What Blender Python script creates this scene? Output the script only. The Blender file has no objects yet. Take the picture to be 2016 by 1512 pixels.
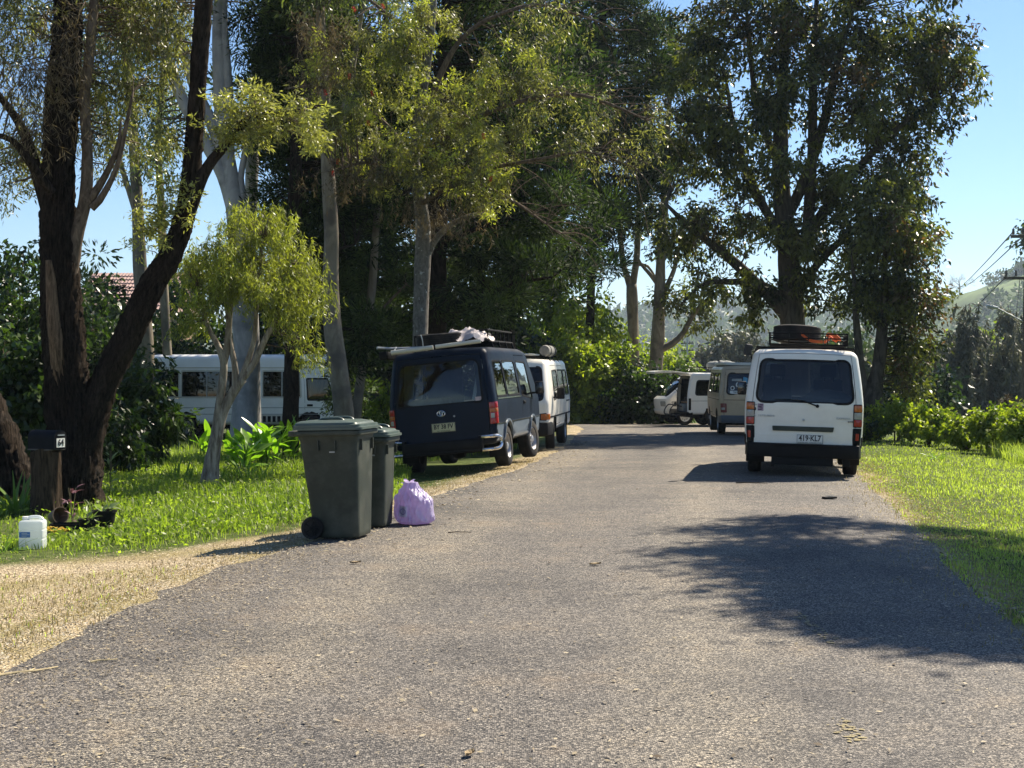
import bpy, bmesh, math, random
import numpy as np
from mathutils import Vector, Matrix, Euler

R = math.radians
scene = bpy.context.scene
COL = scene.collection

# ------------------------------------------------------------------ camera, sky, sun, exposure
EYE = 1.55            # eye height of the photographer
FPX, CX, HY = 2800.0, 1008.0, 727.0   # focal length, centre column and horizon row of a 2016 x 1512 picture
cam_data = bpy.data.cameras.new('camera')
cam = bpy.data.objects.new('camera', cam_data)
COL.objects.link(cam)
cam.location = (0, 0, EYE)
cam.rotation_euler = (R(90), 0, 0)
cam_data.sensor_width = 36
cam_data.lens = 50
cam_data.shift_y = -29 / 2016
cam_data.clip_start = 0.1
cam_data.clip_end = 9000
scene.camera = cam

SUN_DIR = Vector((0.68, 0.70, 1.0)).normalized()      # towards the sun
SUN_ELEV = math.asin(SUN_DIR.z)
SUN_AZ = math.atan2(SUN_DIR.x, SUN_DIR.y)
world = bpy.data.worlds.new('World')
scene.world = world
world.use_nodes = True
wn = world.node_tree
bg = wn.nodes['Background']
sky = wn.nodes.new('ShaderNodeTexSky')
sky.sky_type = 'NISHITA'
sky.sun_disc = False
sky.sun_elevation = SUN_ELEV
sky.sun_rotation = SUN_AZ
sky.altitude = 50
sky.air_density = 1.0
sky.dust_density = 0.1
sky.ozone_density = 7.0
wn.links.new(sky.outputs[0], bg.inputs[0])
bg.inputs[1].default_value = 0.068

sl = bpy.data.lights.new('sun', 'SUN')
sl.energy = 5.0
sl.angle = R(0.55)
sl.color = (1.0, 0.90, 0.74)
sun = bpy.data.objects.new('sun', sl)
COL.objects.link(sun)
sun.location = (30, 30, 60)
sun.rotation_euler = (-SUN_DIR).to_track_quat('-Z', 'Y').to_euler()

vs = scene.view_settings
vs.view_transform = 'Standard'
vs.look = 'None'
vs.gamma = 1
vs.use_curve_mapping = False
vs.exposure = 1.15
cy = scene.cycles
cy.max_bounces = 8
cy.diffuse_bounces = 3
cy.glossy_bounces = 3
cy.transmission_bounces = 4
cy.transparent_max_bounces = 12
cy.volume_bounces = 0
cy.caustics_reflective = False
cy.caustics_refractive = False
cy.sample_clamp_indirect = 6
cy.use_denoising = True

# ------------------------------------------------------------------ helpers
def at(px, py, Y):
    """photo pixel + distance along the view -> world point"""
    return np.array(((px - CX) / FPX * Y, Y, EYE - (py - HY) / FPX * Y))

def sst(t):
    t = np.clip(t, 0, 1)
    return t * t * (3 - 2 * t)

def tag(o, label=None, cat=None, group=None, kind=None):
    if label: o['label'] = label
    if cat: o['category'] = cat
    if group: o['group'] = group
    if kind: o['kind'] = kind
    return o

def link(name, me, mat=None, parent=None):
    o = bpy.data.objects.new(name, me)
    COL.objects.link(o)
    if mat is not None and me is not None:
        me.materials.clear(); me.materials.append(mat)
    if parent is not None: o.parent = parent
    return o

def thing(name, label, cat, loc=(0, 0, 0), rot=(0, 0, 0), group=None):
    o = bpy.data.objects.new(name, None)
    COL.objects.link(o)
    o.empty_display_size = 0.2
    o.location = loc; o.rotation_euler = rot
    return tag(o, label, cat, group)

def copy_tree(o, parent=None):
    c = o.copy(); COL.objects.link(c); c.parent = parent
    for ch in list(o.children): copy_tree(ch, c)
    return c

def np_mesh(name, V, F, smooth=False, tint=None):
    """fast mesh from numpy arrays; F is (n,3) or (n,4)"""
    V = np.asarray(V, dtype=np.float32); F = np.asarray(F, dtype=np.int32)
    me = bpy.data.meshes.new(name)
    k = F.shape[1]
    me.vertices.add(len(V)); me.vertices.foreach_set('co', V.ravel())
    me.loops.add(F.size); me.loops.foreach_set('vertex_index', F.ravel())
    me.polygons.add(len(F))
    me.polygons.foreach_set('loop_start', np.arange(0, F.size, k, dtype=np.int32))
    me.polygons.foreach_set('loop_total', np.full(len(F), k, dtype=np.int32))
    if smooth: me.polygons.foreach_set('use_smooth', np.ones(len(F), dtype=bool))
    me.update(calc_edges=True)
    if tint is not None:
        a = me.attributes.new('tint', 'FLOAT', 'POINT')
        a.data.foreach_set('value', np.asarray(tint, dtype=np.float32))
    return me

def frames(P):
    """parallel transported frames of a polyline"""
    P = np.asarray(P, float); n = len(P)
    T = np.gradient(P, axis=0); T /= np.linalg.norm(T, axis=1)[:, None] + 1e-12
    a = np.array((0, 0, 1.0)) if abs(T[0][2]) < .9 else np.array((1.0, 0, 0))
    N = np.zeros_like(P); N[0] = np.cross(T[0], a); N[0] /= np.linalg.norm(N[0])
    for i in range(1, n):
        v = N[i - 1] - T[i] * np.dot(N[i - 1], T[i]); N[i] = v / (np.linalg.norm(v) + 1e-12)
    return T, N, np.cross(T, N)

def spline(P, step):
    """Catmull-Rom resample of rows (any number of columns, the first three are xyz)"""
    P = np.asarray(P, float)
    if len(P) < 2: return P
    Q = np.vstack((2 * P[0] - P[1], P, 2 * P[-1] - P[-2])); out = []
    for i in range(1, len(Q) - 2):
        d = np.linalg.norm(Q[i + 1, :3] - Q[i, :3]); n = max(1, int(round(d / step)))
        for t in np.arange(n) / n:
            a, b, c, e = Q[i - 1], Q[i], Q[i + 1], Q[i + 2]
            out.append(.5 * (2 * b + (c - a) * t + (2 * a - 5 * b + 4 * c - e) * t * t + (3 * b - a - 3 * c + e) * t ** 3))
    out.append(P[-1])
    return np.array(out)

class MB:
    """collects shapes and links them as ONE mesh object"""
    def __init__(s): s.v = []; s.f = []
    def add(s, V, F):
        b = len(s.v); s.v.extend(tuple(map(float, p)) for p in V); s.f.extend(tuple(b + i for i in f) for f in F); return s
    def box(s, c, d, rot=None, taper=1.0):
        c = Vector(c); m = Euler(rot).to_matrix() if rot else Matrix.Identity(3); V = []
        for z in (-1, 1):
            k = taper if z > 0 else 1
            for x, y in ((-1, -1), (1, -1), (1, 1), (-1, 1)):
                V.append(c + m @ Vector((x * d[0] / 2 * k, y * d[1] / 2 * k, z * d[2] / 2)))
        return s.add(V, [(3, 2, 1, 0), (4, 5, 6, 7), (0, 1, 5, 4), (1, 2, 6, 5), (2, 3, 7, 6), (3, 0, 4, 7)])
    def tube(s, P, r, n=8, cap=True):
        P = np.asarray(P, float); T, N, B = frames(P); r = np.broadcast_to(r, (len(P),))
        a = np.arange(n) * 2 * math.pi / n; V = []
        for i in range(len(P)):
            for t in a: V.append(P[i] + r[i] * (math.cos(t) * N[i] + math.sin(t) * B[i]))
        F = [(i * n + j, i * n + (j + 1) % n, (i + 1) * n + (j + 1) % n, (i + 1) * n + j) for i in range(len(P) - 1) for j in range(n)]
        if cap: F += [tuple(range(n))[::-1], tuple((len(P) - 1) * n + j for j in range(n))]
        return s.add(V, F)
    def lathe(s, prof, n=32, axis='Z', c=(0, 0, 0), cap=False, rot=None):
        V = []; c = Vector(c); m = Euler(rot).to_matrix() if rot else None
        for r, h in prof:
            for j in range(n):
                t = 2 * math.pi * j / n; x, y = r * math.cos(t), r * math.sin(t)
                p = Vector((x, y, h)) if axis == 'Z' else Vector((h, x, y)) if axis == 'X' else Vector((x, h, y))
                V.append(c + (m @ p if m else p))
        k = len(prof)
        F = [(i * n + j, i * n + (j + 1) % n, (i + 1) * n + (j + 1) % n, (i + 1) * n + j) for i in range(k - 1) for j in range(n)]
        if cap: F += [tuple(range(n))[::-1], tuple((k - 1) * n + j for j in range(n))]
        return s.add(V, F)
    def prism(s, poly, h, f):
        """poly in 2D, f(u, v, w) -> 3D point, w runs 0..h"""
        n = len(poly); V = [f(u, v, 0) for u, v in poly] + [f(u, v, h) for u, v in poly]
        return s.add(V, [tuple(range(n))[::-1], tuple(range(n, 2 * n))] + [(i, (i + 1) % n, n + (i + 1) % n, n + i) for i in range(n)])
    def build(s, name, mat, parent=None, bevel=0, seg=2, angle=35, weld=False, normals=True):
        me = bpy.data.meshes.new(name); me.from_pydata(s.v, [], s.f)
        if bevel or weld or normals:
            bm = bmesh.new(); bm.from_mesh(me)
            if weld: bmesh.ops.remove_doubles(bm, verts=bm.verts, dist=1e-4)
            if normals: bmesh.ops.recalc_face_normals(bm, faces=bm.faces)
            if bevel: bmesh.ops.bevel(bm, geom=[e for e in bm.edges if len(e.link_faces) == 2 and e.calc_face_angle(0) > .4], offset=bevel, segments=seg, affect='EDGES', profile=.5)
            bm.to_mesh(me); bm.free()
        if len(me.polygons): me.polygons.foreach_set('use_smooth', [True] * len(me.polygons))
        me.set_sharp_from_angle(angle=R(angle))
        return link(name, me, mat, parent)

def rpoly(pts, r, seg=5):
    """round the corners of a 2D polygon"""
    out = []; n = len(pts); rr = r if isinstance(r, (list, tuple)) else [r] * n
    for i in range(n):
        p = np.array(pts[i], float); a = np.array(pts[i - 1], float) - p; b = np.array(pts[(i + 1) % n], float) - p
        la, lb = np.linalg.norm(a), np.linalg.norm(b); a /= la; b /= lb
        k = min(rr[i], la * .48, lb * .48)
        if k < 1e-4: out.append(tuple(p)); continue
        for t in np.linspace(0, 1, seg):
            out.append(tuple((1 - t) ** 2 * (p + a * k) + 2 * t * (1 - t) * p + t * t * (p + b * k)))
    return out

def text(body, size, mat, parent, loc, rot, name='lettering', extrude=.002, sx=1.0, bold=0.0):
    cu = bpy.data.curves.new(name, 'FONT'); cu.body = body; cu.size = size; cu.extrude = extrude
    cu.align_x = 'CENTER'; cu.align_y = 'CENTER'; cu.resolution_u = 2; cu.offset = bold
    t = bpy.data.objects.new('t', cu); COL.objects.link(t)
    bpy.context.view_layer.update()
    me = bpy.data.meshes.new_from_object(t.evaluated_get(bpy.context.evaluated_depsgraph_get()))
    bpy.data.objects.remove(t); bpy.data.curves.remove(cu)
    me.name = name
    me.transform(Matrix.Diagonal((sx, 1, 1, 1)))
    o = link(name, me, mat, parent); o.location = loc; o.rotation_euler = rot
    return o

# ------------------------------------------------------------------ materials
def nodes(name):
    m = bpy.data.materials.new(name); m.use_nodes = True
    nt = m.node_tree; b = nt.nodes['Principled BSDF']
    return m, nt, b, nt.nodes.new, nt.links.new

def M(name, col, rough=.5, metal=0, var=.12, vscale=4, bump=0, bscale=60, coat=0, spec=.4, dirt=None, dirt_amt=.5, trans=0, stretch=None):
    m, nt, b, N, K = nodes(name)
    b.inputs['Roughness'].default_value = rough; b.inputs['Metallic'].default_value = metal
    b.inputs['Coat Weight'].default_value = coat; b.inputs['Coat Roughness'].default_value = .08
    b.inputs['Specular IOR Level'].default_value = spec
    b.inputs['Transmission Weight'].default_value = trans
    tc = N('ShaderNodeTexCoord'); src = tc.outputs['Object']
    if stretch:
        mp = N('ShaderNodeMapping'); mp.inputs['Scale'].default_value = stretch; K(src, mp.inputs[0]); src = mp.outputs[0]
    nz = N('ShaderNodeTexNoise'); nz.inputs['Scale'].default_value = vscale; nz.inputs['Detail'].default_value = 6; nz.inputs['Roughness'].default_value = .62
    K(src, nz.inputs['Vector'])
    rp = N('ShaderNodeValToRGB'); e = rp.color_ramp.elements
    e[0].position = .32; e[1].position = .70
    e[0].color = (*[c * (1 - var) for c in col], 1); e[1].color = (*[min(1, c * (1 + var)) for c in col], 1)
    K(nz.outputs['Fac'], rp.inputs['Fac']); last = rp.outputs['Color']
    if dirt:
        n2 = N('ShaderNodeTexNoise'); n2.inputs['Scale'].default_value = vscale * .55; n2.inputs['Detail'].default_value = 9; n2.inputs['Roughness'].default_value = .7
        K(src, n2.inputs['Vector'])
        r2 = N('ShaderNodeValToRGB'); r2.color_ramp.elements[0].position = .45; r2.color_ramp.elements[1].position = .75
        mul = N('ShaderNodeMath'); mul.operation = 'MULTIPLY'; mul.inputs[1].default_value = dirt_amt
        K(n2.outputs['Fac'], r2.inputs['Fac']); K(r2.outputs['Color'], mul.inputs[0])
        mx = N('ShaderNodeMix'); mx.data_type = 'RGBA'; K(mul.outputs[0], mx.inputs[0]); K(last, mx.inputs[6]); mx.inputs[7].default_value = (*dirt, 1)
        last = mx.outputs[2]
        ra = N('ShaderNodeMath'); ra.operation = 'MULTIPLY_ADD'; ra.inputs[1].default_value = .35; ra.inputs[2].default_value = rough; K(mul.outputs[0], ra.inputs[0]); K(ra.outputs[0], b.inputs['Roughness'])
    K(last, b.inputs['Base Color'])
    if bump:
        n3 = N('ShaderNodeTexNoise'); n3.inputs['Scale'].default_value = bscale; n3.inputs['Detail'].default_value = 5; K(src, n3.inputs['Vector'])
        bp = N('ShaderNodeBump'); bp.inputs['Strength'].default_value = bump; bp.inputs['Distance'].default_value = .01
        K(n3.outputs['Fac'], bp.inputs['Height']); K(bp.outputs[0], b.inputs['Normal'])
    return m

def leafmat(name, c0, c1, trans=.42, rough=.42, tcol=(1.25, 1.5, .5), spec=.5):
    """leaf: tint attribute runs from the dull to the fresh colour, light shines through"""
    m, nt, b, N, K = nodes(name)
    at_ = N('ShaderNodeAttribute'); at_.attribute_name = 'tint'
    mx = N('ShaderNodeMix'); mx.data_type = 'RGBA'; K(at_.outputs['Fac'], mx.inputs[0])
    mx.inputs[6].default_value = (*c0, 1); mx.inputs[7].default_value = (*c1, 1)
    K(mx.outputs[2], b.inputs['Base Color']); b.inputs['Roughness'].default_value = rough
    b.inputs['Specular IOR Level'].default_value = spec
    t = N('ShaderNodeBsdfTranslucent'); ml = N('ShaderNodeMix'); ml.data_type = 'RGBA'; ml.blend_type = 'MULTIPLY'; ml.inputs[0].default_value = 1
    K(mx.outputs[2], ml.inputs[6]); ml.inputs[7].default_value = (*tcol, 1); ml.clamp_result = False
    K(ml.outputs[2], t.inputs[0])
    ms = N('ShaderNodeMixShader'); ms.inputs[0].default_value = trans
    K(b.outputs[0], ms.inputs[1]); K(t.outputs[0], ms.inputs[2])
    K(ms.outputs[0], nt.nodes['Material Output'].inputs[0])
    return m

def glassmat(name, tint, rough=.02, ior=1.45):
    """thin tinted pane: tinted see-through with a fresnel reflection"""
    m, nt, b, N, K = nodes(name)
    nt.nodes.remove(b)
    tr = N('ShaderNodeBsdfTransparent'); tr.inputs[0].default_value = (*tint, 1)
    gl = N('ShaderNodeBsdfGlossy'); gl.inputs['Roughness'].default_value = rough
    fr = N('ShaderNodeFresnel'); fr.inputs[0].default_value = ior
    k = N('ShaderNodeMath'); k.operation = 'MULTIPLY'; k.inputs[1].default_value = 1.7; k.use_clamp = True; K(fr.outputs[0], k.inputs[0])
    ms = N('ShaderNodeMixShader'); K(k.outputs[0], ms.inputs[0]); K(tr.outputs[0], ms.inputs[1]); K(gl.outputs[0], ms.inputs[2])
    K(ms.outputs[0], nt.nodes['Material Output'].inputs[0])
    return m

def barkmat(name, c0, c1, scale=(9, 9, 1.6), bump=.8, c2=None, rough=.9, spots=None):
    m, nt, b, N, K = nodes(name)
    tc = N('ShaderNodeTexCoord'); mp = N('ShaderNodeMapping'); mp.inputs['Scale'].default_value = scale; K(tc.outputs['Object'], mp.inputs[0])
    nz = N('ShaderNodeTexNoise'); nz.inputs['Scale'].default_value = 2.2; nz.inputs['Detail'].default_value = 9; nz.inputs['Roughness'].default_value = .68; nz.inputs['Distortion'].default_value = .6
    K(mp.outputs[0], nz.inputs['Vector'])
    rp = N('ShaderNodeValToRGB'); e = rp.color_ramp.elements
    e[0].position = .36; e[0].color = (*c0, 1); e[1].position = .66; e[1].color = (*c1, 1)
    K(nz.outputs['Fac'], rp.inputs['Fac']); last = rp.outputs['Color']
    if c2:
        n2 = N('ShaderNodeTexNoise'); n2.inputs['Scale'].default_value = 1.7; n2.inputs['Detail'].default_value = 5; K(tc.outputs['Object'], n2.inputs['Vector'])
        r2 = N('ShaderNodeValToRGB'); r2.color_ramp.elements[0].position = .5; r2.color_ramp.elements[1].position = .62; K(n2.outputs['Fac'], r2.inputs['Fac'])
        mx = N('ShaderNodeMix'); mx.data_type = 'RGBA'; K(r2.outputs['Color'], mx.inputs[0]); K(last, mx.inputs[6]); mx.inputs[7].default_value = (*c2, 1); last = mx.outputs[2]
    if spots:
        n2 = N('ShaderNodeTexNoise'); n2.inputs['Scale'].default_value = 9; n2.inputs['Detail'].default_value = 3; K(tc.outputs['Object'], n2.inputs['Vector'])
        r2 = N('ShaderNodeValToRGB'); r2.color_ramp.elements[0].position = .62; r2.color_ramp.elements[1].position = .66; K(n2.outputs['Fac'], r2.inputs['Fac'])
        mx = N('ShaderNodeMix'); mx.data_type = 'RGBA'; K(r2.outputs['Color'], mx.inputs[0]); K(last, mx.inputs[6]); mx.inputs[7].default_value = (*spots, 1); last = mx.outputs[2]
    K(last, b.inputs['Base Color']); b.inputs['Roughness'].default_value = rough; b.inputs['Specular IOR Level'].default_value = .06
    bp = N('ShaderNodeBump'); bp.inputs['Strength'].default_value = bump; bp.inputs['Distance'].default_value = .02
    K(nz.outputs['Fac'], bp.inputs['Height']); K(bp.outputs[0], b.inputs['Normal'])
    return m

MT = dict(
    white=M('white_paint', (.84, .80, .71), .32, coat=.4, var=.04, vscale=2, dirt=(.46, .39, .28), dirt_amt=.26),
    white_clean=M('white_enamel', (.86, .85, .81), .35, coat=.4, var=.05, vscale=2, dirt=(.5, .46, .38), dirt_amt=.2),
    navy=M('navy_paint', (.005, .011, .025), .38, coat=0, spec=.13, var=.25, vscale=2.5, dirt=(.022, .03, .045), dirt_amt=.3),
    bluegrey=M('blue_grey_paint', (.13, .17, .22), .35, coat=.5, var=.12, vscale=2, dirt=(.22, .21, .18), dirt_amt=.4),
    beige=M('beige_paint', (.50, .37, .23), .4, coat=.3, var=.08, vscale=2, dirt=(.22, .17, .12), dirt_amt=.4),
    cream=M('cream_paint', (.58, .55, .47), .45, var=.06, vscale=2),
    black=M('black_plastic', (.009, .009, .010), .55, var=.3, vscale=8, bump=.1, spec=.12, dirt=(.03, .027, .022), dirt_amt=.3),
    gap=M('dark_gap', (.006, .006, .006), .9, var=.2),
    rubber=M('tyre_rubber', (.014, .014, .015), .8, spec=.2, var=.3, vscale=6, bump=.25, bscale=90, dirt=(.13, .11, .085), dirt_amt=.45),
    steel=M('wheel_steel', (.42, .42, .43), .4, metal=.6, var=.2, vscale=10, dirt=(.12, .1, .08), dirt_amt=.5),
    chrome=M('chrome', (.75, .75, .74), .14, metal=1, var=.08, vscale=9, dirt=(.25, .22, .18), dirt_amt=.3),
    red=M('red_lens', (.36, .010, .015), .16, coat=.6, var=.15, vscale=20),
    amber=M('amber_lens', (.45, .11, .02), .18, coat=.6, var=.15, vscale=20),
    clear=M('clear_lens', (.34, .33, .30), .15, coat=.6, var=.15, vscale=25),
    plate_y=M('plate_yellow', (.54, .50, .30), .45, var=.08, vscale=8),
    plate_w=M('plate_white', (.72, .71, .66), .45, var=.06, vscale=8),
    plate_ink=M('plate_ink', (.012, .012, .014), .5),
    maroon=M('plate_maroon', (.03, .02, .03), .5),
    seat=M('seat_cloth', (.05, .05, .055), .9, var=.25, vscale=9),
    curtain=M('curtain_cloth', (.30, .31, .29), .95, var=.2, vscale=7, bump=.3, bscale=30),
    glass_dark=glassmat('tinted_glass', (.025, .035, .055)),
    glass_rear=glassmat('rear_tinted_glass', (.13, .16, .21)),
    glass_mid=glassmat('grey_glass', (.42, .46, .46)),
    glass_clear=glassmat('clear_glass', (.75, .8, .78)),
    glass_black=M('smoked_glass', (.012, .014, .018), .06, var=.1, coat=1),
    bin=M('bin_plastic', (.030, .038, .028), .5, spec=.3, var=.18, vscale=6, bump=.12, bscale=130, dirt=(.115, .115, .09), dirt_amt=.6),
    bin_lid=M('bin_lid_plastic', (.065, .092, .078), .38, var=.15, vscale=6, bump=.1, bscale=110, dirt=(.12, .13, .11), dirt_amt=.4),
    wood=M('weathered_pole_wood', (.10, .085, .07), .9, var=.35, vscale=3, bump=.5, bscale=25, stretch=(6, 6, .6)),
    galv=M('galvanised_steel', (.34, .36, .37), .45, metal=.7, var=.15, vscale=6),
    wire=M('wire', (.10, .105, .11), .6),
    ceramic=M('insulator', (.10, .09, .085), .3, coat=.4),
)
# ------------------------------------------------------------------ terrain
XL_Y = [-40, 0, 5.5, 7.57, 11.2, 12.6, 18.2, 21.9, 32, 46, 50, 54]
XL_X = [-3.6, -3.2, -2.95, -2.73, -2.43, -1.95, -0.95, -0.05, 1.12, 2.2, 2.2, 1.2]
XR_Y = [-40, 0, 9.2, 15.3, 20.9, 30, 40, 54]
XR_X = [1.0, 2.5, 3.3, 4.34, 5.25, 6.9, 9.2, 12.2]
DROP_Y, DROP_Z = [-900, 22, 30, 37.6, 49, 60, 90, 3000], [0, 0, -.15, -.20, -.40, -.65, -1.0, -1.0]
def xl(y): return np.interp(y, XL_Y, XL_X)
def xr(y): return np.interp(y, XR_Y, XR_X)

_rs = np.random.RandomState(5)
_W = [(_rs.normal(0, 1, 2) * f, _rs.uniform(0, 6.28), a) for f, a in ((.5, 1), (.9, .7), (1.7, .5), (3.1, .3)) for _ in range(3)]
def wob(x, y):
    return sum(a * np.sin(k[0] * x + k[1] * y + p) for k, p, a in _W) / 4

def ground_z(x, y):
    x = np.asarray(x, float); y = np.asarray(y, float)
    dl = xl(y) - x; dr = x - xr(y)
    z = np.interp(y, DROP_Y, DROP_Z) - .11 * sst((dl + .3) / 1.9) - .30 * sst((dl - 2.5) / 9) * sst((y - 18) / 22)
    z = z - .10 * sst((dr + 1.3) / 2.2) - .035 * np.clip(dr - 1.0, 0, 4)
    z = z - 4.3 * sst((dr - 4.2) / 15)
    z = z - 3.2 * sst((y - 54) / 60) * sst((x + 30) / 30)
    off = sst(np.maximum(dl, dr) / 1.5)
    z = z + .022 * wob(x * 1.3, y * 1.3) * off + .008 * wob(x * .6 + 3, y * .6)
    return z

def axis(lo, hi, near_lo, near_hi, step, grow=1.18):
    a = list(np.arange(near_lo, near_hi + 1e-6, step)); s = step
    while a[-1] < hi: s *= grow; a.append(a[-1] + s)
    s = step
    while a[0] > lo: s *= grow; a.insert(0, a[0] - s)
    return np.array(a)

gx = axis(-2400, 2400, -9, 13, .22); gy = axis(-800, 2600, 4, 54, .28)
GX, GY = np.meshgrid(gx, gy)
GZ = ground_z(GX, GY)
_dl = xl(GY) - GX; _dr = GX - xr(GY)
onroad = sst((-np.maximum(_dl, _dr) - .12) / .2) * (GY < 52.6)
GZ2 = GZ - .05 * onroad
nx, ny = len(gx), len(gy)
idx = np.arange(nx * ny).reshape(ny, nx)
F = np.stack((idx[:-1, :-1], idx[:-1, 1:], idx[1:, 1:], idx[1:, :-1]), -1).reshape(-1, 4)
me = np_mesh('ground', np.stack((GX, GY, GZ2), -1).reshape(-1, 3), F, True)
# what grows or lies where: 0 = bare gravel and straw, 1 = turf
edge_pts_y = [0, 8, 10.6, 12.0, 13.0, 13.9, 14.8, 16, 19, 24, 50]
edge_pts_w = [3.0, 2.2, 1.2, 1.3, .75, .5, .45, .5, .5, .35, .3]
gravel_left_y = lambda x: np.interp(x, [-9, -6, -4.6, -3.6, -2.4, -1.6], [11.6, 11.9, 12.1, 12.6, 13.8, 14.6])   # turf starts beyond this line
turf = np.where(_dl > 0, sst((GY - gravel_left_y(GX) + .25 + .35 * wob(GX * 2, GY * 2)) / .6) * sst((_dl - .25 + .2 * wob(GX * 2, GY * 2)) / .35), sst((_dr + .15 + .25 * wob(GX * 1.6, GY * 1.6)) / .35))
a = me.attributes.new('turf', 'FLOAT', 'POINT'); a.data.foreach_set('value', turf.astype(np.float32).ravel())

m, nt, b, N, K = nodes('ground_cover')
tc = N('ShaderNodeTexCoord'); P = tc.outputs['Object']
def noise(sc, det=6, rgh=.6):
    n = N('ShaderNodeTexNoise'); n.inputs['Scale'].default_value = sc; n.inputs['Detail'].default_value = det; n.inputs['Roughness'].default_value = rgh; K(P, n.inputs['Vector']); return n.outputs['Fac']
def ramp(src, stops):
    r = N('ShaderNodeValToRGB'); el = r.color_ramp.elements
    while len(el) < len(stops): el.new(.5)
    for e, (p, c) in zip(el, stops): e.position = p; e.color = (*c, 1)
    K(src, r.inputs['Fac']); return r.outputs['Color']
def mix(f, a_, b_, mode='MIX'):
    n = N('ShaderNodeMix'); n.data_type = 'RGBA'; n.blend_type = mode
    for k, s in ((0, f), (6, a_), (7, b_)):
        if isinstance(s, (int, float)): n.inputs[k].default_value = s
        elif isinstance(s, tuple): n.inputs[k].default_value = (*s, 1)
        else: K(s, n.inputs[k])
    return n.outputs[2]
av = N('ShaderNodeAttribute'); av.attribute_name = 'turf'
vo = N('ShaderNodeTexVoronoi'); vo.inputs['Scale'].default_value = 70; K(P, vo.inputs['Vector'])
sep = N('ShaderNodeSeparateColor'); K(vo.outputs['Color'], sep.inputs[0])
grav = ramp(sep.outputs[0], [(0, (.12, .092, .06)), (.35, (.31, .235, .145)), (.7, (.50, .40, .255)), (1, (.68, .59, .43))])
grav = mix(ramp(noise(1.4), [(.42, (0, 0, 0)), (.62, (1, 1, 1))]), grav, ramp(noise(60, 3), [(.3, (.17, .13, .07)), (.7, (.42, .35, .17))]))
soil = ramp(noise(9), [(.3, (.03, .045, .012)), (.55, (.08, .11, .022)), (.75, (.17, .17, .06))])
K(mix(av.outputs['Fac'], grav, soil), b.inputs['Base Color']); b.inputs['Roughness'].default_value = .95; b.inputs['Specular IOR Level'].default_value = .15
bp = N('ShaderNodeBump'); bp.inputs['Strength'].default_value = .9; bp.inputs['Distance'].default_value = .015
K(vo.outputs['Distance'], bp.inputs['Height']); K(bp.outputs[0], b.inputs['Normal'])
tag(link('ground', me, m), kind='structure')

# ---- the road: chip seal with a ragged edge
ry = np.concatenate((np.arange(-40, 2, 1.0), np.arange(2, 53.51, .16)))
rv = []; nc = 26
rsr = np.random.RandomState(3)
for y in ry:
    e = lambda s: .05 * math.sin(y * 1.7 + s) + .025 * math.sin(y * 5.3 + 2 * s) + rsr.normal(0, .035)
    a0 = xl(y) + e(1); b0 = xr(y) + e(4) * .8
    if y > 51: a0 += (y - 51) * .3; b0 -= (y - 51) * .4
    for t in np.linspace(0, 1, nc):
        x = a0 + (b0 - a0) * t
        lip = -.022 * (1 if t in (0.0, 1.0) else 0)
        rv.append((x, y, float(ground_z(x, y)) + .006 + lip))
i2 = np.arange(len(rv)).reshape(len(ry), nc)
F = np.stack((i2[:-1, :-1], i2[:-1, 1:], i2[1:, 1:], i2[1:, :-1]), -1).reshape(-1, 4)
me = np_mesh('road', rv, F, True)
m, nt, b, N, K = nodes('chip_seal')
tc = N('ShaderNodeTexCoord'); P = tc.outputs['Object']
vo = N('ShaderNodeTexVoronoi'); vo.inputs['Scale'].default_value = 112; K(P, vo.inputs['Vector'])
sep = N('ShaderNodeSeparateColor'); K(vo.outputs['Color'], sep.inputs[0])
stone = ramp(sep.outputs[0], [(0, (.035, .032, .029)), (.35, (.096, .087, .076)), (.68, (.226, .202, .168)), (.9, (.345, .305, .248)), (1, (.47, .42, .34))])
bind = ramp(noise(300, 2), [(.3, (.018, .018, .019)), (.7, (.055, .052, .05))])
dm = N('ShaderNodeMath'); dm.operation = 'GREATER_THAN'; dm.inputs[1].default_value = .62; K(vo.outputs['Distance'], dm.inputs[0])
base = mix(dm.outputs[0], stone, bind)
big = ramp(noise(.55, 5), [(.3, (.62, .63, .66)), (.5, (1, 1, 1)), (.72, (1.22, 1.17, 1.10))])
base = mix(1.0, base, big, 'MULTIPLY')
med = ramp(noise(4.5, 6, .7), [(.3, (.7, .7, .72)), (.5, (1, 1, 1)), (.75, (1.15, 1.1, 1.0))])
base = mix(1.0, base, med, 'MULTIPLY')
# wheel polished bands along the road
sx = N('ShaderNodeSeparateXYZ'); K(P, sx.inputs[0])
ma = N('ShaderNodeMath'); ma.operation = 'MULTIPLY_ADD'; ma.inputs[1].default_value = -.13; K(sx.outputs[1], ma.inputs[0]); K(sx.outputs[0], ma.inputs[2])
mm = N('ShaderNodeMath'); mm.operation = 'MULTIPLY'; mm.inputs[1].default_value = 2.7; K(ma.outputs[0], mm.inputs[0])
sn = N('ShaderNodeMath'); sn.operation = 'SINE'; _wn = N('ShaderNodeMath'); _wn.operation = 'MULTIPLY_ADD'; _wn.inputs[1].default_value = 3.0; K(noise(.8, 3), _wn.inputs[0]); K(mm.outputs[0], _wn.inputs[2]); K(_wn.outputs[0], sn.inputs[0])
base = mix(1.0, base, ramp(sn.outputs[0], [(0, (.84, .84, .87)), (1, (1.12, 1.10, 1.06))]), 'MULTIPLY')
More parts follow.
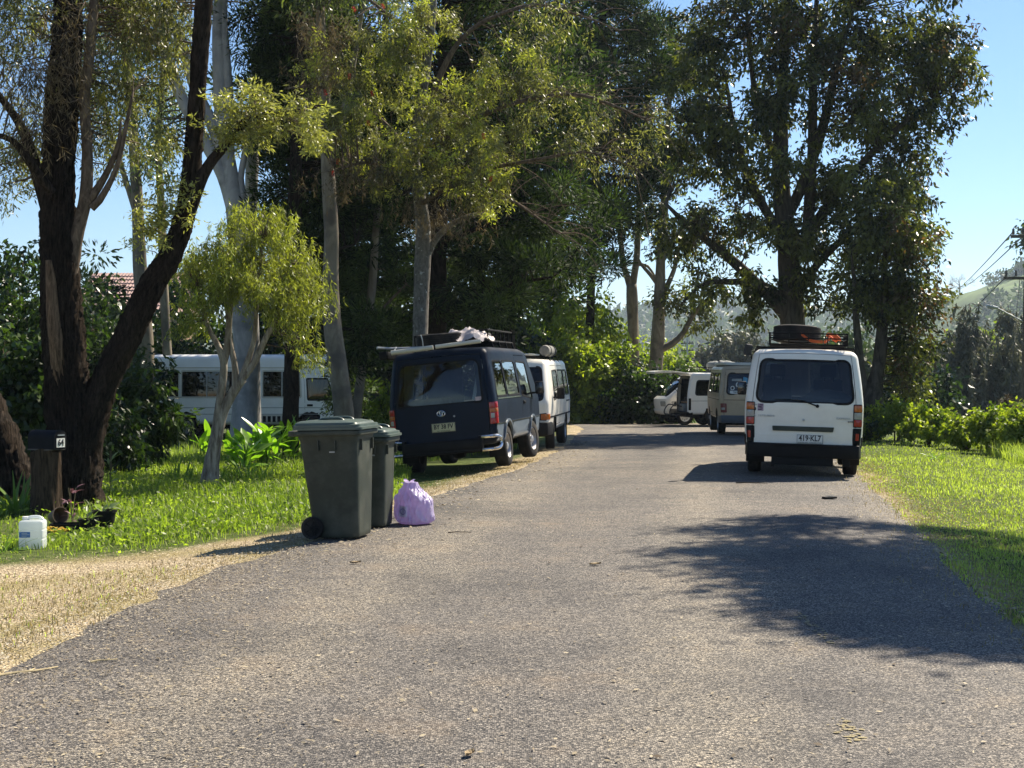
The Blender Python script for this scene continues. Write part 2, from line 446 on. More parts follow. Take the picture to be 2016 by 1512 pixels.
# fine soil washed over parts of the seal
soilm = ramp(noise(1.1, 8, .7), [(.56, (0, 0, 0)), (.78, (.55, .55, .55))])
base = mix(soilm, base, ramp(noise(120, 3), [(.3, (.12, .085, .055)), (.7, (.27, .20, .13))]))
K(base, b.inputs['Base Color']); b.inputs['Roughness'].default_value = .82; b.inputs['Specular IOR Level'].default_value = .3
bp = N('ShaderNodeBump'); bp.inputs['Strength'].default_value = .75; bp.inputs['Distance'].default_value = .006; bp.invert = True
K(vo.outputs['Distance'], bp.inputs['Height']); K(bp.outputs[0], b.inputs['Normal'])
tag(link('road', me, m), kind='structure')

# ---- two faded dabs of yellow paint on the seal
ym = M('faded_road_paint', (.27, .225, .12), .9, var=.5, vscale=60)
def dab(name, px0, py0, w, l, n, seed):
    rs = np.random.RandomState(seed); V = []; F = []
    for k in range(n):
        y0 = EYE * FPX / (py0 - HY); x0 = (px0 - CX) / FPX * y0
        c = np.array((x0 + rs.normal(0, w * .35), y0 + rs.uniform(-l, l) * .5)); r = rs.uniform(.006, .016)
        base = len(V)
        for t in range(5):
            p = c + r * rs.uniform(.7, 1.3) * np.array((math.cos(t * 1.257), math.sin(t * 1.257)))
            V.append((p[0], p[1], float(ground_z(*p)) + .0105))
        F.append(tuple(range(base, base + 5)))
    me = bpy.data.meshes.new(name); me.from_pydata(V, [], F)
    return link(name, me, ym)
tag(dab('paint_mark', 1602, 1238, .08, 1.0, 60, 1), 'faded flecks of yellow paint on the road beside the leafy shadow', 'paint mark', 'worn yellow marks on the road', 'stuff')
tag(dab('paint_mark', 1668, 1440, .08, .40, 45, 2), 'small faded yellow dab low on the road near the bottom edge', 'paint mark', 'worn yellow marks on the road', 'stuff')

# ------------------------------------------------------------------ grass and litter
def sample_xy(n, poly, y0, y1, rs, power=1.0):
    """points in a ground polygon, denser near the viewer"""
    poly = np.array(poly); out = []; have = 0
    lo, hi = poly[:, 0].min(), poly[:, 0].max()
    while have < n:
        u = rs.uniform(0, 1, n * 2)
        y = (y0 ** -power + u * (y1 ** -power - y0 ** -power)) ** (-1 / power)
        x = rs.uniform(lo, hi, n * 2); inside = np.zeros(n * 2, bool)
        for (ax, ay), (bx, by) in zip(poly, np.roll(poly, -1, 0)):
            c = ((ay > y) != (by > y)); xi = (bx - ax) * (y - ay) / (by - ay + 1e-12) + ax
            inside ^= c & (x < xi)
        out.append(np.stack((x[inside], y[inside]), 1)); have += inside.sum()
    return np.concatenate(out)[:n]

def blades(name, xy, h, w, lean, mat, rs, tint, curl=.6):
    n = len(xy); x, y = xy.T; z = ground_z(x, y) - .005
    a = rs.uniform(0, 6.283, n); b = a + 1.57 + rs.normal(0, .5, n)
    h = np.broadcast_to(h, n) * rs.uniform(.55, 1.25, n); w = np.broadcast_to(w, n) * rs.uniform(.7, 1.3, n)
    ln = np.abs(rs.normal(0, lean, n)) * h
    base = np.stack((x, y, z), 1); s = np.stack((np.cos(a), np.sin(a), 0 * a), 1) * (w / 2)[:, None]
    d = np.stack((np.cos(b), np.sin(b), 0 * b), 1)
    mid = base + d * (ln * .35)[:, None]; mid[:, 2] += h * .6
    tip = base + d * ln[:, None]; tip[:, 2] += h * np.clip(1.05 - curl * (ln / h) ** 2 * .5, .35, 1.05)
    V = np.stack((base - s, base + s, mid + s * .8, mid - s * .8, tip + s * .12, tip - s * .12), 1).reshape(-1, 3)
    k = np.arange(n)[:, None] * 6
    F = np.concatenate((k + np.array([[0, 1, 2, 3]]), k + np.array([[3, 2, 4, 5]])))
    me = np_mesh(name, V, F, False, np.repeat(np.clip(tint, 0, 1), 6))
    return tag(link(name, me, mat), kind='stuff')

rs = np.random.RandomState(11)
gm_l = leafmat('lush_grass', (.085, .135, .022), (.40, .46, .085), trans=.52, rough=.5)
gm_r = leafmat('mown_grass', (.17, .21, .045), (.52, .56, .15), trans=.48, rough=.55)
gm_d = leafmat('dry_grass', (.15, .12, .05), (.44, .37, .18), trans=.3, rough=.8, tcol=(1.1, 1.0, .7))

def patch_tint(x, y, rs, a=.27): return .5 + .34 * wob(x * 1.1 + 7, y * 1.1) + rs.normal(0, a, len(x))
# lush verge on the left
P1 = [(-9, 11.5), (-6, 11.7), (-4.6, 11.9), (-3.6, 12.5), (-2.4, 13.6), (-1.5, 14.8), (-1.4, 18), (-1.6, 23), (-3, 30), (-9, 34), (-13, 34)]
xy = sample_xy(64000, P1, 11.4, 34, rs, 1.4)
d = np.clip((xy[:, 1] - gravel_left_y(xy[:, 0])) / 2.2, 0, 1)
hh = .04 + .085 * d + .07 * np.clip(wob(xy[:, 0] * 1.7, xy[:, 1] * 1.7), -.5, 1) * d
# keep the foot of the dark trunk and its pots clear
pots = np.hypot((xy[:, 0] + 4.9) / 1.1, (xy[:, 1] - 14.9) / 1.5)
hh = hh * np.clip(.28 + .72 * sst((pots - .6) / .6), .28, 1)
fr = np.clip((xy[:, 1] - gravel_left_y(xy[:, 0]) - .1 + .35 * wob(xy[:, 0] * 3, xy[:, 1] * 3)) / 1.1, 0.12, 1)
k0 = rs.uniform(0, 1, len(xy)) < fr
xy, hh, d, pots = xy[k0], hh[k0], d[k0], pots[k0]
k1 = (pots > .62) & (np.hypot(xy[:, 0] + 4.32, xy[:, 1] - 12.7) > .32) | (rs.uniform(0, 1, len(xy)) < .25)
xy, hh, d = xy[k1], hh[k1], d[k1]
blades('grass', xy, hh, .008 + .005 * d, .6, gm_l, rs, patch_tint(*xy.T, rs))
def weeds(name, xy, size, hmax, mat, rs):
    n = len(xy); x, y = xy.T; h = rs.uniform(.01, 1, n) * hmax; p = np.stack((x, y, ground_z(x, y) + h), 1)
    a = rs.uniform(0, 6.283, n); d = np.stack((np.cos(a), np.sin(a), rs.normal(.1, .5, n)), 1); d /= np.linalg.norm(d, axis=1)[:, None]
    s_ = np.cross(d, rs.normal(0, 1, (n, 3)) + np.array((0, 0, 1.5))); s_ /= np.linalg.norm(s_, axis=1)[:, None]
    L = (size * rs.uniform(.5, 1.4, n))[:, None]; V = np.stack((p, p + d * L * .5 + s_ * L * .22, p + d * L, p + d * L * .5 - s_ * L * .22), 1).reshape(-1, 3)
    t = np.clip(patch_tint(x, y, rs) + .1, 0, 1)
    return tag(link(name, np_mesh(name, V, np.arange(4 * n).reshape(n, 4), False, np.repeat(t, 4)), mat), kind='stuff')
clear_of = lambda q: (np.hypot((q[:, 0] + 4.9) / 1.1, (q[:, 1] - 14.9) / 1.5) > .75) & (np.hypot(q[:, 0] + 4.32, q[:, 1] - 12.7) > .45)
xyw = xy[(rs.uniform(0, 1, len(xy)) < .45) & clear_of(xy)]
weeds('broad_weeds', xyw, .055, .13, gm_l, rs)
# shaded grass further left and back, round the bus
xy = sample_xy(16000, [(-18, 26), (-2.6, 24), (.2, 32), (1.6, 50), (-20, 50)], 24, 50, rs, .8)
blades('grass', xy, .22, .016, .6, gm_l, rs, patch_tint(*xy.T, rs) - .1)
# mown strip on the right
P2 = [(3.1, 9), (3.6, 12), (4.1, 15.3), (5.0, 20.9), (6.3, 28), (8.0, 36), (11, 40), (13.5, 40), (10.8, 26), (9, 16), (6.5, 9)]
xy = sample_xy(60000, P2, 9, 40, rs, 1.3)
dr_ = xy[:, 0] - xr(xy[:, 1])
hh = .026 + .022 * sst(dr_ / 1.2) + .16 * sst((dr_ - 3.4) / 1.6) + .02 * wob(xy[:, 0] * 2, xy[:, 1] * 2)
keep = (dr_ > -.18 + .35 * rs.uniform(0, 1, len(xy)) ** 2 + .12 * wob(xy[:, 0] * 3, xy[:, 1] * 3)) 
blades('grass', xy[keep], np.clip(hh[keep], .02, 1), .007 + .0003 * xy[keep, 1], .6, gm_r, rs, patch_tint(*xy[keep].T, rs) - .05)
kd = keep & (rs.uniform(0, 1, len(xy)) < .16 * (1.3 - sst(dr_ / 3)) + .1 * (wob(xy[:, 0] * 1.4, xy[:, 1] * 1.4) > .25))
blades('dry_grass', xy[kd] + .02, .035, .008, .9, gm_d, rs, rs.uniform(.2, 1, kd.sum()))
# taller seeding stalks along the top of the bank
yy = rs.uniform(20, 38, 5200); xx = xr(yy) + 3.3 + np.abs(rs.normal(0, .7, len(yy)))
blades('bank_grass', np.stack((xx, yy), 1), .34, .012, .5, gm_r, rs, rs.uniform(0, 1, len(yy)))
xyn = sample_xy(7000, [(2.75, 4), (3.15, 9), (7, 9), (7, 4)], 4, 9, rs, 1.0)
blades('grass', xyn, .05, .010, .6, gm_r, rs, patch_tint(*xyn.T, rs))
# straggling dry grass along both edges of the seal
yy = rs.uniform(6, 26, 6000); xx = xl(yy) - np.abs(rs.normal(0, .5, len(yy))) + .1
blades('dry_grass', np.stack((xx, yy), 1), .035, .006, .9, gm_d, rs, rs.uniform(0, 1, len(yy)))
yy = rs.uniform(8, 30, 5000); xx = xr(yy) + rs.normal(.1, .3, len(yy))
blades('dry_grass', np.stack((xx, yy), 1), .045, .006, .9, gm_d, rs, rs.uniform(.2, 1, len(yy)))
# thin straw-coloured turf on the gravel shoulder at the left
xy = sample_xy(8000, [(-5, 7.2), (-2.9, 7.2), (-2.55, 10), (-2.6, 11.4), (-4.5, 11.6), (-6, 11)], 7, 11.6, rs, 1.2)
k2 = wob(xy[:, 0] * 2.2 + 1, xy[:, 1] * 2.2) + .55 * np.clip(10.6 - xy[:, 1], -1, 1) > rs.normal(0, .3, len(xy))
blades('dry_grass', xy[k2], .035, .006, 1.0, gm_d, rs, rs.uniform(.1, 1, k2.sum()))
xy2 = xy[k2][::5] + rs.normal(0, .05, (len(xy[k2][::5]), 2))
blades('grass', xy2, .04, .006, .8, gm_r, rs, rs.uniform(.4, 1, len(xy2)))

def flakes(name, xy, size, mat, rs, tint, aspect=(.2, .6), lift=.012):
    """dead leaves, straw and chips lying flat"""
    n = len(xy); x, y = xy.T; z = ground_z(x, y) + lift
    a = rs.uniform(0, 6.283, n); L = size * rs.uniform(.5, 1.5, n); w = L * rs.uniform(*aspect, n)
    d = np.stack((np.cos(a), np.sin(a), rs.normal(0, .12, n)), 1) * L[:, None] / 2
    s = np.stack((-np.sin(a), np.cos(a), rs.normal(0, .25, n)), 1) * w[:, None] / 2
    c = np.stack((x, y, z + rs.uniform(0, .008, n)), 1)
    V = np.stack((c - d, c + s, c + d, c - s), 1).reshape(-1, 3)
    me = np_mesh(name, V, np.arange(4 * n).reshape(n, 4), False, np.repeat(np.clip(tint, 0, 1), 4))
    return tag(link(name, me, mat), kind='stuff')
litm = leafmat('dead_leaves', (.085, .055, .03), (.50, .42, .27), trans=.1, rough=.8, tcol=(1, .9, .7))
pebm = leafmat('loose_stone', (.10, .085, .065), (.55, .49, .38), trans=.02, rough=.9)
yy = rs.uniform(5.5, 20, 9000); xx = xl(yy) + rs.normal(.0, .22, len(yy))
flakes('loose_gravel', np.stack((xx, yy), 1), .014, pebm, rs, rs.uniform(0, 1, len(yy)), (.6, 1.0))
# thick drift in the near left corner, then along the edges, then thin everywhere
yy = rs.uniform(5.2, 12, 9000); xx = xl(yy) + .1 + np.abs(rs.normal(0, .75, len(yy))) * np.interp(yy, [5, 12], [1.5, .5])
flakes('leaf_litter', np.stack((xx, yy), 1), .022, litm, rs, rs.beta(1.3, 1.6, len(yy)), (.12, .4))
yy = rs.uniform(12, 34, 4500); xx = xl(yy) + rs.normal(.1, .45, len(yy))
flakes('leaf_litter', np.stack((xx, yy), 1), .04, litm, rs, rs.beta(1.3, 1.5, len(yy)), (.15, .5))
yy = rs.uniform(8, 34, 3800); xx = xr(yy) + rs.normal(-.05, .4, len(yy))
flakes('leaf_litter', np.stack((xx, yy), 1), .032, litm, rs, rs.beta(1.3, 1.5, len(yy)), (.15, .5))
xy = sample_xy(1300, [(-2.6, 5.3), (2.6, 5.3), (8, 42), (1.3, 42)], 5.3, 42, rs, .7)
flakes('leaf_litter', xy, .03, litm, rs, rs.beta(1.2, 1.2, len(xy)), (.2, .6))
yy = rs.uniform(7, 13, 9000); xx = xl(yy) - rs.uniform(0, 3.5, len(yy))
k3 = yy < gravel_left_y(xx) + .2
flakes('leaf_litter', np.stack((xx, yy), 1)[k3], .026, litm, rs, rs.beta(2, 1.2, k3.sum()), (.15, .6))

# a few pieces that can be picked out one by one
def twig(px, py, ang, ln, r, label, mat):
    y = EYE * FPX / (py - HY); x = (px - CX) / FPX * y; z = float(ground_z(x, y)) + .014
    o = thing('twig', label, 'twig', (x, y, z), (0, 0, ang), 'sticks lying on the road')
    mb = MB(); P = [(-ln / 2, 0, 0), (-ln * .15, ln * .03, .004), (ln * .2, -ln * .02, .003), (ln / 2, ln * .03, .001)]
    mb.tube(spline(P, ln / 10), np.linspace(r, r * .5, len(spline(P, ln / 10))), 6); mb.build('stick', mat, o)
    mb = MB(); mb.tube([(ln * .1, 0, .003), (ln * .22, ln * .09, .006)], [r * .6, r * .3], 5); mb.build('side_shoot', mat, o)
straw = M('straw', (.50, .40, .22), .8, var=.25, vscale=20); stickm = M('dead_stick', (.07, .05, .035), .9, var=.3, vscale=12)
twig(42, 1330, .75, .40, .008, 'long pale straw stem lying at the left edge of the road', straw)
twig(205, 1306, .5, .14, .006, 'short pale straw stem on the road near the left edge', straw)
twig(1480, 953, -.15, .42, .010, 'dark thin stick on the road behind the white van', stickm)
twig(905, 1052, .1, .22, .006, 'dark twig on the road to the right of the purple bag', stickm)
mb = MB(); y = EYE * FPX / (982 - HY); x = (1632 - CX) / FPX * y; z = float(ground_z(x, y)) + .012
o = thing('flattened_can', 'dark flattened scrap lying on the road near the right verge', 'litter', (x, y, z), (0, 0, .3))
mb.prism(rpoly([(-.09, -.05), (.10, -.04), (.085, .05), (-.08, .045)], .03), .016, lambda u, v, w: (u, v, w + .015 * abs(u) * 5 * (w > 0))).build('body', MT['black'], o, bevel=.003)
mb = MB(); mb.box((.02, .0, .028), (.10, .03, .006), (0, .1, .4)).build('torn_flap', MT['galv'], o)
deadleaf = M('curled_leaf', (.30, .22, .12), .8, var=.3, vscale=30)
def curled(px, py, s, label, rz):
    y = EYE * FPX / (py - HY); x = (px - CX) / FPX * y
    n = 7; V = []; F = []
    for i in range(n):
        t = i / (n - 1); w = s * .3 * math.sin(math.pi * min(.97, max(.03, t)))
        for k in (-1, 0, 1): V.append((s * (t - .5), k * w, .01 + .012 * abs(k) + .02 * (t - .4) ** 2))
    for i in range(n - 1):
        for k in range(2): F.append((i * 3 + k, i * 3 + k + 1, i * 3 + k + 4, i * 3 + k + 3))
    me = bpy.data.meshes.new('fallen_leaf'); me.from_pydata(V, [], F)
    o = link('fallen_leaf', me, deadleaf); o.location = (x, y, float(ground_z(x, y)) + .004); o.rotation_euler = (0, 0, rz)
    tag(o, label, 'leaf', 'fallen leaves on the road')
curled(1172, 1116, .10, 'curled dark leaf alone in the middle of the road', .3)
curled(925, 1491, .07, 'pale broad leaf on the road at the bottom edge', 1.1)
curled(700, 1112, .09, 'thin pale leaf on the road just in front of the wheelie bin', .2)
# ------------------------------------------------------------------ vehicles: a rounded box bent into a van, with real openings
def poly_sdf(P, U, V):
    """signed distance (negative inside) from grid points to polygon"""
    P = np.array(P); Q = np.roll(P, -1, 0); d = np.full(U.shape, 1e9); ins = np.zeros(U.shape, bool)
    for (ax, ay), (bx, by) in zip(P, Q):
        ex, ey = bx - ax, by - ay; t = np.clip(((U - ax) * ex + (V - ay) * ey) / (ex * ex + ey * ey + 1e-12), 0, 1)
        d = np.minimum(d, np.hypot(U - ax - t * ex, V - ay - t * ey))
        c = ((ay > V) != (by > V)); xi = (bx - ax) * (V - ay) / (by - ay + 1e-12) + ax; ins ^= c & (U < xi)
    return np.where(ins, -d, d)

class Van:
    def __init__(s, L, W, zb, zt, r=.11, belt=1.0, cell=.045, rr=.15, rl=.0, fu=.45, fl=.05, tumble=.10, tuck=.03, taper=.03,
                 bulge=(.04, .12), crown=.035, droop=.0, arches=(), wheel_r=.31):
        s.__dict__.update(locals()); s.holes = []; s.regions = []
    def warp(s, p):
        x, y, z = p.T
        h = np.clip((z - s.belt) / (s.zt - s.belt), 0, 1.1); lo = np.clip((s.belt - z) / (s.belt - s.zb), 0, 1.1)
        sr = sst(1 - y / (.22 * s.L)); sf = sst((y - .70 * s.L) / (.30 * s.L)); xn = 2 * x / s.W
        X = x * (1 - s.tumble * h ** 1.3 - s.tuck * lo ** 2) * (1 - s.taper * sf)
        Y = y + (s.rr * h ** 1.4 + s.rl * lo ** 2) * sr - (s.fu * h + s.fl * lo ** 2) * sf + s.bulge[0] * xn ** 2 * sr - s.bulge[1] * xn ** 2 * sf
        Z = z + s.crown * (1 - xn ** 2) * h ** 3 - s.droop * h ** 3 * (sr + sf)
        return np.stack((X, Y, Z), 1)
    def raw(s, face, u, v):
        u = np.asarray(u, float); v = np.asarray(v, float); o = np.ones_like(u)
        return np.stack({'L': (-s.W / 2 * o, u, v), 'R': (s.W / 2 * o, u, v), 'B': (u, 0 * o, v), 'F': (u, s.L * o, v),
                         'T': (u, v, s.zt * o), 'D': (u, v, s.zb * o)}[face], 1)
    def round(s, p, off=0):
        lo = np.array((-s.W / 2, 0, s.zb)); hi = np.array((s.W / 2, s.L, s.zt)); q = np.clip(p, lo + s.r, hi - s.r)
        d = p - q; n = d / (np.linalg.norm(d, axis=1)[:, None] + 1e-9)
        return q + n * (s.r + off)
    def map(s, face, u, v, off=0):
        return s.warp(s.round(s.raw(face, u, v), off))
    def hole(s, faces, poly):
        for f in faces: s.holes.append((f, poly))
    def region(s, name, face, u0, u1, v0, v1): s.regions.append((name, face, u0, u1, v0, v1))
    def build(s, body_name, paint, root, part_paint={}):
        r, g = s.r, .0045
        def lines(lo, hi, extra):
            a = list(np.linspace(lo + r, hi - r, max(2, int((hi - lo - 2 * r) / s.cell) + 1)))
            for t in (0, .32, .62, .85): 
                k = r * (1 - math.tan((1 - t) * math.pi / 4)) 
                a += [lo + k, hi - k]
            ex = [e for e in extra if lo + r * .5 < e < hi - r * .5]
            a = [v for v in a if all(abs(v - e) > s.cell * .3 for e in ex)]
            return np.array(sorted(a + [e - g for e in ex] + [e + g for e in ex]))
        ex = {'x': set(), 'y': set(), 'z': set()}
        for n, f, u0, u1, v0, v1 in s.regions:
            a, b = {'L': 'yz', 'R': 'yz', 'B': 'xz', 'F': 'xz'}[f]
            ex[a] |= {u0, u1}; ex[b] |= {v0, v1}
        X = lines(-s.W / 2, s.W / 2, ex['x']); Y = lines(0, s.L, ex['y']); Z = lines(s.zb, s.zt, ex['z'])
        parts = {}
        for face in 'LRBFTD':
            U0, V0 = {'L': (Y, Z), 'R': (Y, Z), 'B': (X, Z), 'F': (X, Z), 'T': (X, Y), 'D': (X, Y)}[face]
            U, V = np.meshgrid(U0, V0); Us, Vs = U.copy(), V.copy()
            sd = []
            fs = []
            if face in 'LR':
                for (ay, az, ar) in s.arches: fs.append(lambda u, v, a=ay, b=az, c=ar: np.hypot(u - a, v - b) - c)
            for f, P in s.holes:
                if f == face: fs.append(lambda u, v, P=P: poly_sdf(P, u, v))
            for fn in fs:
                e = 1e-3; c = s.cell * .55
                d = fn(Us, Vs); near = np.abs(d) < c
                gx_ = (fn(Us + e, Vs) - fn(Us - e, Vs)) / (2 * e); gy_ = (fn(Us, Vs + e) - fn(Us, Vs - e)) / (2 * e)
                q = np.hypot(gx_, gy_) + 1e-6
                Us = np.where(near, Us - d * gx_ / q, Us); Vs = np.where(near, Vs - d * gy_ / q, Vs)
                lo_u, hi_u, lo_v, hi_v = U0[0], U0[-1], V0[0], V0[-1]
                Us = np.clip(Us, lo_u, hi_u); Vs = np.clip(Vs, lo_v, hi_v)
            C = lambda A: (A[:-1, :-1] + A[:-1, 1:] + A[1:, 1:] + A[1:, :-1]) / 4
            cu, cv = C(Us), C(Vs); keep = np.ones(cu.shape, bool)
            for fn in fs: keep &= fn(cu, cv) > 0
            if face == 'D':
                for (ay, az, ar) in s.arches: keep &= ~((np.abs(cv - ay) < ar) & (np.abs(cu) > s.W / 2 - .42))
            gu, gv = C(U), C(V); owner = np.full(cu.shape, body_name, dtype=object)
            for n, f, u0, u1, v0, v1 in s.regions:
                if f != face: continue
                big = (gu > u0 - g) & (gu < u1 + g) & (gv > v0 - g) & (gv < v1 + g)
                small = (gu > u0 + g * .99) & (gu < u1 - g * .99) & (gv > v0 + g * .99) & (gv < v1 - g * .99)
                keep &= ~(big & ~small)
                owner[small] = n
            pts = s.warp(s.round(s.raw(face, Us.ravel(), Vs.ravel())))
            ii = np.arange(U.size).reshape(U.shape)
            flip = face in 'LFD' if face != 'D' else True
            for j in range(cu.shape[0]):
                for i in range(cu.shape[1]):
                    if not keep[j, i]: continue
                    q = (ii[j, i], ii[j, i + 1], ii[j + 1, i + 1], ii[j + 1, i])
                    mb = parts.setdefault(owner[j, i], MB()); b = len(mb.v)
                    mb.v.extend(tuple(pts[k]) for k in (q[::-1] if flip else q)); mb.f.append((b, b + 1, b + 2, b + 3))
        out = {}
        for n, mb in parts.items():
            out[n] = mb.build(n.split('/')[-1], part_paint.get(n, paint), root, weld=True, normals=False, angle=40)
        s.liners(root)
        return out
    def liners(s, root):
        for (ay, az, ar) in s.arches:
            for sx in (-1, 1):
                mb = MB()
                prof = [(math.cos(t) * (ar - .004) + ay, max(s.zb + .01, math.sin(t) * (ar - .004) + az)) for t in np.linspace(-.35, math.pi + .35, 15)]
                V = [(sx * (s.W / 2 - .03), a, b) for a, b in prof] + [(sx * (s.W / 2 - .40), a, b) for a, b in prof]; n = len(prof)
                mb.add(V, [(i, i + 1, n + i + 1, n + i) for i in range(n - 1)] + [tuple(range(n, 2 * n))])
                mb.build('wheel_well', MT['gap'], root)
        mb = MB(); mb.box((0, s.L / 2, s.zb - .05), (s.W * .46, s.L * .86, .14))
        for (ay, az, ar) in s.arches: mb.tube([(-s.W / 2 + .2, ay, s.wheel_r * .95), (s.W / 2 - .2, ay, s.wheel_r * .95)], .05, 8); mb.lathe([(0, -.1), (.11, -.09), (.14, 0), (.11, .09), (0, .1)], 12, 'X', (.0, ay, s.wheel_r * .95))
        mb.tube([(-.35, .5, s.zb - .06), (-.35, 1.0, s.zb - .06)], .09, 10)
        mb.tube([(-.5, -.02, s.zb - .06), (-.48, .3, s.zb - .05), (-.35, .55, s.zb - .06)], .022, 8)
        mb.build('underbody', MT['gap'], root)
    # ---- pieces that lie on the skin
    def patch(s, name, face, poly, mat, parent, off=.004, thick=.012, rings=(1, .7, .35)):
        P = np.array(poly); c = P.mean(0); n = len(P); mb = MB(); V = []; F = []
        for k in rings:
            q = c + (P - c) * k; V += list(s.map(face, q[:, 0], q[:, 1], off))
        V += list(s.map(face, c[:1], c[1:], off))
        for a in range(len(rings) - 1):
            F += [(a * n + i, a * n + (i + 1) % n, (a + 1) * n + (i + 1) % n, (a + 1) * n + i) for i in range(n)]
        a = len(rings) - 1; F += [(a * n + i, a * n + (i + 1) % n, len(V) - 1) for i in range(n)]
        b = len(V); V += list(s.map(face, P[:, 0], P[:, 1], off - thick))
        F += [(i, b + i, b + (i + 1) % n, (i + 1) % n) for i in range(n)]
        return mb.add(V, F).build(name, mat, parent, angle=30)
    def seal(s, name, face, poly, w, mat, parent, off=.008, thick=.02):
        """a closed band of width w along a polygon's rim, straddling the opening's edge"""
        P = np.array(poly); n = len(P); T = np.roll(P, -1, 0) - np.roll(P, 1, 0); T /= np.linalg.norm(T, axis=1)[:, None] + 1e-9
        N = np.stack((T[:, 1], -T[:, 0]), 1)
        if np.sum(P[:, 0] * np.roll(P[:, 1], -1) - P[:, 1] * np.roll(P[:, 0], -1)) < 0: N = -N
        o_, i_ = P + N * w * .5, P - N * w * .5
        V = list(s.map(face, o_[:, 0], o_[:, 1], off - thick)) + list(s.map(face, o_[:, 0], o_[:, 1], off * .6)) + list(s.map(face, P[:, 0], P[:, 1], off)) + list(s.map(face, i_[:, 0], i_[:, 1], off * .6)) + list(s.map(face, i_[:, 0], i_[:, 1], off - thick))
        F = [(k * n + i, k * n + (i + 1) % n, (k + 1) * n + (i + 1) % n, (k + 1) * n + i) for k in range(4) for i in range(n)]
        return MB().add(V, F).build(name, mat, parent, angle=50)
    def strip(s, name, face, line, w, mat, parent, off=.006, thick=.012, n=24):
        L = np.array(line, float); t = np.linspace(0, 1, n); seg = np.concatenate(([0], np.cumsum(np.linalg.norm(np.diff(L, axis=0), axis=1)))); seg /= seg[-1]
        P = np.stack((np.interp(t, seg, L[:, 0]), np.interp(t, seg, L[:, 1])), 1); T = np.gradient(P, axis=0); T /= np.linalg.norm(T, axis=1)[:, None]
        N = np.stack((-T[:, 1], T[:, 0]), 1) * w / 2
        V = []
        for q, o_ in ((P - N, off - thick), (P - N, off), (P + N, off), (P + N, off - thick)): V += list(s.map(face, q[:, 0], q[:, 1], o_))
        return MB().add(V, [(k * n + i, k * n + i + 1, (k + 1) * n + i + 1, (k + 1) * n + i) for k in range(3) for i in range(n - 1)]).build(name, mat, parent, angle=40)
    def window(s, faces, poly, glass, root, seal_w=.03, seal_mat=None, name='window', parent=None):
        """rim (part) > pane (sub-part) in an opening of the skin"""
        out = []
        for f in faces:
            w = s.seal(name, f, poly, seal_w, seal_mat or MT['black'], parent or root)
            s.patch('pane', f, poly, glass, w if parent is None else parent, off=-.006, thick=.004)
            out.append(w)
        return out
    def wheel(s, root, x, y, z=None, cap='steel', w=.19, wr=None, steer=0):
        R_ = wr or s.wheel_r; sx = 1 if x > 0 else -1; z = R_ if z is None else z
        mb = MB(); rim = R_ * .60
        prof = [(rim, -w * .42), (rim + .01, -w * .5), (R_ * .9, -w * .52), (R_ * .985, -w * .43), (R_, -w * .3), (R_ * .985, -w * .12), (R_ * .985, -w * .1), (R_, -w * .08), (R_, w * .08), (R_ * .985, w * .1), (R_, w * .14), (R_, w * .3), (R_ * .985, w * .43), (R_ * .9, w * .52), (rim + .01, w * .5), (rim, w * .42)]
        mb.lathe(prof, 40, 'X')
        t = mb.build('wheel', MT['rubber'], root, angle=50); t.location = (x, y, z); t.rotation_euler = (0, 0, steer)
        mb = MB(); h = sx * w
        pr = [(rim + .004, .44 * h), (rim - .008, .46 * h), (rim - .018, .40 * h), (rim - .03, .16 * h), (rim * .72, .12 * h), (rim * .62, .20 * h), (rim * .36, .28 * h), (rim * .30, .27 * h), (rim * .28, .40 * h), (rim * .12, .45 * h), (.001, .455 * h)]
        mb.lathe(pr, 40, 'X')
        rm = mb.build('rim', MT['steel'] if cap == 'steel' else MT['white_clean'], t, angle=40)
        mb = MB()
        for k in range(8):
            a = k * math.pi / 4
            mb.lathe([(.001, 0), (rim * .085, 0), (rim * .085, .006 * sx)], 10, 'X', (.205 * h - .008 * sx + .0, rim * .68 * math.cos(a), rim * .68 * math.sin(a)), cap=True)
        mb.build('vent_hole', MT['gap'], t)
        return t

def seats(root, y, xs=(-.40, .40), z0=.72):
    for x in xs:
        mb = MB(); mb.box((x, y + .12, z0), (.46, .48, .16)); mb.box((x, y - .12, z0 + .34), (.46, .14, .58), (-.15, 0, 0)); mb.box((x, y - .19, z0 + .76), (.26, .10, .20), (-.1, 0, 0))
        mb.tube([(x - .07, y - .17, z0 + .58), (x - .07, y - .18, z0 + .72)], .008, 6); mb.tube([(x + .07, y - .17, z0 + .58), (x + .07, y - .18, z0 + .72)], .008, 6)
        mb.build('seat', MT['seat'], root, bevel=.03)

def dash(root, y, W, z=1.0, right=True):
    mb = MB(); mb.box((0, y, z - .16), (W * .86, .32, .34)); mb.build('dashboard', MT['seat'], root, bevel=.05)
    c = Vector((.38 if right else -.38, y - .26, z + .02)); mb = MB()
    ring = [c + Vector((.19 * math.cos(a), .10 * math.sin(a), .16 * math.sin(a))) for a in np.linspace(0, 2 * math.pi, 25)]
    mb.tube(ring, .014, 6); mb.tube([c, c + Vector((0, .2, -.12))], .02, 6); mb.tube([c + Vector((-.18, 0, 0)), c + Vector((.18, 0, 0))], .014, 6)
    mb.build('steering_wheel', MT['black'], root)

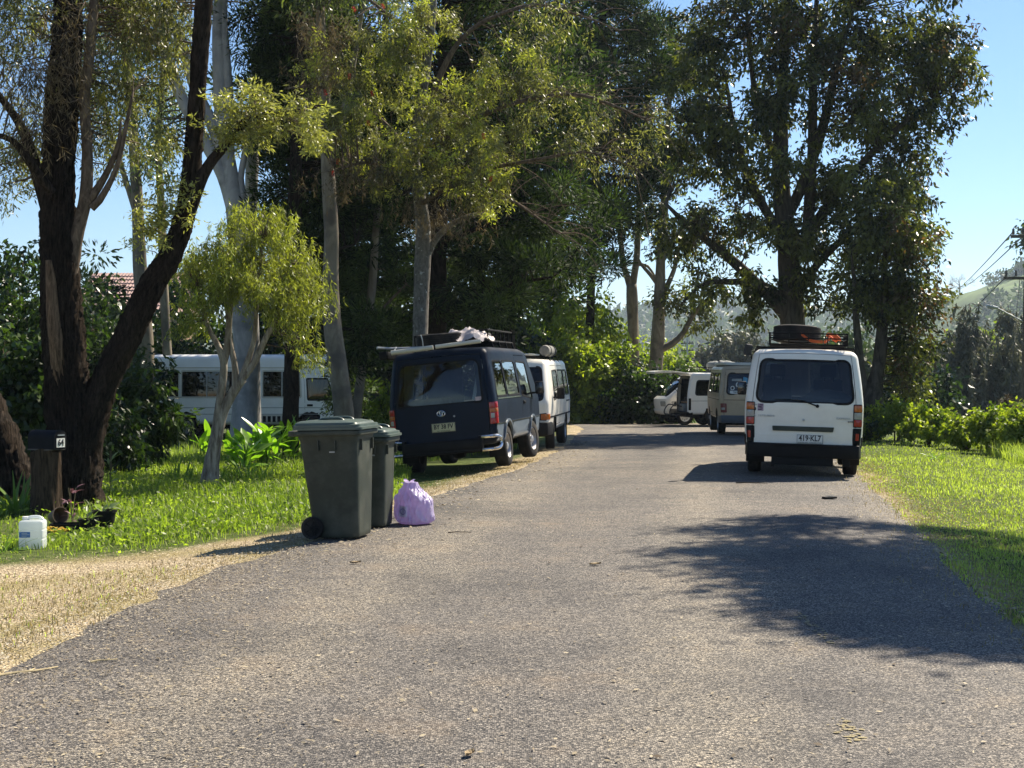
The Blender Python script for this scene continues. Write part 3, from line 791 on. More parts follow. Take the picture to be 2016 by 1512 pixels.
def wing_mirror(van, root, side, y, z, out=.17, w=.15, h=.23, mat=None, tilt=0):
    p = van.map('R' if side > 0 else 'L', [y], [z])[0]; mb = MB()
    q = Vector(p) + Vector((side * out, -.02, .08))
    mb.tube([Vector(p), Vector(p) + Vector((side * out * .55, .02, .0)), q + Vector((0, .02, -h * .2))], [.02, .017, .015], 6)
    m = mb.build('mirror_arm', MT['black'], root)
    mb = MB(); mb.box(q, (w, .09, h)); hs = mb.build('mirror', mat or MT['black'], root, bevel=.025)
    mb = MB(); mb.box(q + Vector((0, -.047, 0)), (w * .82, .006, h * .84)); mb.build('mirror_glass', MT['glass_black'], hs, bevel=.002)
    return hs

def plate(root, loc, rot, body, size, w, h, base, ink, slogan=None, name='number_plate'):
    mb = MB(); mb.box((0, 0, 0), (w, .006, h)); p = mb.build(name, base, root, bevel=.0025); p.location = loc; p.rotation_euler = rot
    mb = MB()
    for sx, sz, ww, hh in ((0, .5, w * .97, .004), (0, -.5, w * .97, .004), (.5, 0, .004, h * .92), (-.5, 0, .004, h * .92)):
        mb.box((sx * w * .97, -.0042, sz * h * .92), (ww, .003, hh))
    mb.build('border', ink, p)
    text(body, size, ink, p, (0, -.0045, .012 if slogan else 0), (R(90), 0, 0), sx=.82, bold=.0025, name='characters')
    if slogan: text(slogan, .020, ink, p, (0, -.0045, -h * .36), (R(90), 0, 0), sx=1.1, name='slogan')
    return p
MT['red_dull'] = M('faded_red_lens', (.16, .014, .016), .3, coat=.3, var=.2, vscale=20)
P4 = lambda u0, v0, u1, v1, r=.03: rpoly([(u0, v0), (u1, v0), (u1, v1), (u0, v1)], r)

# ================================================================== white van parked on the right, rear towards the viewer
def delica():
    D = 20.55; X = (1579 - CX) / FPX * D; yaw = R(-11.0)
    t = thing('parked_van', 'white van with tinted rear window, spare tyre on its roof rack, parked on the right', 'van', (X, D, -.012), (R(.0), R(1.5), yaw), 'vans parked along the road')
    v = Van(4.38, 1.69, .40, 1.845, r=.10, belt=1.03, rr=.19, fu=.52, fl=.06, tumble=.125, tuck=.02, bulge=(.035, .14), crown=.03, cell=.04, droop=.02,
            arches=[(.86, .33, .37), (3.10, .33, .37)], wheel_r=.315)
    glassP = rpoly([(-.685, 1.075), (.705, 1.075), (.70, 1.70), (-.69, 1.70)], [.13, .13, .10, .10], 7)
    v.region('tailgate', 'B', -.735, .735, .455, 1.785); v.hole('B', glassP)
    sw1 = P4(.28, 1.12, 1.15, 1.64, .07); sw2 = P4(1.22, 1.12, 2.25, 1.64, .07); sw3 = rpoly([(2.52, 1.10), (3.55, 1.10), (3.42, 1.64), (2.52, 1.64)], .06)
    for w_ in (sw1, sw2, sw3): v.hole('LR', w_)
    ws = P4(-.70, 1.10, .70, 1.70, .09); v.hole('F', ws)
    v.region('sliding_door', 'L', 1.19, 2.42, .46, 1.75); v.region('front_door', 'L', 2.46, 3.62, .62, 1.75); v.region('driver_door', 'R', 2.46, 3.62, .62, 1.75)
    o = v.build('body', MT['white'], t)
    tg = o['tailgate']
    wn_ = v.seal('rear_window_rim', 'B', glassP, .035, MT['black'], tg); v.patch('rear_window', 'B', glassP, MT['glass_rear'], tg, off=-.004, thick=.004)
    for w_ in (sw1, sw2, sw3): v.window('LR', w_, MT['glass_dark'], t)
    v.window('F', ws, MT['glass_clear'], t, name='windscreen')
    seats(t, 2.75, z0=.78); dash(t, 3.75, 1.6, 1.1)
    mb = MB(); mb.box((0, 1.3, .62), (1.5, 2.4, .10)); mb.box((0, 1.0, .80), (1.35, 1.8, .26)); mb.build('bed_platform', MT['seat'], t, bevel=.03)
    mb = MB(); mb.lathe([(.001, .34), (.2, .32), (.42, .2), (.5, 0)], 20, 'Z', (.35, .75, .93)); mb.build('bedding', MT['curtain'], t)
    # tail lamps with three lenses, black corner below with a red reflector
    for sx, nm in ((-1, 'tail_light'), (1, 'tail_light')):
        a0, a1 = sorted((sx * .700, sx * .842))
        lamp = v.patch(nm, 'B', P4(a0, .74, a1, 1.075, .02), MT['black'], t, off=.010, thick=.03)
        for (z0, z1, mt, n2) in ((.965, 1.06, MT['amber'], 'amber_lens'), (.86, .955, MT['clear'], 'clear_lens'), (.755, .85, MT['red'], 'red_lens')):
            v.patch(n2, 'B', P4(a0 + .012, z0, a1 - .008, z1, .012), mt, lamp, off=.020, thick=.02)
        cp = v.patch('corner_guard', 'B', P4(a0, .405, a1, .73, .02), MT['black'], t, off=.012, thick=.03)
        v.patch('red_reflector', 'B', P4(a0 + .045, .555, a1 - .055, .655, .006), MT['red'], cp, off=.018, thick=.01)
        v.patch('corner_guard', 'R' if sx > 0 else 'L', P4(.02, .41, .40, .60, .03), MT['black'], t, off=.010, thick=.03)
    # rear bumper with step
    mb = MB(); prof = [(-.83, .20), (-.79, -.045), (.79, -.045), (.83, .20), (.74, .20), (.72, .06), (-.72, .06), (-.74, .20)]
    mb.prism(prof, .20, lambda a, b, w: (a, b, .285 + w)); bp = mb.build('bumper', MT['black'], t, bevel=.02)
    mb = MB(); mb.box((0, -.06, .47), (.98, .07, .025)); mb.build('step_tread', MT['black'], bp, bevel=.006)
    mb = MB(); mb.box((0, .02, .235), (.86, .09, .12)); mb.build('tow_beam', MT['gap'], t, bevel=.01)
    for c_, d_ in (((.62, .1, .24), (.10, .12, .14)), ((-.42, .05, .22), (.05, .06, .16))): mb = MB(); mb.box(c_, d_); mb.build('bumper_bracket', MT['gap'], t, bevel=.008)
    # garnish, plate, lettering, lock, wiper
    g_ = v.patch('handle_garnish', 'B', rpoly([(-.44, .665), (.42, .665), (.435, .735), (-.445, .735)], .012), MT['bin'], tg, off=.024, thick=.04)
    mb = MB(); mb.lathe([(.001, -.02), (.016, -.018), (.018, 0)], 14, 'Y', (-.0, -.0, .83)); mb.build('lock', MT['galv'], tg)
    plate(tg, (.095, -.012, .553), (0, 0, 0), '419·KL7', .112, .372, .132, MT['plate_w'], MT['plate_ink'], 'QUEENSLAND - SUNSHINE STATE')
    text('MITSUBISHI', .040, MT['galv'], tg, (-.53, -.004, .875), (R(90), 0, R(1)), sx=1.15, name='maker_lettering')
    mb = MB()
    for a in (90, 210, 330):
        c, s_ = math.cos(R(a)), math.sin(R(a)); q = lambda k, w: (-.70 + .017 * k * c - w * s_, .875 + .017 * k * s_ + w * c)
        mb.prism([q(0, 0), q(.5, .006), q(1.15, 0), q(.5, -.006)], .004, lambda u, w2, h: (u, -.002 - h, w2))
    mb.build('maker_emblem', MT['galv'], tg)
    text('EXPRESS', .040, MT['galv'], tg, (.56, -.004, .865), (R(90), 0, R(-1)), sx=1.35, name='model_lettering')
    text('SWB', .030, MT['plate_ink'], tg, (.66, -.004, .822), (R(90), 0, R(-1)), sx=1.2, bold=.001, name='model_lettering')
    mb = MB(); pv = v.map('B', [.19], [1.035], .012)[0]; mid = v.map('B', [.03], [1.09], .03)[0]; en = v.map('B', [-.06], [1.11], .025)[0]
    mb.tube([pv, mid, en], [.012, .010, .007], 6); mb.lathe([(.001, -.03), (.022, -.025), (.026, .01)], 14, 'Y', tuple(pv))
    mb.tube(v.map('B', [-.42, -.2, .02], [1.112, 1.117, 1.105], .016), .008, 6); mb.build('wiper', MT['black'], tg)
    for z_ in (.815, .60): v.strip('panel_crease', 'B', [(-.69, z_), (.69, z_)], .014, MT['white'], tg, off=.006)
    v.strip('lower_lip', 'B', [(-.69, .47), (.69, .47)], .010, MT['gap'], tg, off=.003)
    # stickers on the tailgate's left
    st = M('mauve_sticker', (.36, .25, .33), .5, var=.3, vscale=40)
    s1 = v.patch('sticker', 'B', P4(-.66, .945, -.575, 1.05, .004), st, tg, off=.003, thick=.004)
    for k in range(4): v.patch('printed_mark', 'B', P4(-.65 + .018 * (k % 2), .955 + .023 * k, -.60 + .012 * (k % 2), .967 + .023 * k, .002), MT['maroon'], s1, off=.0045, thick=.002)
    v.patch('sticker', 'B', P4(-.725, .945, -.68, .995, .02), MT['maroon'], tg, off=.003, thick=.004)
    text('FNH', .034, MT['maroon'], tg, (-.703, -.000, 1.03), (R(90), 0, R(3)), name='sticker')
    # mud flaps, wheels
    for sx in (-1, 1):
        mb = MB(); mb.box((sx * .685, .46, .285), (.27, .012, .22), (.06, 0, 0)); mb.build('mud_flap', MT['black'], t, bevel=.003)
        v.wheel(t, sx * .70, .86); v.wheel(t, sx * .70, 3.10)
    wing_mirror(v, t, -1, 3.55, 1.14, .17, .15, .23)
    # convex reversing mirror on a stalk at the rear left roof corner
    mb = MB(); c0 = v.map('L', [.10], [1.70])[0]; q = Vector(c0) + Vector((-.06, -.06, .10))
    mb.tube([c0, Vector(c0) + Vector((-.03, -.04, .12)), q], .011, 6); st_ = mb.build('reversing_mirror', MT['black'], t)
    mb = MB(); mb.box(q + Vector((0, -.01, .04)), (.11, .06, .17), (.3, .1, .5)); mb.build('mirror_shell', MT['seat'], st_, bevel=.02)
    v.strip('rub_strip', 'L', [(.35, .74), (4.0, .74)], .05, MT['black'], t, off=.012); v.strip('rub_strip', 'R', [(.35, .74), (4.0, .74)], .05, MT['black'], t, off=.012)
    # roof rack
    mb = MB(); z = 1.885
    x0, x1, y0, y1 = -.52, .60, .30, 1.75
    for zz in (z + .04, z + .13, z + .20):
        mb.tube(spline([(x0, y0, zz), (x1, y0, zz), (x1, y1, zz), (x0, y1, zz), (x0, y0, zz)], 5), .011, 6)
    for x in np.linspace(x0, x1, 5):
        for y in (y0, y1): mb.tube([(x, y, z + .03), (x, y, z + .20)], .009, 5)
    for y in np.linspace(y0, y1, 5):
        for x in (x0, x1): mb.tube([(x, y, z + .03), (x, y, z + .20)], .009, 5)
        mb.tube([(x0, y, z + .03), (x1, y, z + .03)], .010, 5)
    for x in np.linspace(x0 + .1, x1 - .1, 6): mb.tube([(x, y0, z + .035), (x, y1, z + .035)], .007, 5)
    rk = mb.build('roof_rack', MT['black'], t)
    for y in (.42, 1.05, 1.62):
        mb = MB(); mb.tube([(-.74, y, z - .10), (-.70, y, z - .01), (.70, y, z - .01), (.74, y, z - .10)], .016, 6); mb.build('crossbar', MT['black'], rk)
    return t, v
def spare_tyre(loc, rot, R_, w, label):
    o = thing('spare_tyre', label, 'tyre', loc, rot, 'spare tyres carried on van roofs')
    mb = MB(); rim = R_ * .58
    prof = [(rim, -w * .4), (rim + .015, -w * .5), (R_ * .86, -w * .54), (R_ * .96, -w * .47)]
    for k in range(6):
        a = -w * .40 + k * w * .16; prof += [(R_, a - w * .055), (R_, a + w * .055), (R_ - .010, a + w * .06), (R_ - .010, a + w * .10)]
    prof = prof[:-2] + [(R_ * .96, w * .47), (R_ * .86, w * .54), (rim + .015, w * .5), (rim, w * .4)]
    mb.lathe(prof, 48); mb.build('tread', MT['rubber'], o, angle=25)
    mb = MB(); mb.lathe([(rim + .003, -w * .42), (rim - .02, -w * .3), (rim - .03, w * .1), (rim * .6, w * .16), (rim * .3, w * .02), (.001, w * .02)], 36); mb.build('rim', MT['steel'], o)
    return o
T_DEL, V_DEL = delica()
bpy.context.view_layer.update()
def on(t, p): return tuple(t.matrix_world @ Vector(p))
spare_tyre(on(T_DEL, (-.12, 1.0, 2.085)), (R(-5), R(3), R(-11)), .355, .22, 'big black spare tyre lying in the roof rack of the white van')
o = thing('cargo_strap', 'orange red cargo strap bundled in the roof rack beside the spare tyre', 'strap', on(T_DEL, (.30, .62, 1.95)), (0, 0, R(-11)))
sm = M('orange_webbing', (.60, .12, .035), .8, var=.25, vscale=30, bump=.3, bscale=80)
mb = MB(); rs = np.random.RandomState(4)
mb.tube(spline([(-.02, -.20, .02), (.10, -.05, .10), (.20, -.18, .05), (.12, -.25, .12), (.02, -.08, .13), (.16, -.1, .03)], .03), .022, 6); mb.build('bundle', sm, o)
mb = MB(); pl = spline([(-.36, -.26, .14), (-.22, -.28, .04), (-.05, -.24, .02)], .03)
V = []; 
for p in pl: V += [p + np.array((0, 0, .022)), p - np.array((0, 0, .022))]
mb.add(V, [(2 * i, 2 * i + 1, 2 * i + 3, 2 * i + 2) for i in range(len(pl) - 1)]); mb.build('loose_end', sm, o, normals=False)

# ================================================================== dark blue van on the left verge
def hiace_blue():
    D = 21.75; X = -1.00; yaw = R(-10.5)
    t = thing('parked_van', 'dark blue van with pale lower sides, chrome bumper ends and a loaded roof basket', 'van', (X, D, -.055), (R(0), R(-5.2), yaw), 'vans parked along the road')
    v = Van(4.43, 1.69, .40, 1.90, r=.10, belt=1.02, rr=.14, fu=.55, fl=.05, tumble=.125, tuck=.035, bulge=(.05, .14), crown=.035, cell=.04, droop=.02,
            arches=[(1.02, .34, .385), (3.36, .34, .385)], wheel_r=.325)
    glassP = rpoly([(-.70, 1.06), (.66, 1.06), (.68, 1.72), (-.69, 1.72)], [.06, .06, .13, .13], 7)
    v.region('tailgate', 'B', -.735, .735, .50, 1.795); v.hole('B', glassP)
    s1 = rpoly([(.22, 1.12), (1.10, 1.12), (1.10, 1.68), (.30, 1.68)], .07); s2 = P4(1.18, 1.12, 2.24, 1.68, .07); s3 = rpoly([(2.42, 1.10), (3.50, 1.02), (3.34, 1.66), (2.42, 1.68)], .06)
    for w_ in (s1, s2, s3): v.hole('LR', w_)
    ws = P4(-.70, 1.06, .70, 1.74, .09); v.hole('F', ws)
    for f in 'LR': v.region('front_door' + ('/front_door' if f == 'L' else ''), f, 2.36, 3.60, .52, 1.78)
    v.region('sliding_door', 'L', 1.14, 2.32, .48, 1.78)
    o = v.build('body', MT['navy'], t)
    tg = o['tailgate']
    v.seal('rear_window_rim', 'B', glassP, .035, MT['black'], tg); v.patch('rear_window', 'B', glassP, MT['glass_mid'], tg, off=-.004, thick=.004)
    for w_ in (s1, s2, s3): v.window('LR', w_, MT['glass_dark'] if w_ is not s3 else MT['glass_mid'], t, seal_mat=MT['black'])
    v.window('F', ws, MT['glass_clear'], t, name='windscreen')
    for f in 'LR':
        v.strip('chrome_strip', f, [(.22, 1.085), (2.28, 1.085)], .022, MT['chrome'], t, off=.012)
        v.strip('waist_line', f, [(.05, .70), (4.25, .70)], .022, MT['chrome'], t, off=.011)
        # paler lower flank, in pieces between the wheel arches
        for (a, b) in ((.06, .60), (1.44, 2.94), (3.78, 4.28)):
            v.patch('lower_panel', f, P4(a, .425, b, .685, .02), MT['bluegrey'], t, off=.004, thick=.006, rings=(1, .8, .5, .2))
        for (ay, az, ar) in v.arches:
            a = np.linspace(-.1, math.pi + .1, 28); v.strip('arch_flare', f, np.stack((ay + (ar + .012) * np.cos(a), az + (ar + .012) * np.sin(a)), 1), .035, MT['bluegrey'], t, off=.022, thick=.04)
    seats(t, 2.55, z0=.78); dash(t, 3.70, 1.6, 1.08)
    # curtains and clutter behind the rear glass
    rs = np.random.RandomState(2)
    for (x0, x1) in ((-.66, -.50), (.52, .64)):
        mb = MB(); n = 22; V = []
        for i in range(n):
            x = x0 + (x1 - x0) * i / (n - 1); yy = .26 + .02 * math.sin(i * 1.9)
            V += [(x, yy + .04, 1.08), (x * .95, yy + .18, 1.72)]
        mb.add(V, [(2 * i, 2 * i + 2, 2 * i + 3, 2 * i + 1) for i in range(n - 1)]); mb.build('curtain', MT['curtain'], t, normals=False)
    mb = MB(); mb.box((-.33, .55, 1.12), (.62, .7, .10)); mb.box((0, 1.3, .82), (1.4, 1.9, .5)); mb.build('bed_platform', MT['curtain'], t, bevel=.03)
    for c_, d_ in (((-.30, 1.7, 1.40), (.60, .06, .62)), ((.42, 2.0, 1.30), (.30, .06, .6))): mb = MB(); mb.box(c_, d_); mb.build('cabin_divider', MT['seat'], t, bevel=.02)
    # tail lamps on the rear corners, wrapping to the side
    for sx in (-1, 1):
        f2 = 'R' if sx > 0 else 'L'; a0, a1 = sorted((sx * .745, sx * .843))
        lamp = v.patch('tail_light', 'B', P4(a0, .70, a1, 1.05, .012), MT['black'], t, off=.010, thick=.03)
        side = v.patch('tail_light_side', f2, P4(.002, .70, .11, 1.05, .012), MT['black'], lamp, off=.010, thick=.03)
        for (z0, z1, mt, n2) in ((.95, 1.04, MT['red'], 'red_lens'), (.89, .945, MT['amber'], 'amber_lens'), (.80, .885, MT['red'], 'red_lens'), (.71, .795, MT['red'], 'red_lens')):
            v.patch(n2, 'B', P4(a0 + .006, z0, a1, z1, .006), mt, lamp, off=.019, thick=.02)
            v.patch(n2, f2, P4(.0, z0, .10, z1, .006), mt, lamp, off=.019, thick=.02)
        v.patch('clear_lens', 'B', P4(a0 + .02, .80, a1 - .02, .87, .006), MT['clear'], lamp, off=.024, thick=.02)
    # bumper: dark beam and chrome tube loops at the ends
    mb = MB(); mb.box((0, -.10, .43), (1.20, .10, .16)); mb.box((0, -.10, .335), (1.16, .09, .05)); bp = mb.build('bumper', MT['black'], t, bevel=.02)
    for sx in (-1, 1):
        mb = MB()
        mb.tube(spline([(sx * .58, -.12, .53), (sx * .76, -.12, .53), (sx * .865, -.02, .52), (sx * .885, .06, .47), (sx * .885, .06, .40), (sx * .865, -.02, .345), (sx * .76, -.12, .335), (sx * .58, -.12, .335)], .03), .026, 10)
        mb.build('bumper_tube', MT['chrome'], bp)
        mb = MB(); mb.box((sx * .60, -.08, .43), (.05, .14, .24)); mb.build('bumper_bracket', MT['black'], bp, bevel=.008)
        mb = MB(); mb.box((sx * .70, .60, .30), (.26, .012, .24), (.05, 0, 0)); mb.build('mud_flap', MT['black'], t, bevel=.003)
        v.wheel(t, sx * .715, 1.02, w=.20); v.wheel(t, sx * .715, 3.36, w=.20, steer=R(-8))
    mb = MB(); mb.box((0, .05, .36), (.9, .12, .10)); mb.tube([(-.45, -.02, .30), (-.45, .5, .32)], .028, 8); mb.build('tow_beam', MT['gap'], t, bevel=.01)
    # emblem of three ovals, plate, garnish, lock
    mb = MB(); ell = lambda rx, rz, cx, cz: [(cx + rx * math.cos(a), -.016, cz + rz * math.sin(a)) for a in np.linspace(0, 2 * math.pi, 33)]
    for rx, rz, cx, cz in ((.062, .043, .0, .93), (.020, .040, .0, .932), (.042, .016, .0, .952)): mb.tube(ell(rx, rz, cx, cz), .006, 6, cap=False)
    mb.build('maker_emblem', MT['chrome'], tg)
    plate(tg, (.02, -.018, .715), (0, 0, 0), 'BY 38 FV', .098, .372, .136, MT['plate_y'], MT['plate_ink'], 'NEW SOUTH WALES')
    v.patch('plate_recess', 'B', P4(-.26, .62, .32, .82, .02), MT['navy'], tg, off=.004, thick=.01)
    mb = MB(); mb.lathe([(.001, -.02), (.014, -.018), (.016, 0)], 12, 'Y', (.20, 0, .875)); mb.build('lock', MT['galv'], tg)
    mb = MB(); p = v.map('R', [2.47], [.98])[0]; mb.box(Vector(p) + Vector((.014, .09, 0)), (.025, .15, .03)); mb.box(Vector(p) + Vector((.006, .09, 0)), (.012, .19, .06)); mb.build('door_handle', MT['black'], o['front_door'], bevel=.006)
    st = M('pale_sticker', (.46, .36, .36), .6, var=.2, vscale=30); v.patch('sticker', 'B', P4(.55, 1.08, .66, 1.14, .004), st, tg, off=.0, thick=.003)
    wing_mirror(v, t, 1, 3.50, 1.12, .15, .15, .22); wing_mirror(v, t, -1, 3.50, 1.12, .15, .15, .22)
    # awning tubes and long bar along the rear edge of the roof
    for (a, b, zz, r_) in (((-.72, .06, 1.93), (-.06, .10, 1.955), 0, .036), ((-.02, .10, 1.958), (.68, .16, 1.985), 0, .032)):
        mb = MB(); mb.tube([a, b], r_, 12); mb.build('awning_tube', MT['cream'], t)
    mb = MB(); mb.tube(spline([(-.95, .10, 2.03), (-.72, .3, 2.0), (-.30, .5, 1.98)], .1), .022, 8); mb.tube([(-.72, .1, 1.90), (-.70, .3, 2.02)], .012, 6); mb.build('awning_arm', MT['galv'], t)
    mb = MB(); mb.box((-.88, 1.2, 1.90), (.14, 2.1, .13)); mb.build('awning_case', MT['black'], t, bevel=.03)
    # roof basket
    mb = MB(); z = 1.99
    x0, x1, y0, y1 = -.58, .62, 1.05, 3.15
    for zz, rr_ in ((z + .02, .018), (z + .20, .016)):
        mb.tube(spline([(x0, y0, zz), (x1, y0, zz), (x1, y1, zz), (x0, y1, zz), (x0, y0, zz)], 5), rr_, 8)
    for y in np.linspace(y0, y1, 7):
        for x in (x0, x1): mb.tube([(x, y, z + .02), (x, y, z + .20)], .012, 6)
        mb.tube([(x0, y, z + .02), (x1, y, z + .02)], .013, 6)
    for x in np.linspace(x0, x1, 5):
        for y in (y0, y1): mb.tube([(x, y, z + .02), (x, y, z + .20)], .012, 6)
    for x in np.linspace(x0 + .1, x1 - .1, 5): mb.tube([(x, y0, z + .03), (x, y1, z + .03)], .008, 5)
    rk = mb.build('roof_basket', MT['black'], t)
    for y in (1.2, 1.8, 2.4, 3.0):
        for x in (x0 - .07, x1 + .06): mb = MB(); mb.tube([(x, y, 1.86), (x * .93, y, z + .02)], .016, 6); mb.build('basket_foot', MT['black'], rk)
    mb = MB(); mb.tube([(-.6, .55, 1.965), (.6, .55, 1.99)], .02, 6); mb.build('crossbar', MT['black'], t)
    return t, v
T_BLUE, V_BLUE = hiace_blue()
bpy.context.view_layer.update()
spare_tyre(on(T_BLUE, (-.10, .78, 2.085)), (R(2), R(-4), R(-10)), .37, .20, 'spare tyre strapped flat on the roof of the dark blue van')
# crumpled pale sheet over the load
o = thing('tarpaulin', 'crumpled pale tarpaulin thrown over the load on the dark blue van', 'tarpaulin', on(T_BLUE, (.25, 1.0, 2.06)), (0, R(-5), R(-10)))
rs = np.random.RandomState(8); n = 26; V = []
for j in range(n):
    for i in range(n):
        u, w = i / (n - 1) * 2 - 1, j / (n - 1) * 2 - 1; rr_ = max(abs(u), abs(w))
        z = .17 * (1 - rr_ ** 3) + .022 * math.sin(u * 9 + w * 4) * (1 - .3 * rr_) + .018 * math.sin(u * 5 - w * 11 + 1) + .012 * rs.normal() - .02
        V.append((u * .40 + .02 * math.sin(w * 9), w * .42 + .02 * math.sin(u * 8), z))
mb = MB(); mb.add(V, [(j * n + i, j * n + i + 1, (j + 1) * n + i + 1, (j + 1) * n + i) for j in range(n - 1) for i in range(n - 1)])
tarp = M('tarp_cloth', (.58, .52, .50), .7, var=.25, vscale=5, bump=.4, bscale=14, dirt=(.12, .07, .08), dirt_amt=.7)
mb.build('sheet', tarp, o, normals=False, angle=180)
mb = MB(); mb.box((0, .3, .03), (.62, .9, .16)); mb.build('covered_load', MT['seat'], o, bevel=.05)
mb = MB(); mb.tube(spline([(-.56, -.62, .12), (-.54, -.62, .02), (-.55, -.58, -.10)], .04), .008, 5); mb.build('strap', MT['plate_w'], o)

# ================================================================== white van behind it, facing the viewer
def hiace_white():
    D = 29.4; X = -.04; L = 4.43; W = 1.69; head = R(180 - 8)   # its nose points back at the viewer
    # nose at local y = L; place so that the nose lands at (X, D)
    yaw = R(180 - 8.0); hx, hy = -math.sin(yaw), math.cos(yaw)
    t = thing('parked_van', 'white van facing the camera nose to tail with the dark blue van, dark lower front', 'van', (X - hx * L, D - hy * L, -.165), (0, R(1.5), yaw), 'vans parked along the road')
    v = Van(L, W, .40, 1.90, r=.10, belt=1.02, rr=.14, fu=.50, fl=.03, tumble=.125, tuck=.035, bulge=(.05, .12), crown=.035, cell=.055, arches=[(1.02, .34, .385), (3.36, .34, .385)], wheel_r=.325)
    ws = P4(-.72, 1.06, .72, 1.74, .09); v.hole('F', ws)
    s1 = P4(.28, 1.12, 1.10, 1.68, .07); s2 = P4(1.18, 1.12, 2.24, 1.68, .07); s3 = rpoly([(2.42, 1.10), (3.52, 1.04), (3.36, 1.66), (2.42, 1.68)], .06)
    for w_ in (s1, s2, s3): v.hole('LR', w_)
    gl = P4(-.68, 1.06, .68, 1.72, .1); v.hole('B', gl)
    for f in 'LR': v.region('front_door' + ('/front_door' if f == 'L' else ''), f, 2.36, 3.60, .52, 1.78)
    v.region('sliding_door', 'L', 1.14, 2.32, .48, 1.78)
    o = v.build('body', MT['white'], t)
    v.window('F', ws, MT['glass_dark'], t, name='windscreen', seal_w=.045)
    for w_ in (s1, s2, s3): v.window('LR', w_, MT['glass_dark'], t)
    v.window('B', gl, MT['glass_mid'], t, name='rear_window')
    seats(t, 2.55, z0=.78); dash(t, 3.65, 1.6, 1.08)
    gr = v.patch('grille', 'F', P4(-.80, .63, .80, .79, .02), MT['black'], t, off=.010, thick=.02, rings=(1, .8, .6, .4, .2))
    for sx in (-1, 1):
        a0, a1 = sorted((sx * .42, sx * .66)); v.patch('headlight', 'F', P4(a0, .645, a1, .775, .02), MT['clear'], gr, off=.022, thick=.02)
        a0, a1 = sorted((sx * .68, sx * .84)); v.patch('indicator', 'F', P4(a0, .65, a1, .77, .02), MT['amber'], gr, off=.022, thick=.02)
        f2 = 'R' if sx > 0 else 'L'; v.patch('indicator', f2, P4(4.30, .65, 4.43, .77, .02), MT['amber'], gr, off=.016, thick=.02)
        v.wheel(t, sx * .715, 1.02); v.wheel(t, sx * .715, 3.36, steer=R(6))
    mb = MB(); pr = [(-.86, 3.95), (-.80, 4.44), (-.5, 4.52), (.5, 4.52), (.80, 4.44), (.86, 3.95), (.78, 3.95), (.74, 4.30), (-.74, 4.30), (-.78, 3.95)]
    mb.prism(pr, .27, lambda a, b, w: (a, b, .33 + w)); mb.build('bumper', MT['black'], t, bevel=.03)
    for f in 'LR': v.strip('side_moulding', f, [(.1, .70), (4.2, .70)], .03, MT['black'], t, off=.012); v.strip('door_track', f, [(.3, .98), (1.1, .98)], .03, MT['black'], t, off=.010)
    wing_mirror(v, t, -1, 3.62, 1.10, .16, .16, .24); wing_mirror(v, t, 1, 3.62, 1.10, .16, .16, .24)
    mb = MB(); 
    for x in (-.6, 0, .6): mb.tube([(x, 1.2, 1.99), (x, 3.1, 1.99)], .015, 6)
    for y in (1.3, 2.1, 2.9): mb.tube([(-.72, y, 1.86), (-.66, y, 1.985), (.66, y, 1.985), (.72, y, 1.86)], .016, 6)
    rk = mb.build('roof_rack', MT['black'], t)
    return t, v
T_WH, V_WH = hiace_white()
bpy.context.view_layer.update()
o = thing('solar_panel', 'flat solar panel lying on the roof of the white van facing the camera', 'solar panel', on(T_WH, (.22, 2.2, 2.03)), (0, R(2), R(171)))
mb = MB(); mb.box((0, 0, 0), (1.0, 1.7, .035)); mb.build('frame', MT['galv'], o, bevel=.004)
mb = MB()
for i in range(4):
    for j in range(7): mb.box((-.36 + i * .24, -.70 + j * .235, .019), (.225, .22, .006))
mb.build('cells', MT['glass_black'], o)
o = thing('rolled_swag', 'rolled grey canvas swag tied beside the solar panel on the white van', 'swag', on(T_WH, (-.62, 2.5, 2.10)), (0, 0, R(171)))
mb = MB(); k = [(.001, -.62), (.06, -.63), (.11, -.60), (.125, -.55)] + [(.122 + .008 * math.sin(i * 1.7), -.5 + i * .1) for i in range(11)] + [(.11, .58), (.05, .6), (.001, .6)]
mb.lathe(k, 20, 'Y'); mb.build('roll', M('swag_canvas', (.20, .195, .18), .9, var=.25, vscale=9, bump=.4, bscale=30), o)
for y in (-.35, .35): mb = MB(); mb.lathe([(.128, y - .02), (.136, y - .018), (.136, y + .018), (.128, y + .02)], 20, 'Y'); mb.build('tie', MT['black'], o)

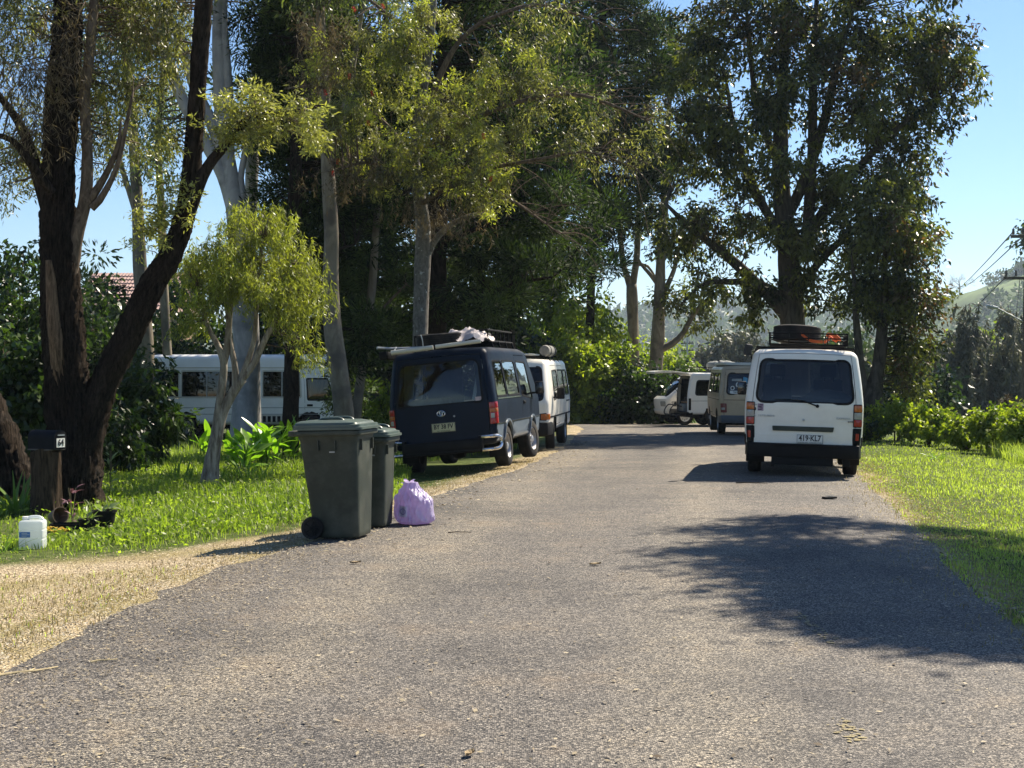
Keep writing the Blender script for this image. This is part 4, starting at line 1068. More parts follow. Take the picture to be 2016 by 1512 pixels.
# ================================================================== beige van in front of the big tree
def van_beige():
    D = 37.0; X = 6.24; yaw = R(-3.2)
    t = thing('parked_van', 'beige old van with stickers on its rear window, half hidden by the white van', 'van', (X, D, float(ground_z(X, D)) + .01), (0, R(.6), yaw), 'vans parked along the road')
    v = Van(4.40, 1.69, .40, 1.80, r=.10, belt=1.02, rr=.13, fu=.45, fl=.05, tumble=.10, tuck=.03, bulge=(.04, .12), crown=.03, cell=.06, arches=[(.98, .33, .37), (3.3, .33, .37)], wheel_r=.315)
    glassP = P4(-.66, 1.08, .66, 1.62, .09); v.region('tailgate', 'B', -.735, .735, .52, 1.72); v.hole('B', glassP)
    s1 = P4(.28, 1.12, 1.12, 1.62, .06); s2 = P4(1.2, 1.12, 2.2, 1.62, .06); s3 = rpoly([(2.4, 1.1), (3.5, 1.1), (3.36, 1.62), (2.4, 1.62)], .06)
    for w_ in (s1, s2, s3): v.hole('LR', w_)
    v.region('sliding_door', 'L', 1.16, 2.28, .48, 1.70); v.region('front_door', 'L', 2.34, 3.6, .55, 1.70)
    o = v.build('body', MT['beige'], t); tg = o['tailgate']
    v.seal('rear_window_rim', 'B', glassP, .04, MT['black'], tg); v.patch('rear_window', 'B', glassP, MT['glass_dark'], tg, off=-.004, thick=.004)
    for w_ in (s1, s2, s3): v.window('LR', w_, MT['glass_dark'], t)
    v.patch('windscreen', 'F', P4(-.70, 1.08, .70, 1.66, .08), MT['glass_black'], t, off=.006)
    for k, (cx, cz, rr_) in enumerate(((-.36, 1.33, .075), (-.52, 1.24, .055), (-.14, 1.30, .045))):
        st = v.patch('sticker', 'B', [(cx + rr_ * math.cos(a), cz + rr_ * math.sin(a)) for a in np.linspace(0, 6.283, 19)[:-1]], MT['plate_w'], tg, off=.004, thick=.004)
        v.patch('printed_mark', 'B', [(cx + rr_ * .62 * math.cos(a), cz + rr_ * .62 * math.sin(a)) for a in np.linspace(0, 6.283, 15)[:-1]], MT['maroon'], st, off=.006, thick=.002)
        if k == 0: v.patch('printed_mark', 'B', P4(cx - .025, cz - .012, cx + .025, cz + .018, .006), MT['plate_w'], st, off=.0075, thick=.002)
    s_ = v.patch('sticker', 'B', P4(-.58, 1.09, -.28, 1.17, .01), MT['plate_w'], tg, off=.004, thick=.004)
    text('TIKKI', .055, MT['maroon'], s_, tuple(v.map('B', [-.43], [1.13], .008)[0]), (R(80), 0, R(2)), sx=1.1)
    bl = M('blue_sticker', (.08, .28, .42), .5, var=.2); v.patch('sticker', 'B', rpoly([(-.26, 1.36), (-.13, 1.36), (-.12, 1.50), (-.24, 1.53)], .02), bl, tg, off=.004, thick=.004)
    v.patch('sticker', 'B', P4(-.55, 1.42, -.28, 1.48, .01), MT['curtain'], tg, off=.004, thick=.004)
    for sx in (-1, 1):
        a0, a1 = sorted((sx * .66, sx * .83)); lamp = v.patch('tail_light', 'B', P4(a0, .60, a1, .84, .02), MT['red_dull'], t, off=.012, thick=.03)
        v.patch('clear_lens', 'B', P4(a0 + .03, .67, a1 - .05, .73, .01), MT['clear'], lamp, off=.018, thick=.02)
        v.wheel(t, sx * .705, .98); v.wheel(t, sx * .705, 3.3)
    mb = MB(); mb.prism([(-.85, .3), (-.80, -.06), (.80, -.06), (.85, .3), (.76, .3), (.73, .03), (-.73, .03), (-.76, .3)], .20, lambda a, b, w: (a, b, .33 + w)); mb.build('bumper', M('bumper_grey', (.06, .075, .09), .5, var=.2), t, bevel=.02)
    v.strip('panel_crease', 'B', [(-.73, .93), (.73, .93)], .012, MT['gap'], tg, off=.004); v.strip('panel_crease', 'L', [(.05, .93), (4.2, .93)], .012, MT['gap'], t, off=.004)
    v.patch('tailgate_handle', 'B', P4(-.10, .86, .12, .90, .01), MT['chrome'], tg, off=.02, thick=.02)
    # raised pop-top
    mb = MB(); pr = rpoly([(-.70, .30), (.70, .30), (.68, 3.6), (-.68, 3.6)], .15, 6)
    mb.prism(pr, .075, lambda a, b, w: (a, b + w * .4, 1.835 + w)); mb.build('pop_top', MT['cream'], t, bevel=.02)
    mb = MB(); mb.prism(rpoly([(-.66, .36), (.66, .36), (.64, 3.5), (-.64, 3.5)], .15, 6), .05, lambda a, b, w: (a, b, 1.79 + w)); mb.build('pop_top_gasket', MT['black'], t)
    return t, v
T_BEI, V_BEI = van_beige()

# ================================================================== white van side on with its tailgate lifted
def van_open():
    # rear-right lower corner about column 1352, side runs to the right
    yaw = R(-83.0); L, W = 4.4, 1.69
    Xc, Yc = at(1353, 800, 47.6)[:2]
    # local right side (x = +W/2) faces the viewer
    c, s_ = math.cos(yaw), math.sin(yaw); ox, oy = Xc - (W / 2) * c, Yc - (W / 2) * s_
    t = thing('parked_van', 'white van side on with its tailgate lifted open behind the beige van', 'van', (ox, oy, float(ground_z(ox, oy)) + .02), (0, 0, yaw), 'vans parked along the road')
    v = Van(L, W, .40, 1.78, r=.09, belt=1.0, rr=.14, fu=.5, fl=.05, tumble=.10, tuck=.03, bulge=(.03, .12), crown=.03, cell=.06, arches=[(.95, .33, .38), (3.2, .33, .38)], wheel_r=.315)
    v.hole('B', P4(-.74, .47, .74, 1.70, .07))
    s1 = P4(.26, 1.06, 1.30, 1.54, .08); s2 = P4(1.40, 1.06, 2.3, 1.54, .08); s3 = rpoly([(2.4, 1.06), (3.5, 1.02), (3.36, 1.54), (2.4, 1.54)], .06)
    for w_ in (s1, s2, s3): v.hole('LR', w_)
    v.region('front_door', 'R', 2.36, 3.6, .5, 1.66)
    o = v.build('body', MT['white'], t)
    for w_ in (s1, s2, s3): v.window('LR', w_, MT['glass_dark'], t, seal_w=.05)
    v.patch('windscreen', 'F', P4(-.70, 1.04, .70, 1.62, .08), MT['glass_black'], t, off=.006)
    v.patch('window_sticker', 'R', P4(.95, 1.18, 1.16, 1.32, .02), M('green_sticker', (.35, .45, .25), .6, var=.5, vscale=30), t, off=.002, thick=.004)
    for sx in (-1, 1): v.wheel(t, sx * .705, .95); v.wheel(t, sx * .705, 3.2)
    # lifted tailgate hinged at the roof's rear edge, with its glass and gas struts
    tg = bpy.data.objects.new('tailgate', None)
    mb = MB(); n = 12; V = []; F = []
    for k in range(n):
        a = k / (n - 1); y = -1.18 * a + .10; z = 1.79 + .10 * math.sin(a * 2.2) - .02 * a
        V += [(-.74 + .05 * a, y, z), (.74 - .05 * a, y, z), (.72 - .05 * a, y, z - .06 - .02 * (a > .5)), (-.72 + .05 * a, y, z - .06 - .02 * (a > .5))]
    F = [(4 * k + i, 4 * k + (i + 1) % 4, 4 * k + 4 + (i + 1) % 4, 4 * k + 4 + i) for k in range(n - 1) for i in range(4)] + [(3, 2, 1, 0), (4 * n - 4, 4 * n - 3, 4 * n - 2, 4 * n - 1)]
    bpy.data.objects.remove(tg)
    tg = mb.add(V, F).build('tailgate', MT['white'], t, bevel=.012)
    mb = MB(); mb.add([(-.62, -.02, 1.765), (.62, -.02, 1.765), (.58, -.50, 1.785), (-.58, -.50, 1.785), (-.62, -.02, 1.755), (.62, -.02, 1.755), (.58, -.50, 1.775), (-.58, -.50, 1.775)], [(0, 1, 2, 3), (7, 6, 5, 4), (0, 4, 5, 1), (1, 5, 6, 2), (2, 6, 7, 3), (3, 7, 4, 0)]); mb.build('tailgate_glass', MT['glass_black'], tg)
    for x in (-.70, .70): mb = MB(); mb.tube([(x, .04, 1.15), (x * .95, -.42, 1.74)], .013, 6); mb.build('gas_strut', MT['black'], t)
    mb = MB(); a = [(-.66, .10, .46), (.66, .10, .46), (.60, .16, 1.60), (-.60, .16, 1.60), (-.66, 3.0, .46), (.66, 3.0, .46), (.60, 3.0, 1.60), (-.60, 3.0, 1.60)]
    mb.add(a, [(0, 1, 5, 4), (3, 7, 6, 2), (0, 4, 7, 3), (1, 2, 6, 5), (4, 5, 6, 7)]); mb.build('shade_box', MT['black'], t, normals=False)  # black box added to make the opening read as deep shade
    # what is inside: bed base, drawers, box, towel
    ply = M('plywood', (.30, .19, .10), .7, var=.25, vscale=6, stretch=(1, 1, 6))
    mb = MB(); mb.box((0, .9, .80), (1.40, 1.5, .05)); mb.box((.3, .25, .62), (.60, .10, .33)); mb.build('bed_base', ply, t, bevel=.006)
    mb = MB(); mb.box((0, .95, .90), (1.36, 1.4, .14)); mb.build('mattress', MT['seat'], t, bevel=.04)
    mb = MB(); mb.box((-.35, .20, .60), (.5, .25, .30)); mb.build('storage_box', MT['galv'], t, bevel=.02)
    mb = MB(); mb.prism([(-.83, .2), (-.79, -.05), (.79, -.05), (.83, .2), (.74, .2), (.72, .05), (-.72, .05), (-.74, .2)], .17, lambda a, b, w: (a, b, .32 + w)); mb.build('bumper', MT['black'], t, bevel=.02)
    for sx in (-1, 1):
        v.patch('tail_light', 'R' if sx > 0 else 'L', P4(.01, .55, .10, .95, .02), MT['black'], t, off=.012, thick=.03)
    mb = MB()      # fold-down carrier on the tow bar
    for x in (-.55, .25): mb.tube(spline([(x, .0, .42), (x, -.38, .36), (x, -.46, .50), (x, -.30, .72), (x, -.05, .66)], .06), .02, 6)
    for y, z in ((-.44, .40), (-.30, .72)): mb.tube([(-.55, y, z), (.25, y, z)], .018, 6)
    mb.build('rear_carrier', MT['seat'], t)
    for f in 'LR': v.strip('panel_crease', f, [(.1, .86), (4.1, .86)], .010, MT['gap'], t, off=.004)
    mb = MB(); z = 1.86
    for zz in (z, z + .13): mb.tube(spline([(-.6, .4, zz), (.6, .4, zz), (.6, 2.4, zz), (-.6, 2.4, zz), (-.6, .4, zz)], 5), .013, 6)
    for y in np.linspace(.4, 2.4, 6):
        for x in (-.6, .6): mb.tube([(x, y, z), (x, y, z + .13)], .01, 5)
        mb.tube([(-.6, y, z), (.6, y, z)], .01, 5)
    mb.build('roof_rack', MT['black'], t)
    return t
T_OPEN = van_open()
bpy.context.view_layer.update()
o = thing('roof_bag', 'pale lumpy bag on the roof rack of the van with the lifted tailgate', 'bag', on(T_OPEN, (.2, 1.35, 1.90)), (0, 0, R(-86)))
rs = np.random.RandomState(7)
mb = MB(); prof = [(.001, -.50), (.10, -.48), (.16, -.3), (.18, 0), (.17, .3), (.10, .48), (.001, .5)]; mb.lathe([(a + (.012 * rs.normal() if a > .01 else 0), b) for a, b in spline([(p[0], p[1], 0) for p in prof], .06)[:, :2]], 18, 'Y', (0, 0, .14)); mb.build('bag', MT['curtain'], o)
mb = MB(); mb.lathe([(.19, -.1), (.2, -.08), (.19, -.06)], 18, 'Y', (0, 0, .14)); mb.build('strap', MT['black'], o)

# white people carrier nose behind the lifted tailgate
def van_nose():
    yaw = R(101.0); L, W = 4.6, 1.68
    Xn, Yn = at(1290, 800, 50.6)[:2]
    hx, hy = -math.sin(yaw), math.cos(yaw)
    ox, oy = Xn - hx * L, Yn - hy * L
    t = thing('parked_van', 'white sloping-nosed van whose front pokes out left of the lifted tailgate', 'van', (ox, oy, float(ground_z(Xn, Yn)) + .02), (0, 0, yaw), 'vans parked along the road')
    v = Van(L, W, .36, 1.72, r=.12, belt=.92, rr=.15, fu=1.0, fl=.10, tumble=.12, tuck=.05, taper=.10, bulge=(.04, .22), crown=.03, cell=.06, arches=[(.9, .33, .37), (3.75, .33, .37)], wheel_r=.31)
    ws = P4(-.66, 1.02, .66, 1.60, .08)
    s1 = P4(.3, 1.02, 1.8, 1.50, .08); s2 = P4(1.9, 1.02, 2.7, 1.50, .08); s3 = rpoly([(2.8, 1.0), (4.18, .98), (3.9, 1.5), (2.8, 1.5)], .05)
    for w_ in (s1, s2, s3): v.hole('LR', w_)
    v.hole('F', ws); v.region('front_door', 'L', 2.75, 3.55, .45, 1.60)
    v.build('body', MT['white'], t)
    for w_ in (s1, s2, s3): v.window('LR', w_, MT['glass_dark'], t)
    v.window('F', ws, MT['glass_dark'], t, name='windscreen')
    for sx in (-1, 1):
        f2 = 'R' if sx > 0 else 'L'
        a0, a1 = sorted((sx * .46, sx * .74)); hl = v.patch('headlight', 'F', P4(a0, .66, a1, .84, .05), MT['clear'], t, off=.012, thick=.03)
        cl = v.patch('corner_lamp', f2, rpoly([(4.10, .68), (4.42, .66), (4.46, .84), (4.20, .86)], .04), MT['clear'], t, off=.010, thick=.03)
        v.patch('lamp_bowl', f2, [(4.30 + .06 * math.cos(a), .765 + .06 * math.sin(a)) for a in np.linspace(0, 6.283, 15)[:-1]], MT['black'], cl, off=.016, thick=.01)
        v.patch('lower_cladding', f2, P4(4.08, .38, 4.56, .58, .03), M('grey_cladding', (.12, .115, .10), .6, var=.15), t, off=.012, thick=.03)
        v.wheel(t, sx * .70, .9); v.wheel(t, sx * .70, 3.75, steer=R(4), cap='white')
        v.patch('lower_cladding', f2, P4(1.3, .38, 3.3, .56, .03), MT['curtain'], t, off=.010, thick=.03)
    v.patch('bumper', 'F', P4(-.78, .38, .78, .58, .06), MT['white'], t, off=.05, thick=.06, rings=(1, .85, .6, .3))
    wing_mirror(v, t, 1, 4.0, 1.02, .12, .12, .15); wing_mirror(v, t, -1, 4.0, 1.02, .12, .12, .15)
    return t
T_NOSE = van_nose()
# ================================================================== white minibus under the trees
def minibus():
    D = 44.0; L, W = 6.4, 2.02; yaw = R(-90.0)
    Xn = (689 - CX) / FPX * D
    t = thing('minibus', 'white minibus parked behind the trunks on the left, side on', 'bus', (Xn - L + .05, D + W / 2, -.62), (0, 0, yaw))
    v = Van(L, W, .45, 2.60, r=.14, belt=1.42, rr=.12, fu=.42, fl=.06, tumble=.05, tuck=.03, bulge=(.05, .16), crown=.04, cell=.08, arches=[(1.2, .40, .47), (5.15, .40, .47)], wheel_r=.38)
    wins = [P4(.30, 1.30, 1.05, 2.12, .05), P4(1.12, 1.30, 2.72, 2.12, .05), P4(2.82, 1.30, 3.55, 2.12, .05), P4(3.02 + .62, 1.30, 4.85, 2.12, .05)]
    drw = rpoly([(5.08, 1.22), (6.02, 1.22), (5.92, 1.88), (5.08, 1.88)], .05)
    for w_ in wins: v.hole('LR', w_)
    v.hole('R', drw); v.hole('L', drw)
    v.region('driver_door', 'R', 4.98, 6.06, .82, 2.04); ws = P4(-.86, 1.36, .86, 2.25, .1); v.hole('F', ws)
    o = v.build('body', MT['white_clean'], t)
    for w_ in wins: v.window('LR', w_, MT['glass_dark'], t, seal_w=.05, seal_mat=MT['cream'])
    for w_ in wins[:3] + wins[3:]:
        a = np.array(w_); m_ = a[:, 0].mean()
        if np.ptp(a[:, 0]) > 1: v.strip('window_divider', 'R', [(m_, 1.32), (m_, 2.10)], .03, MT['galv'], t, off=.006, n=6)
    v.window('LR', drw, MT['glass_dark'], t, seal_w=.05); v.window('F', ws, MT['glass_dark'], t, name='windscreen', seal_w=.06)
    v.strip('gutter', 'R', [(.1, 2.22), (6.0, 2.22)], .03, MT['cream'], t, off=.02); v.strip('side_crease', 'R', [(.1, .98), (6.1, .98)], .02, MT['curtain'], t, off=.004); v.strip('side_crease', 'R', [(.1, .78), (6.1, .78)], .02, MT['curtain'], t, off=.004)
    vent = v.patch('vent_panel', 'R', P4(3.35, .50, 4.45, .76, .02), MT['cream'], t, off=.01)
    for k in range(6): v.patch('vent_slot', 'R', P4(3.50 + k * .15, .54, 3.60 + k * .15, .72, .01), MT['gap'], vent, off=.014, thick=.006)
    v.patch('door_handle', 'R', P4(5.06, 1.02, 5.26, 1.09, .02), MT['black'], o['driver_door'], off=.02, thick=.03)
    for sx in (-1, 1): v.wheel(t, sx * .86, 1.2, w=.22); v.wheel(t, sx * .86, 5.15, w=.22)
    v.patch('bumper', 'F', P4(-.95, .47, .95, .80, .08), MT['white_clean'], t, off=.06, thick=.08, rings=(1, .8, .5, .2))
    for sx in (-1, 1): a0, a1 = sorted((sx * .55, sx * .88)); v.patch('headlight', 'F', P4(a0, .86, a1, 1.06, .04), MT['clear'], t, off=.012, thick=.03)
    seats(t, 5.0, (-.5, .5), 1.2)
    # white lattice leaning inside a window, seen through the glass
    lat = MB()
    for k in range(7): lat.box((.80, 3.80 + k * .09, 1.72), (.012, .016, .55), (.75, 0, 0)); lat.box((.80, 3.80 + k * .09, 1.72), (.012, .016, .55), (-.75, 0, 0))
    lat.build('lattice_screen', MT['white_clean'], t)
    mb = MB(); mb.box((0, 3.0, .95), (1.8, 5.6, .08)); mb.build('floor_pan', MT['seat'], t)
    return t
T_BUS = minibus()
# ------------------------------------------------------------------ wheelie bins, bag, things by the letterbox tree
def gp(px, py):
    """ground point seen at a photo pixel (iterated over the uneven ground)"""
    z = 0
    for _ in range(30):
        Y = (EYE - z) * FPX / (py - HY); X = (px - CX) / FPX * Y; z = .6 * z + .4 * float(ground_z(X, Y))
    return X, Y, z

def wheelie_bin(loc, rz, H, Wd, Dp, label, seed, tilt=0):
    """front faces local +X, hinge and wheels at -X"""
    o = thing('wheelie_bin', label, 'bin', loc, (0, tilt, rz), 'wheelie bins at the roadside')
    hb = H * .955; n = 10
    def sec(z):
        t = z / hb; dp = Dp * (.66 + .22 * t); w = Wd * (.78 + .18 * t); x1 = Dp * .42 + .04 * t * Dp; x0 = x1 - dp
        return rpoly([(x0, -w / 2), (x1, -w / 2), (x1, w / 2), (x0, w / 2)], [.05, .075, .075, .05], 6)
    mb = MB(); zs = [.0, .012, .05, .2, .4, .6, .78, .86, .90, .93, .95, 1.0]
    V = []; m = len(sec(.1))
    for t in zs:
        s = np.array(sec(t * hb)); c = s.mean(0)
        k = {0: .965, .012: .99}.get(t, 1.0) + (.022 if t >= .93 else 0)
        V += [(c[0] + (p[0] - c[0]) * k, c[1] + (p[1] - c[1]) * k, .012 + t * (hb - .012)) for p in s]
    F = [(a * m + i, a * m + (i + 1) % m, (a + 1) * m + (i + 1) % m, (a + 1) * m + i) for a in range(len(zs) - 1) for i in range(m)] + [tuple(range(m))[::-1]]
    mb.add(V, F)
    body = mb.build('body', MT['bin'], o, angle=30, normals=False)
    top = np.array(sec(hb)); x0, x1 = top[:, 0].min(), top[:, 0].max(); w = Wd * .96
    # stiffening gussets below the rim
    for y in (-w / 2 - .004, w / 2 + .004):
        for x in (x0 + .2, x0 + .36): mb = MB(); mb.box((x, y * .985, hb * .86), (.012, .03, hb * .09)); mb.build('rib', MT['bin'], o)
    for y in (-.16, .16): mb = MB(); mb.box((x1 + .004, y, hb * .86), (.03, .012, hb * .1)); mb.build('rib', MT['bin'], o)
    mb = MB(); mb.box((x0 + .33, -w / 2 - .004, hb * .80), (.05, .006, .012)); mb.build('moulded_mark', MT['galv'], o)
    # rim
    mb = MB(); rimp = rpoly([(x0 - .03, -w / 2 - .03), (x1 + .035, -w / 2 - .03), (x1 + .035, w / 2 + .03), (x0 - .03, w / 2 + .03)], .06, 6)
    mb.prism(rimp, .045, lambda a, b, h: (a, b, hb - .05 + h)); mb.build('rim', MT['bin'], o, bevel=.008)
    # lid: stepped front edge, domed top, grips
    mb = MB(); sects = []
    for (k, dz) in ((0, 0), (.0, .022), (.018, .024), (.02, .046), (.05, .05), (.06, .064), (.16, .082), (.9, .094)):
        q = rpoly([(x0 - .045 + k * .35, -w / 2 - .036 + k * .33), (x1 + .055 - k, -w / 2 - .036 + k * .33), (x1 + .055 - k, w / 2 + .036 - k * .33), (x0 - .045 + k * .35, w / 2 + .036 - k * .33)], .06, 6)
        if k >= .9: q = [((x0 + x1) / 2 + .02 * math.cos(a), .02 * math.sin(a)) for a in np.linspace(-2.4, -2.4 + 6.283, len(q) + 1)[:-1]]
        sects.append([(a, b, hb + .002 + dz) for a, b in q])
    mm = len(sects[0]); V = [p for s in sects for p in s]
    mb.add(V, [(a * mm + i, a * mm + (i + 1) % mm, (a + 1) * mm + (i + 1) % mm, (a + 1) * mm + i) for a in range(len(sects) - 1) for i in range(mm)] + [tuple((len(sects) - 1) * mm + i for i in range(mm)), tuple(range(mm))[::-1]])
    lid = mb.build('lid', MT['bin_lid'], o, angle=28)
    for y in (-.14, .14):
        mb = MB(); mb.tube(spline([(x0 + .16, y, hb + .07), (x0 + .20, y, hb + .100), (x0 + .36, y, hb + .102), (x0 + .40, y, hb + .08)], .03), .013, 8); mb.build('lid_grip', MT['bin_lid'], lid)
    # push handle and hinge lugs at the back
    mb = MB(); mb.tube([(x0 - .085, -w / 2 + .04, hb - .02), (x0 - .085, w / 2 - .04, hb - .02)], .018, 10)
    for y in (-w / 2 + .04, 0, w / 2 - .04): mb.box((x0 - .05, y, hb - .03), (.09, .035, .05))
    mb.build('handle', MT['bin'], o, bevel=.006)
    # axle and wheels
    wr = .103 if H > 1 else .10; bx = np.array(sec(.1))[:, 0].min()
    mb = MB(); mb.tube([(bx + .015, -Wd * .46, wr), (bx + .015, Wd * .46, wr)], .012, 8); mb.build('axle', MT['galv'], o)
    for y in (-Wd * .45, Wd * .45):
        mb = MB(); s = 1 if y > 0 else -1
        mb.lathe([(.001, s * .012), (.03, s * .016), (.034, s * .006), (wr * .70, s * .004), (wr * .74, s * .02), (wr * .96, s * .022), (wr, s * .012), (wr, -s * .018), (wr * .9, -s * .026), (.001, -s * .026)], 32, 'Y', (bx + .015, y, wr)); wh = mb.build('wheel', MT['rubber'], o, angle=30)
        mb = MB()
        for k in range(5): a = k * 1.2566; mb.box((bx + .015 + wr * .36 * math.cos(a), y + s * .010, wr + wr * .36 * math.sin(a)), (wr * .55, .01, .012), (0, -a, 0))
        mb.lathe([(.001, s * .024), (.014, s * .02), (.016, s * .005)], 12, 'Y', (bx + .015, y, wr)); mb.build('spokes', MT['black'], wh)
    return o
wheelie_bin((-1.60, 13.05, float(ground_z(-1.6, 13.05)) + .012), R(-12), 1.03, .56, .64, 'large green wheelie bin nearest the camera at the edge of the road', 1, R(-1.5))
wheelie_bin((-1.42, 13.95, float(ground_z(-1.4, 13.95)) + .012), R(-10), .92, .46, .52, 'smaller green wheelie bin behind the large one, beside the purple bag', 2)

# purple bag of rubbish
X, Y, Z = gp(814, 1036)
o = thing('rubbish_bag', 'purple plastic rubbish bag knotted at the top, sitting by the bins', 'bag', (X, Y + .14, float(ground_z(X, Y + .14)) + .012), (0, 0, R(-8)))
rs = np.random.RandomState(6); nt_, nz_ = 72, 46; V = []
ks = [(rs.randint(2, 9), rs.uniform(0, 6.28), rs.uniform(-3, 3), rs.uniform(.4, 1)) for _ in range(9)]
pull = np.array((-.35, .62))   # a fold star on the near side
for j in range(nz_):
    t = j / (nz_ - 1); prof = .17 * (1 - (1 - min(1, t * 9)) ** 2 * .30) * (1.08 - .12 * t) * (1 - sst((t - .55) / .47) * .62)
    for i in range(nt_):
        th = i / nt_ * 2 * math.pi
        fold = sum(a * math.sin(k * th + p + q * t) for k, p, q, a in ks) / 9
        star = math.sin(13 * th + 5 * fold + 2 * math.sin(3 * th)) * .5 * (.5 + .5 * math.sin(4 * th + 1))
        neck = sst((t - .5) / .4); r_ = prof * (1 + .11 * fold * (1 - .4 * neck) + .10 * star * neck + .05 * math.sin(3 * th + 8 * t) * (1 - neck))
        # creases running to the tie
        cr = abs(math.sin(7 * th + 3 * math.sin(2 * th) + 2.5 * t)) ; r_ *= 1 - .07 * (1 - cr) ** 3
        a_, b_ = math.cos(th) * r_ * 1.08, math.sin(th) * r_ * .92
        z_ = .41 * t + .012 * fold * (t > .05)
        dn = .012 * math.sin(9 * a_ / .17 + 5 * z_ / .2 + 2 * math.sin(17 * z_)) + .010 * math.sin(21 * a_ / .3 - 31 * z_ + 3 * math.sin(8 * a_ / .17))
        V.append((a_ * (1 + dn / .17 * .5) - .035 * neck, b_ * (1 + dn / .17), max(.001, z_)))
mb = MB(); F = [(j * nt_ + i, j * nt_ + (i + 1) % nt_, (j + 1) * nt_ + (i + 1) % nt_, (j + 1) * nt_ + i) for j in range(nz_ - 1) for i in range(nt_)] + [tuple(range(nt_))[::-1], tuple((nz_ - 1) * nt_ + i for i in range(nt_))]
m, nt, b, N, K = nodes('purple_film')
tc = N('ShaderNodeTexCoord'); P = tc.outputs['Object']
K(ramp(noise(5, 4), [(.35, (.46, .40, .58)), (.6, (.63, .57, .74)), (.8, (.77, .72, .84))]), b.inputs['Base Color']); b.inputs['Roughness'].default_value = .3
n1 = N('ShaderNodeTexWave'); n1.inputs['Scale'].default_value = 7; n1.inputs['Distortion'].default_value = 9; n1.inputs['Detail'].default_value = 4; K(P, n1.inputs['Vector'])
bp = N('ShaderNodeBump'); bp.inputs['Strength'].default_value = .5; bp.inputs['Distance'].default_value = .02; K(n1.outputs['Fac'], bp.inputs['Height']); K(bp.outputs[0], b.inputs['Normal'])
tl = N('ShaderNodeBsdfTranslucent'); tl.inputs[0].default_value = (.66, .54, .82, 1); ms = N('ShaderNodeMixShader'); ms.inputs[0].default_value = .4
K(b.outputs[0], ms.inputs[1]); K(tl.outputs[0], ms.inputs[2]); K(ms.outputs[0], nt.nodes['Material Output'].inputs[0])
film = m
mb.add(V, F); body = mb.build('sack', film, o, angle=60, normals=False)
mb = MB()
for k, (dx, dy, hgt, wd) in enumerate(((-.05, 0, .05, .05), (.02, .01, .045, .045), (-.09, .02, .02, .03))):
    pts = [(-.04 + dx * .3 + (dx * 1.0) * t - wd * .5 * math.sin(math.pi * t), dy * t, .395 + hgt * t * (1 if k < 2 else .3)) for t in np.linspace(0, 1, 7)]
    pt2 = [(p[0] + wd * (1 - .3 * i / 6), p[1] + .012 * math.sin(i), p[2] + .006 * (i % 2)) for i, p in enumerate(pts)]
    V = pts + pt2; mb.add(V, [(i, i + 1, 8 + i, 7 + i) for i in range(6)])
mb.build('knot', film, body, normals=False, angle=180)
# printed patch with a ring on the near left side
ink = M('faded_print', (.36, .30, .60), .5, var=.2, vscale=30); ink2 = M('faded_white_print', (.70, .62, .86), .5, var=.1)
def on_bag(u, v, off=.006):
    """u along the girth (0 = towards the viewer), v height, both in metres"""
    th = -math.pi / 2 + u / .17; t = v / .43; j = min(nz_ - 1, max(0, t * (nz_ - 1))); j0 = int(j); i = (th % (2 * math.pi)) / (2 * math.pi) * nt_; i0 = int(i) % nt_; f, g = j - j0, i - int(i)
    A = lambda a, b_: np.array(VB[min(nz_ - 1, a) * nt_ + b_ % nt_])
    p = (1 - f) * ((1 - g) * A(j0, i0) + g * A(j0, i0 + 1)) + f * ((1 - g) * A(j0 + 1, i0) + g * A(j0 + 1, i0 + 1))
    return p + np.array((math.cos(th), math.sin(th), 0)) * off
VB = [tuple(v.co) for v in body.data.vertices]
mb = MB(); n = 9; V = [on_bag(-.12 + .085 * i / (n - 1), .085 + .11 * j / (n - 1)) for j in range(n) for i in range(n)]
mb.add(V, [(j * n + i, j * n + i + 1, (j + 1) * n + i + 1, (j + 1) * n + i) for j in range(n - 1) for i in range(n - 1)]); pp = mb.build('printed_patch', ink2, body, normals=False, angle=180)
mb = MB(); V = []; n = 24
for r_ in (.034, .022): V += [on_bag(-.078 + r_ * math.cos(a), .14 + r_ * math.sin(a), .008) for a in np.linspace(0, 6.283, n + 1)[:-1]]
mb.add(V, [(i, (i + 1) % n, n + (i + 1) % n, n + i) for i in range(n)])
V = [on_bag(-.078 + a, .14 + b_, .0085) for a, b_ in ((-.012, -.012), (-.006, -.012), (-.006, .008), (-.012, .012), (.006, .012), (.012, .012), (.012, -.012), (.006, -.012), (-.006, .014), (.006, .004))]
mb.add(V, [(0, 1, 2, 3), (5, 6, 7, 4), (3, 2, 9, 8)]); mb.build('printed_ring', ink, pp, normals=False, angle=180)

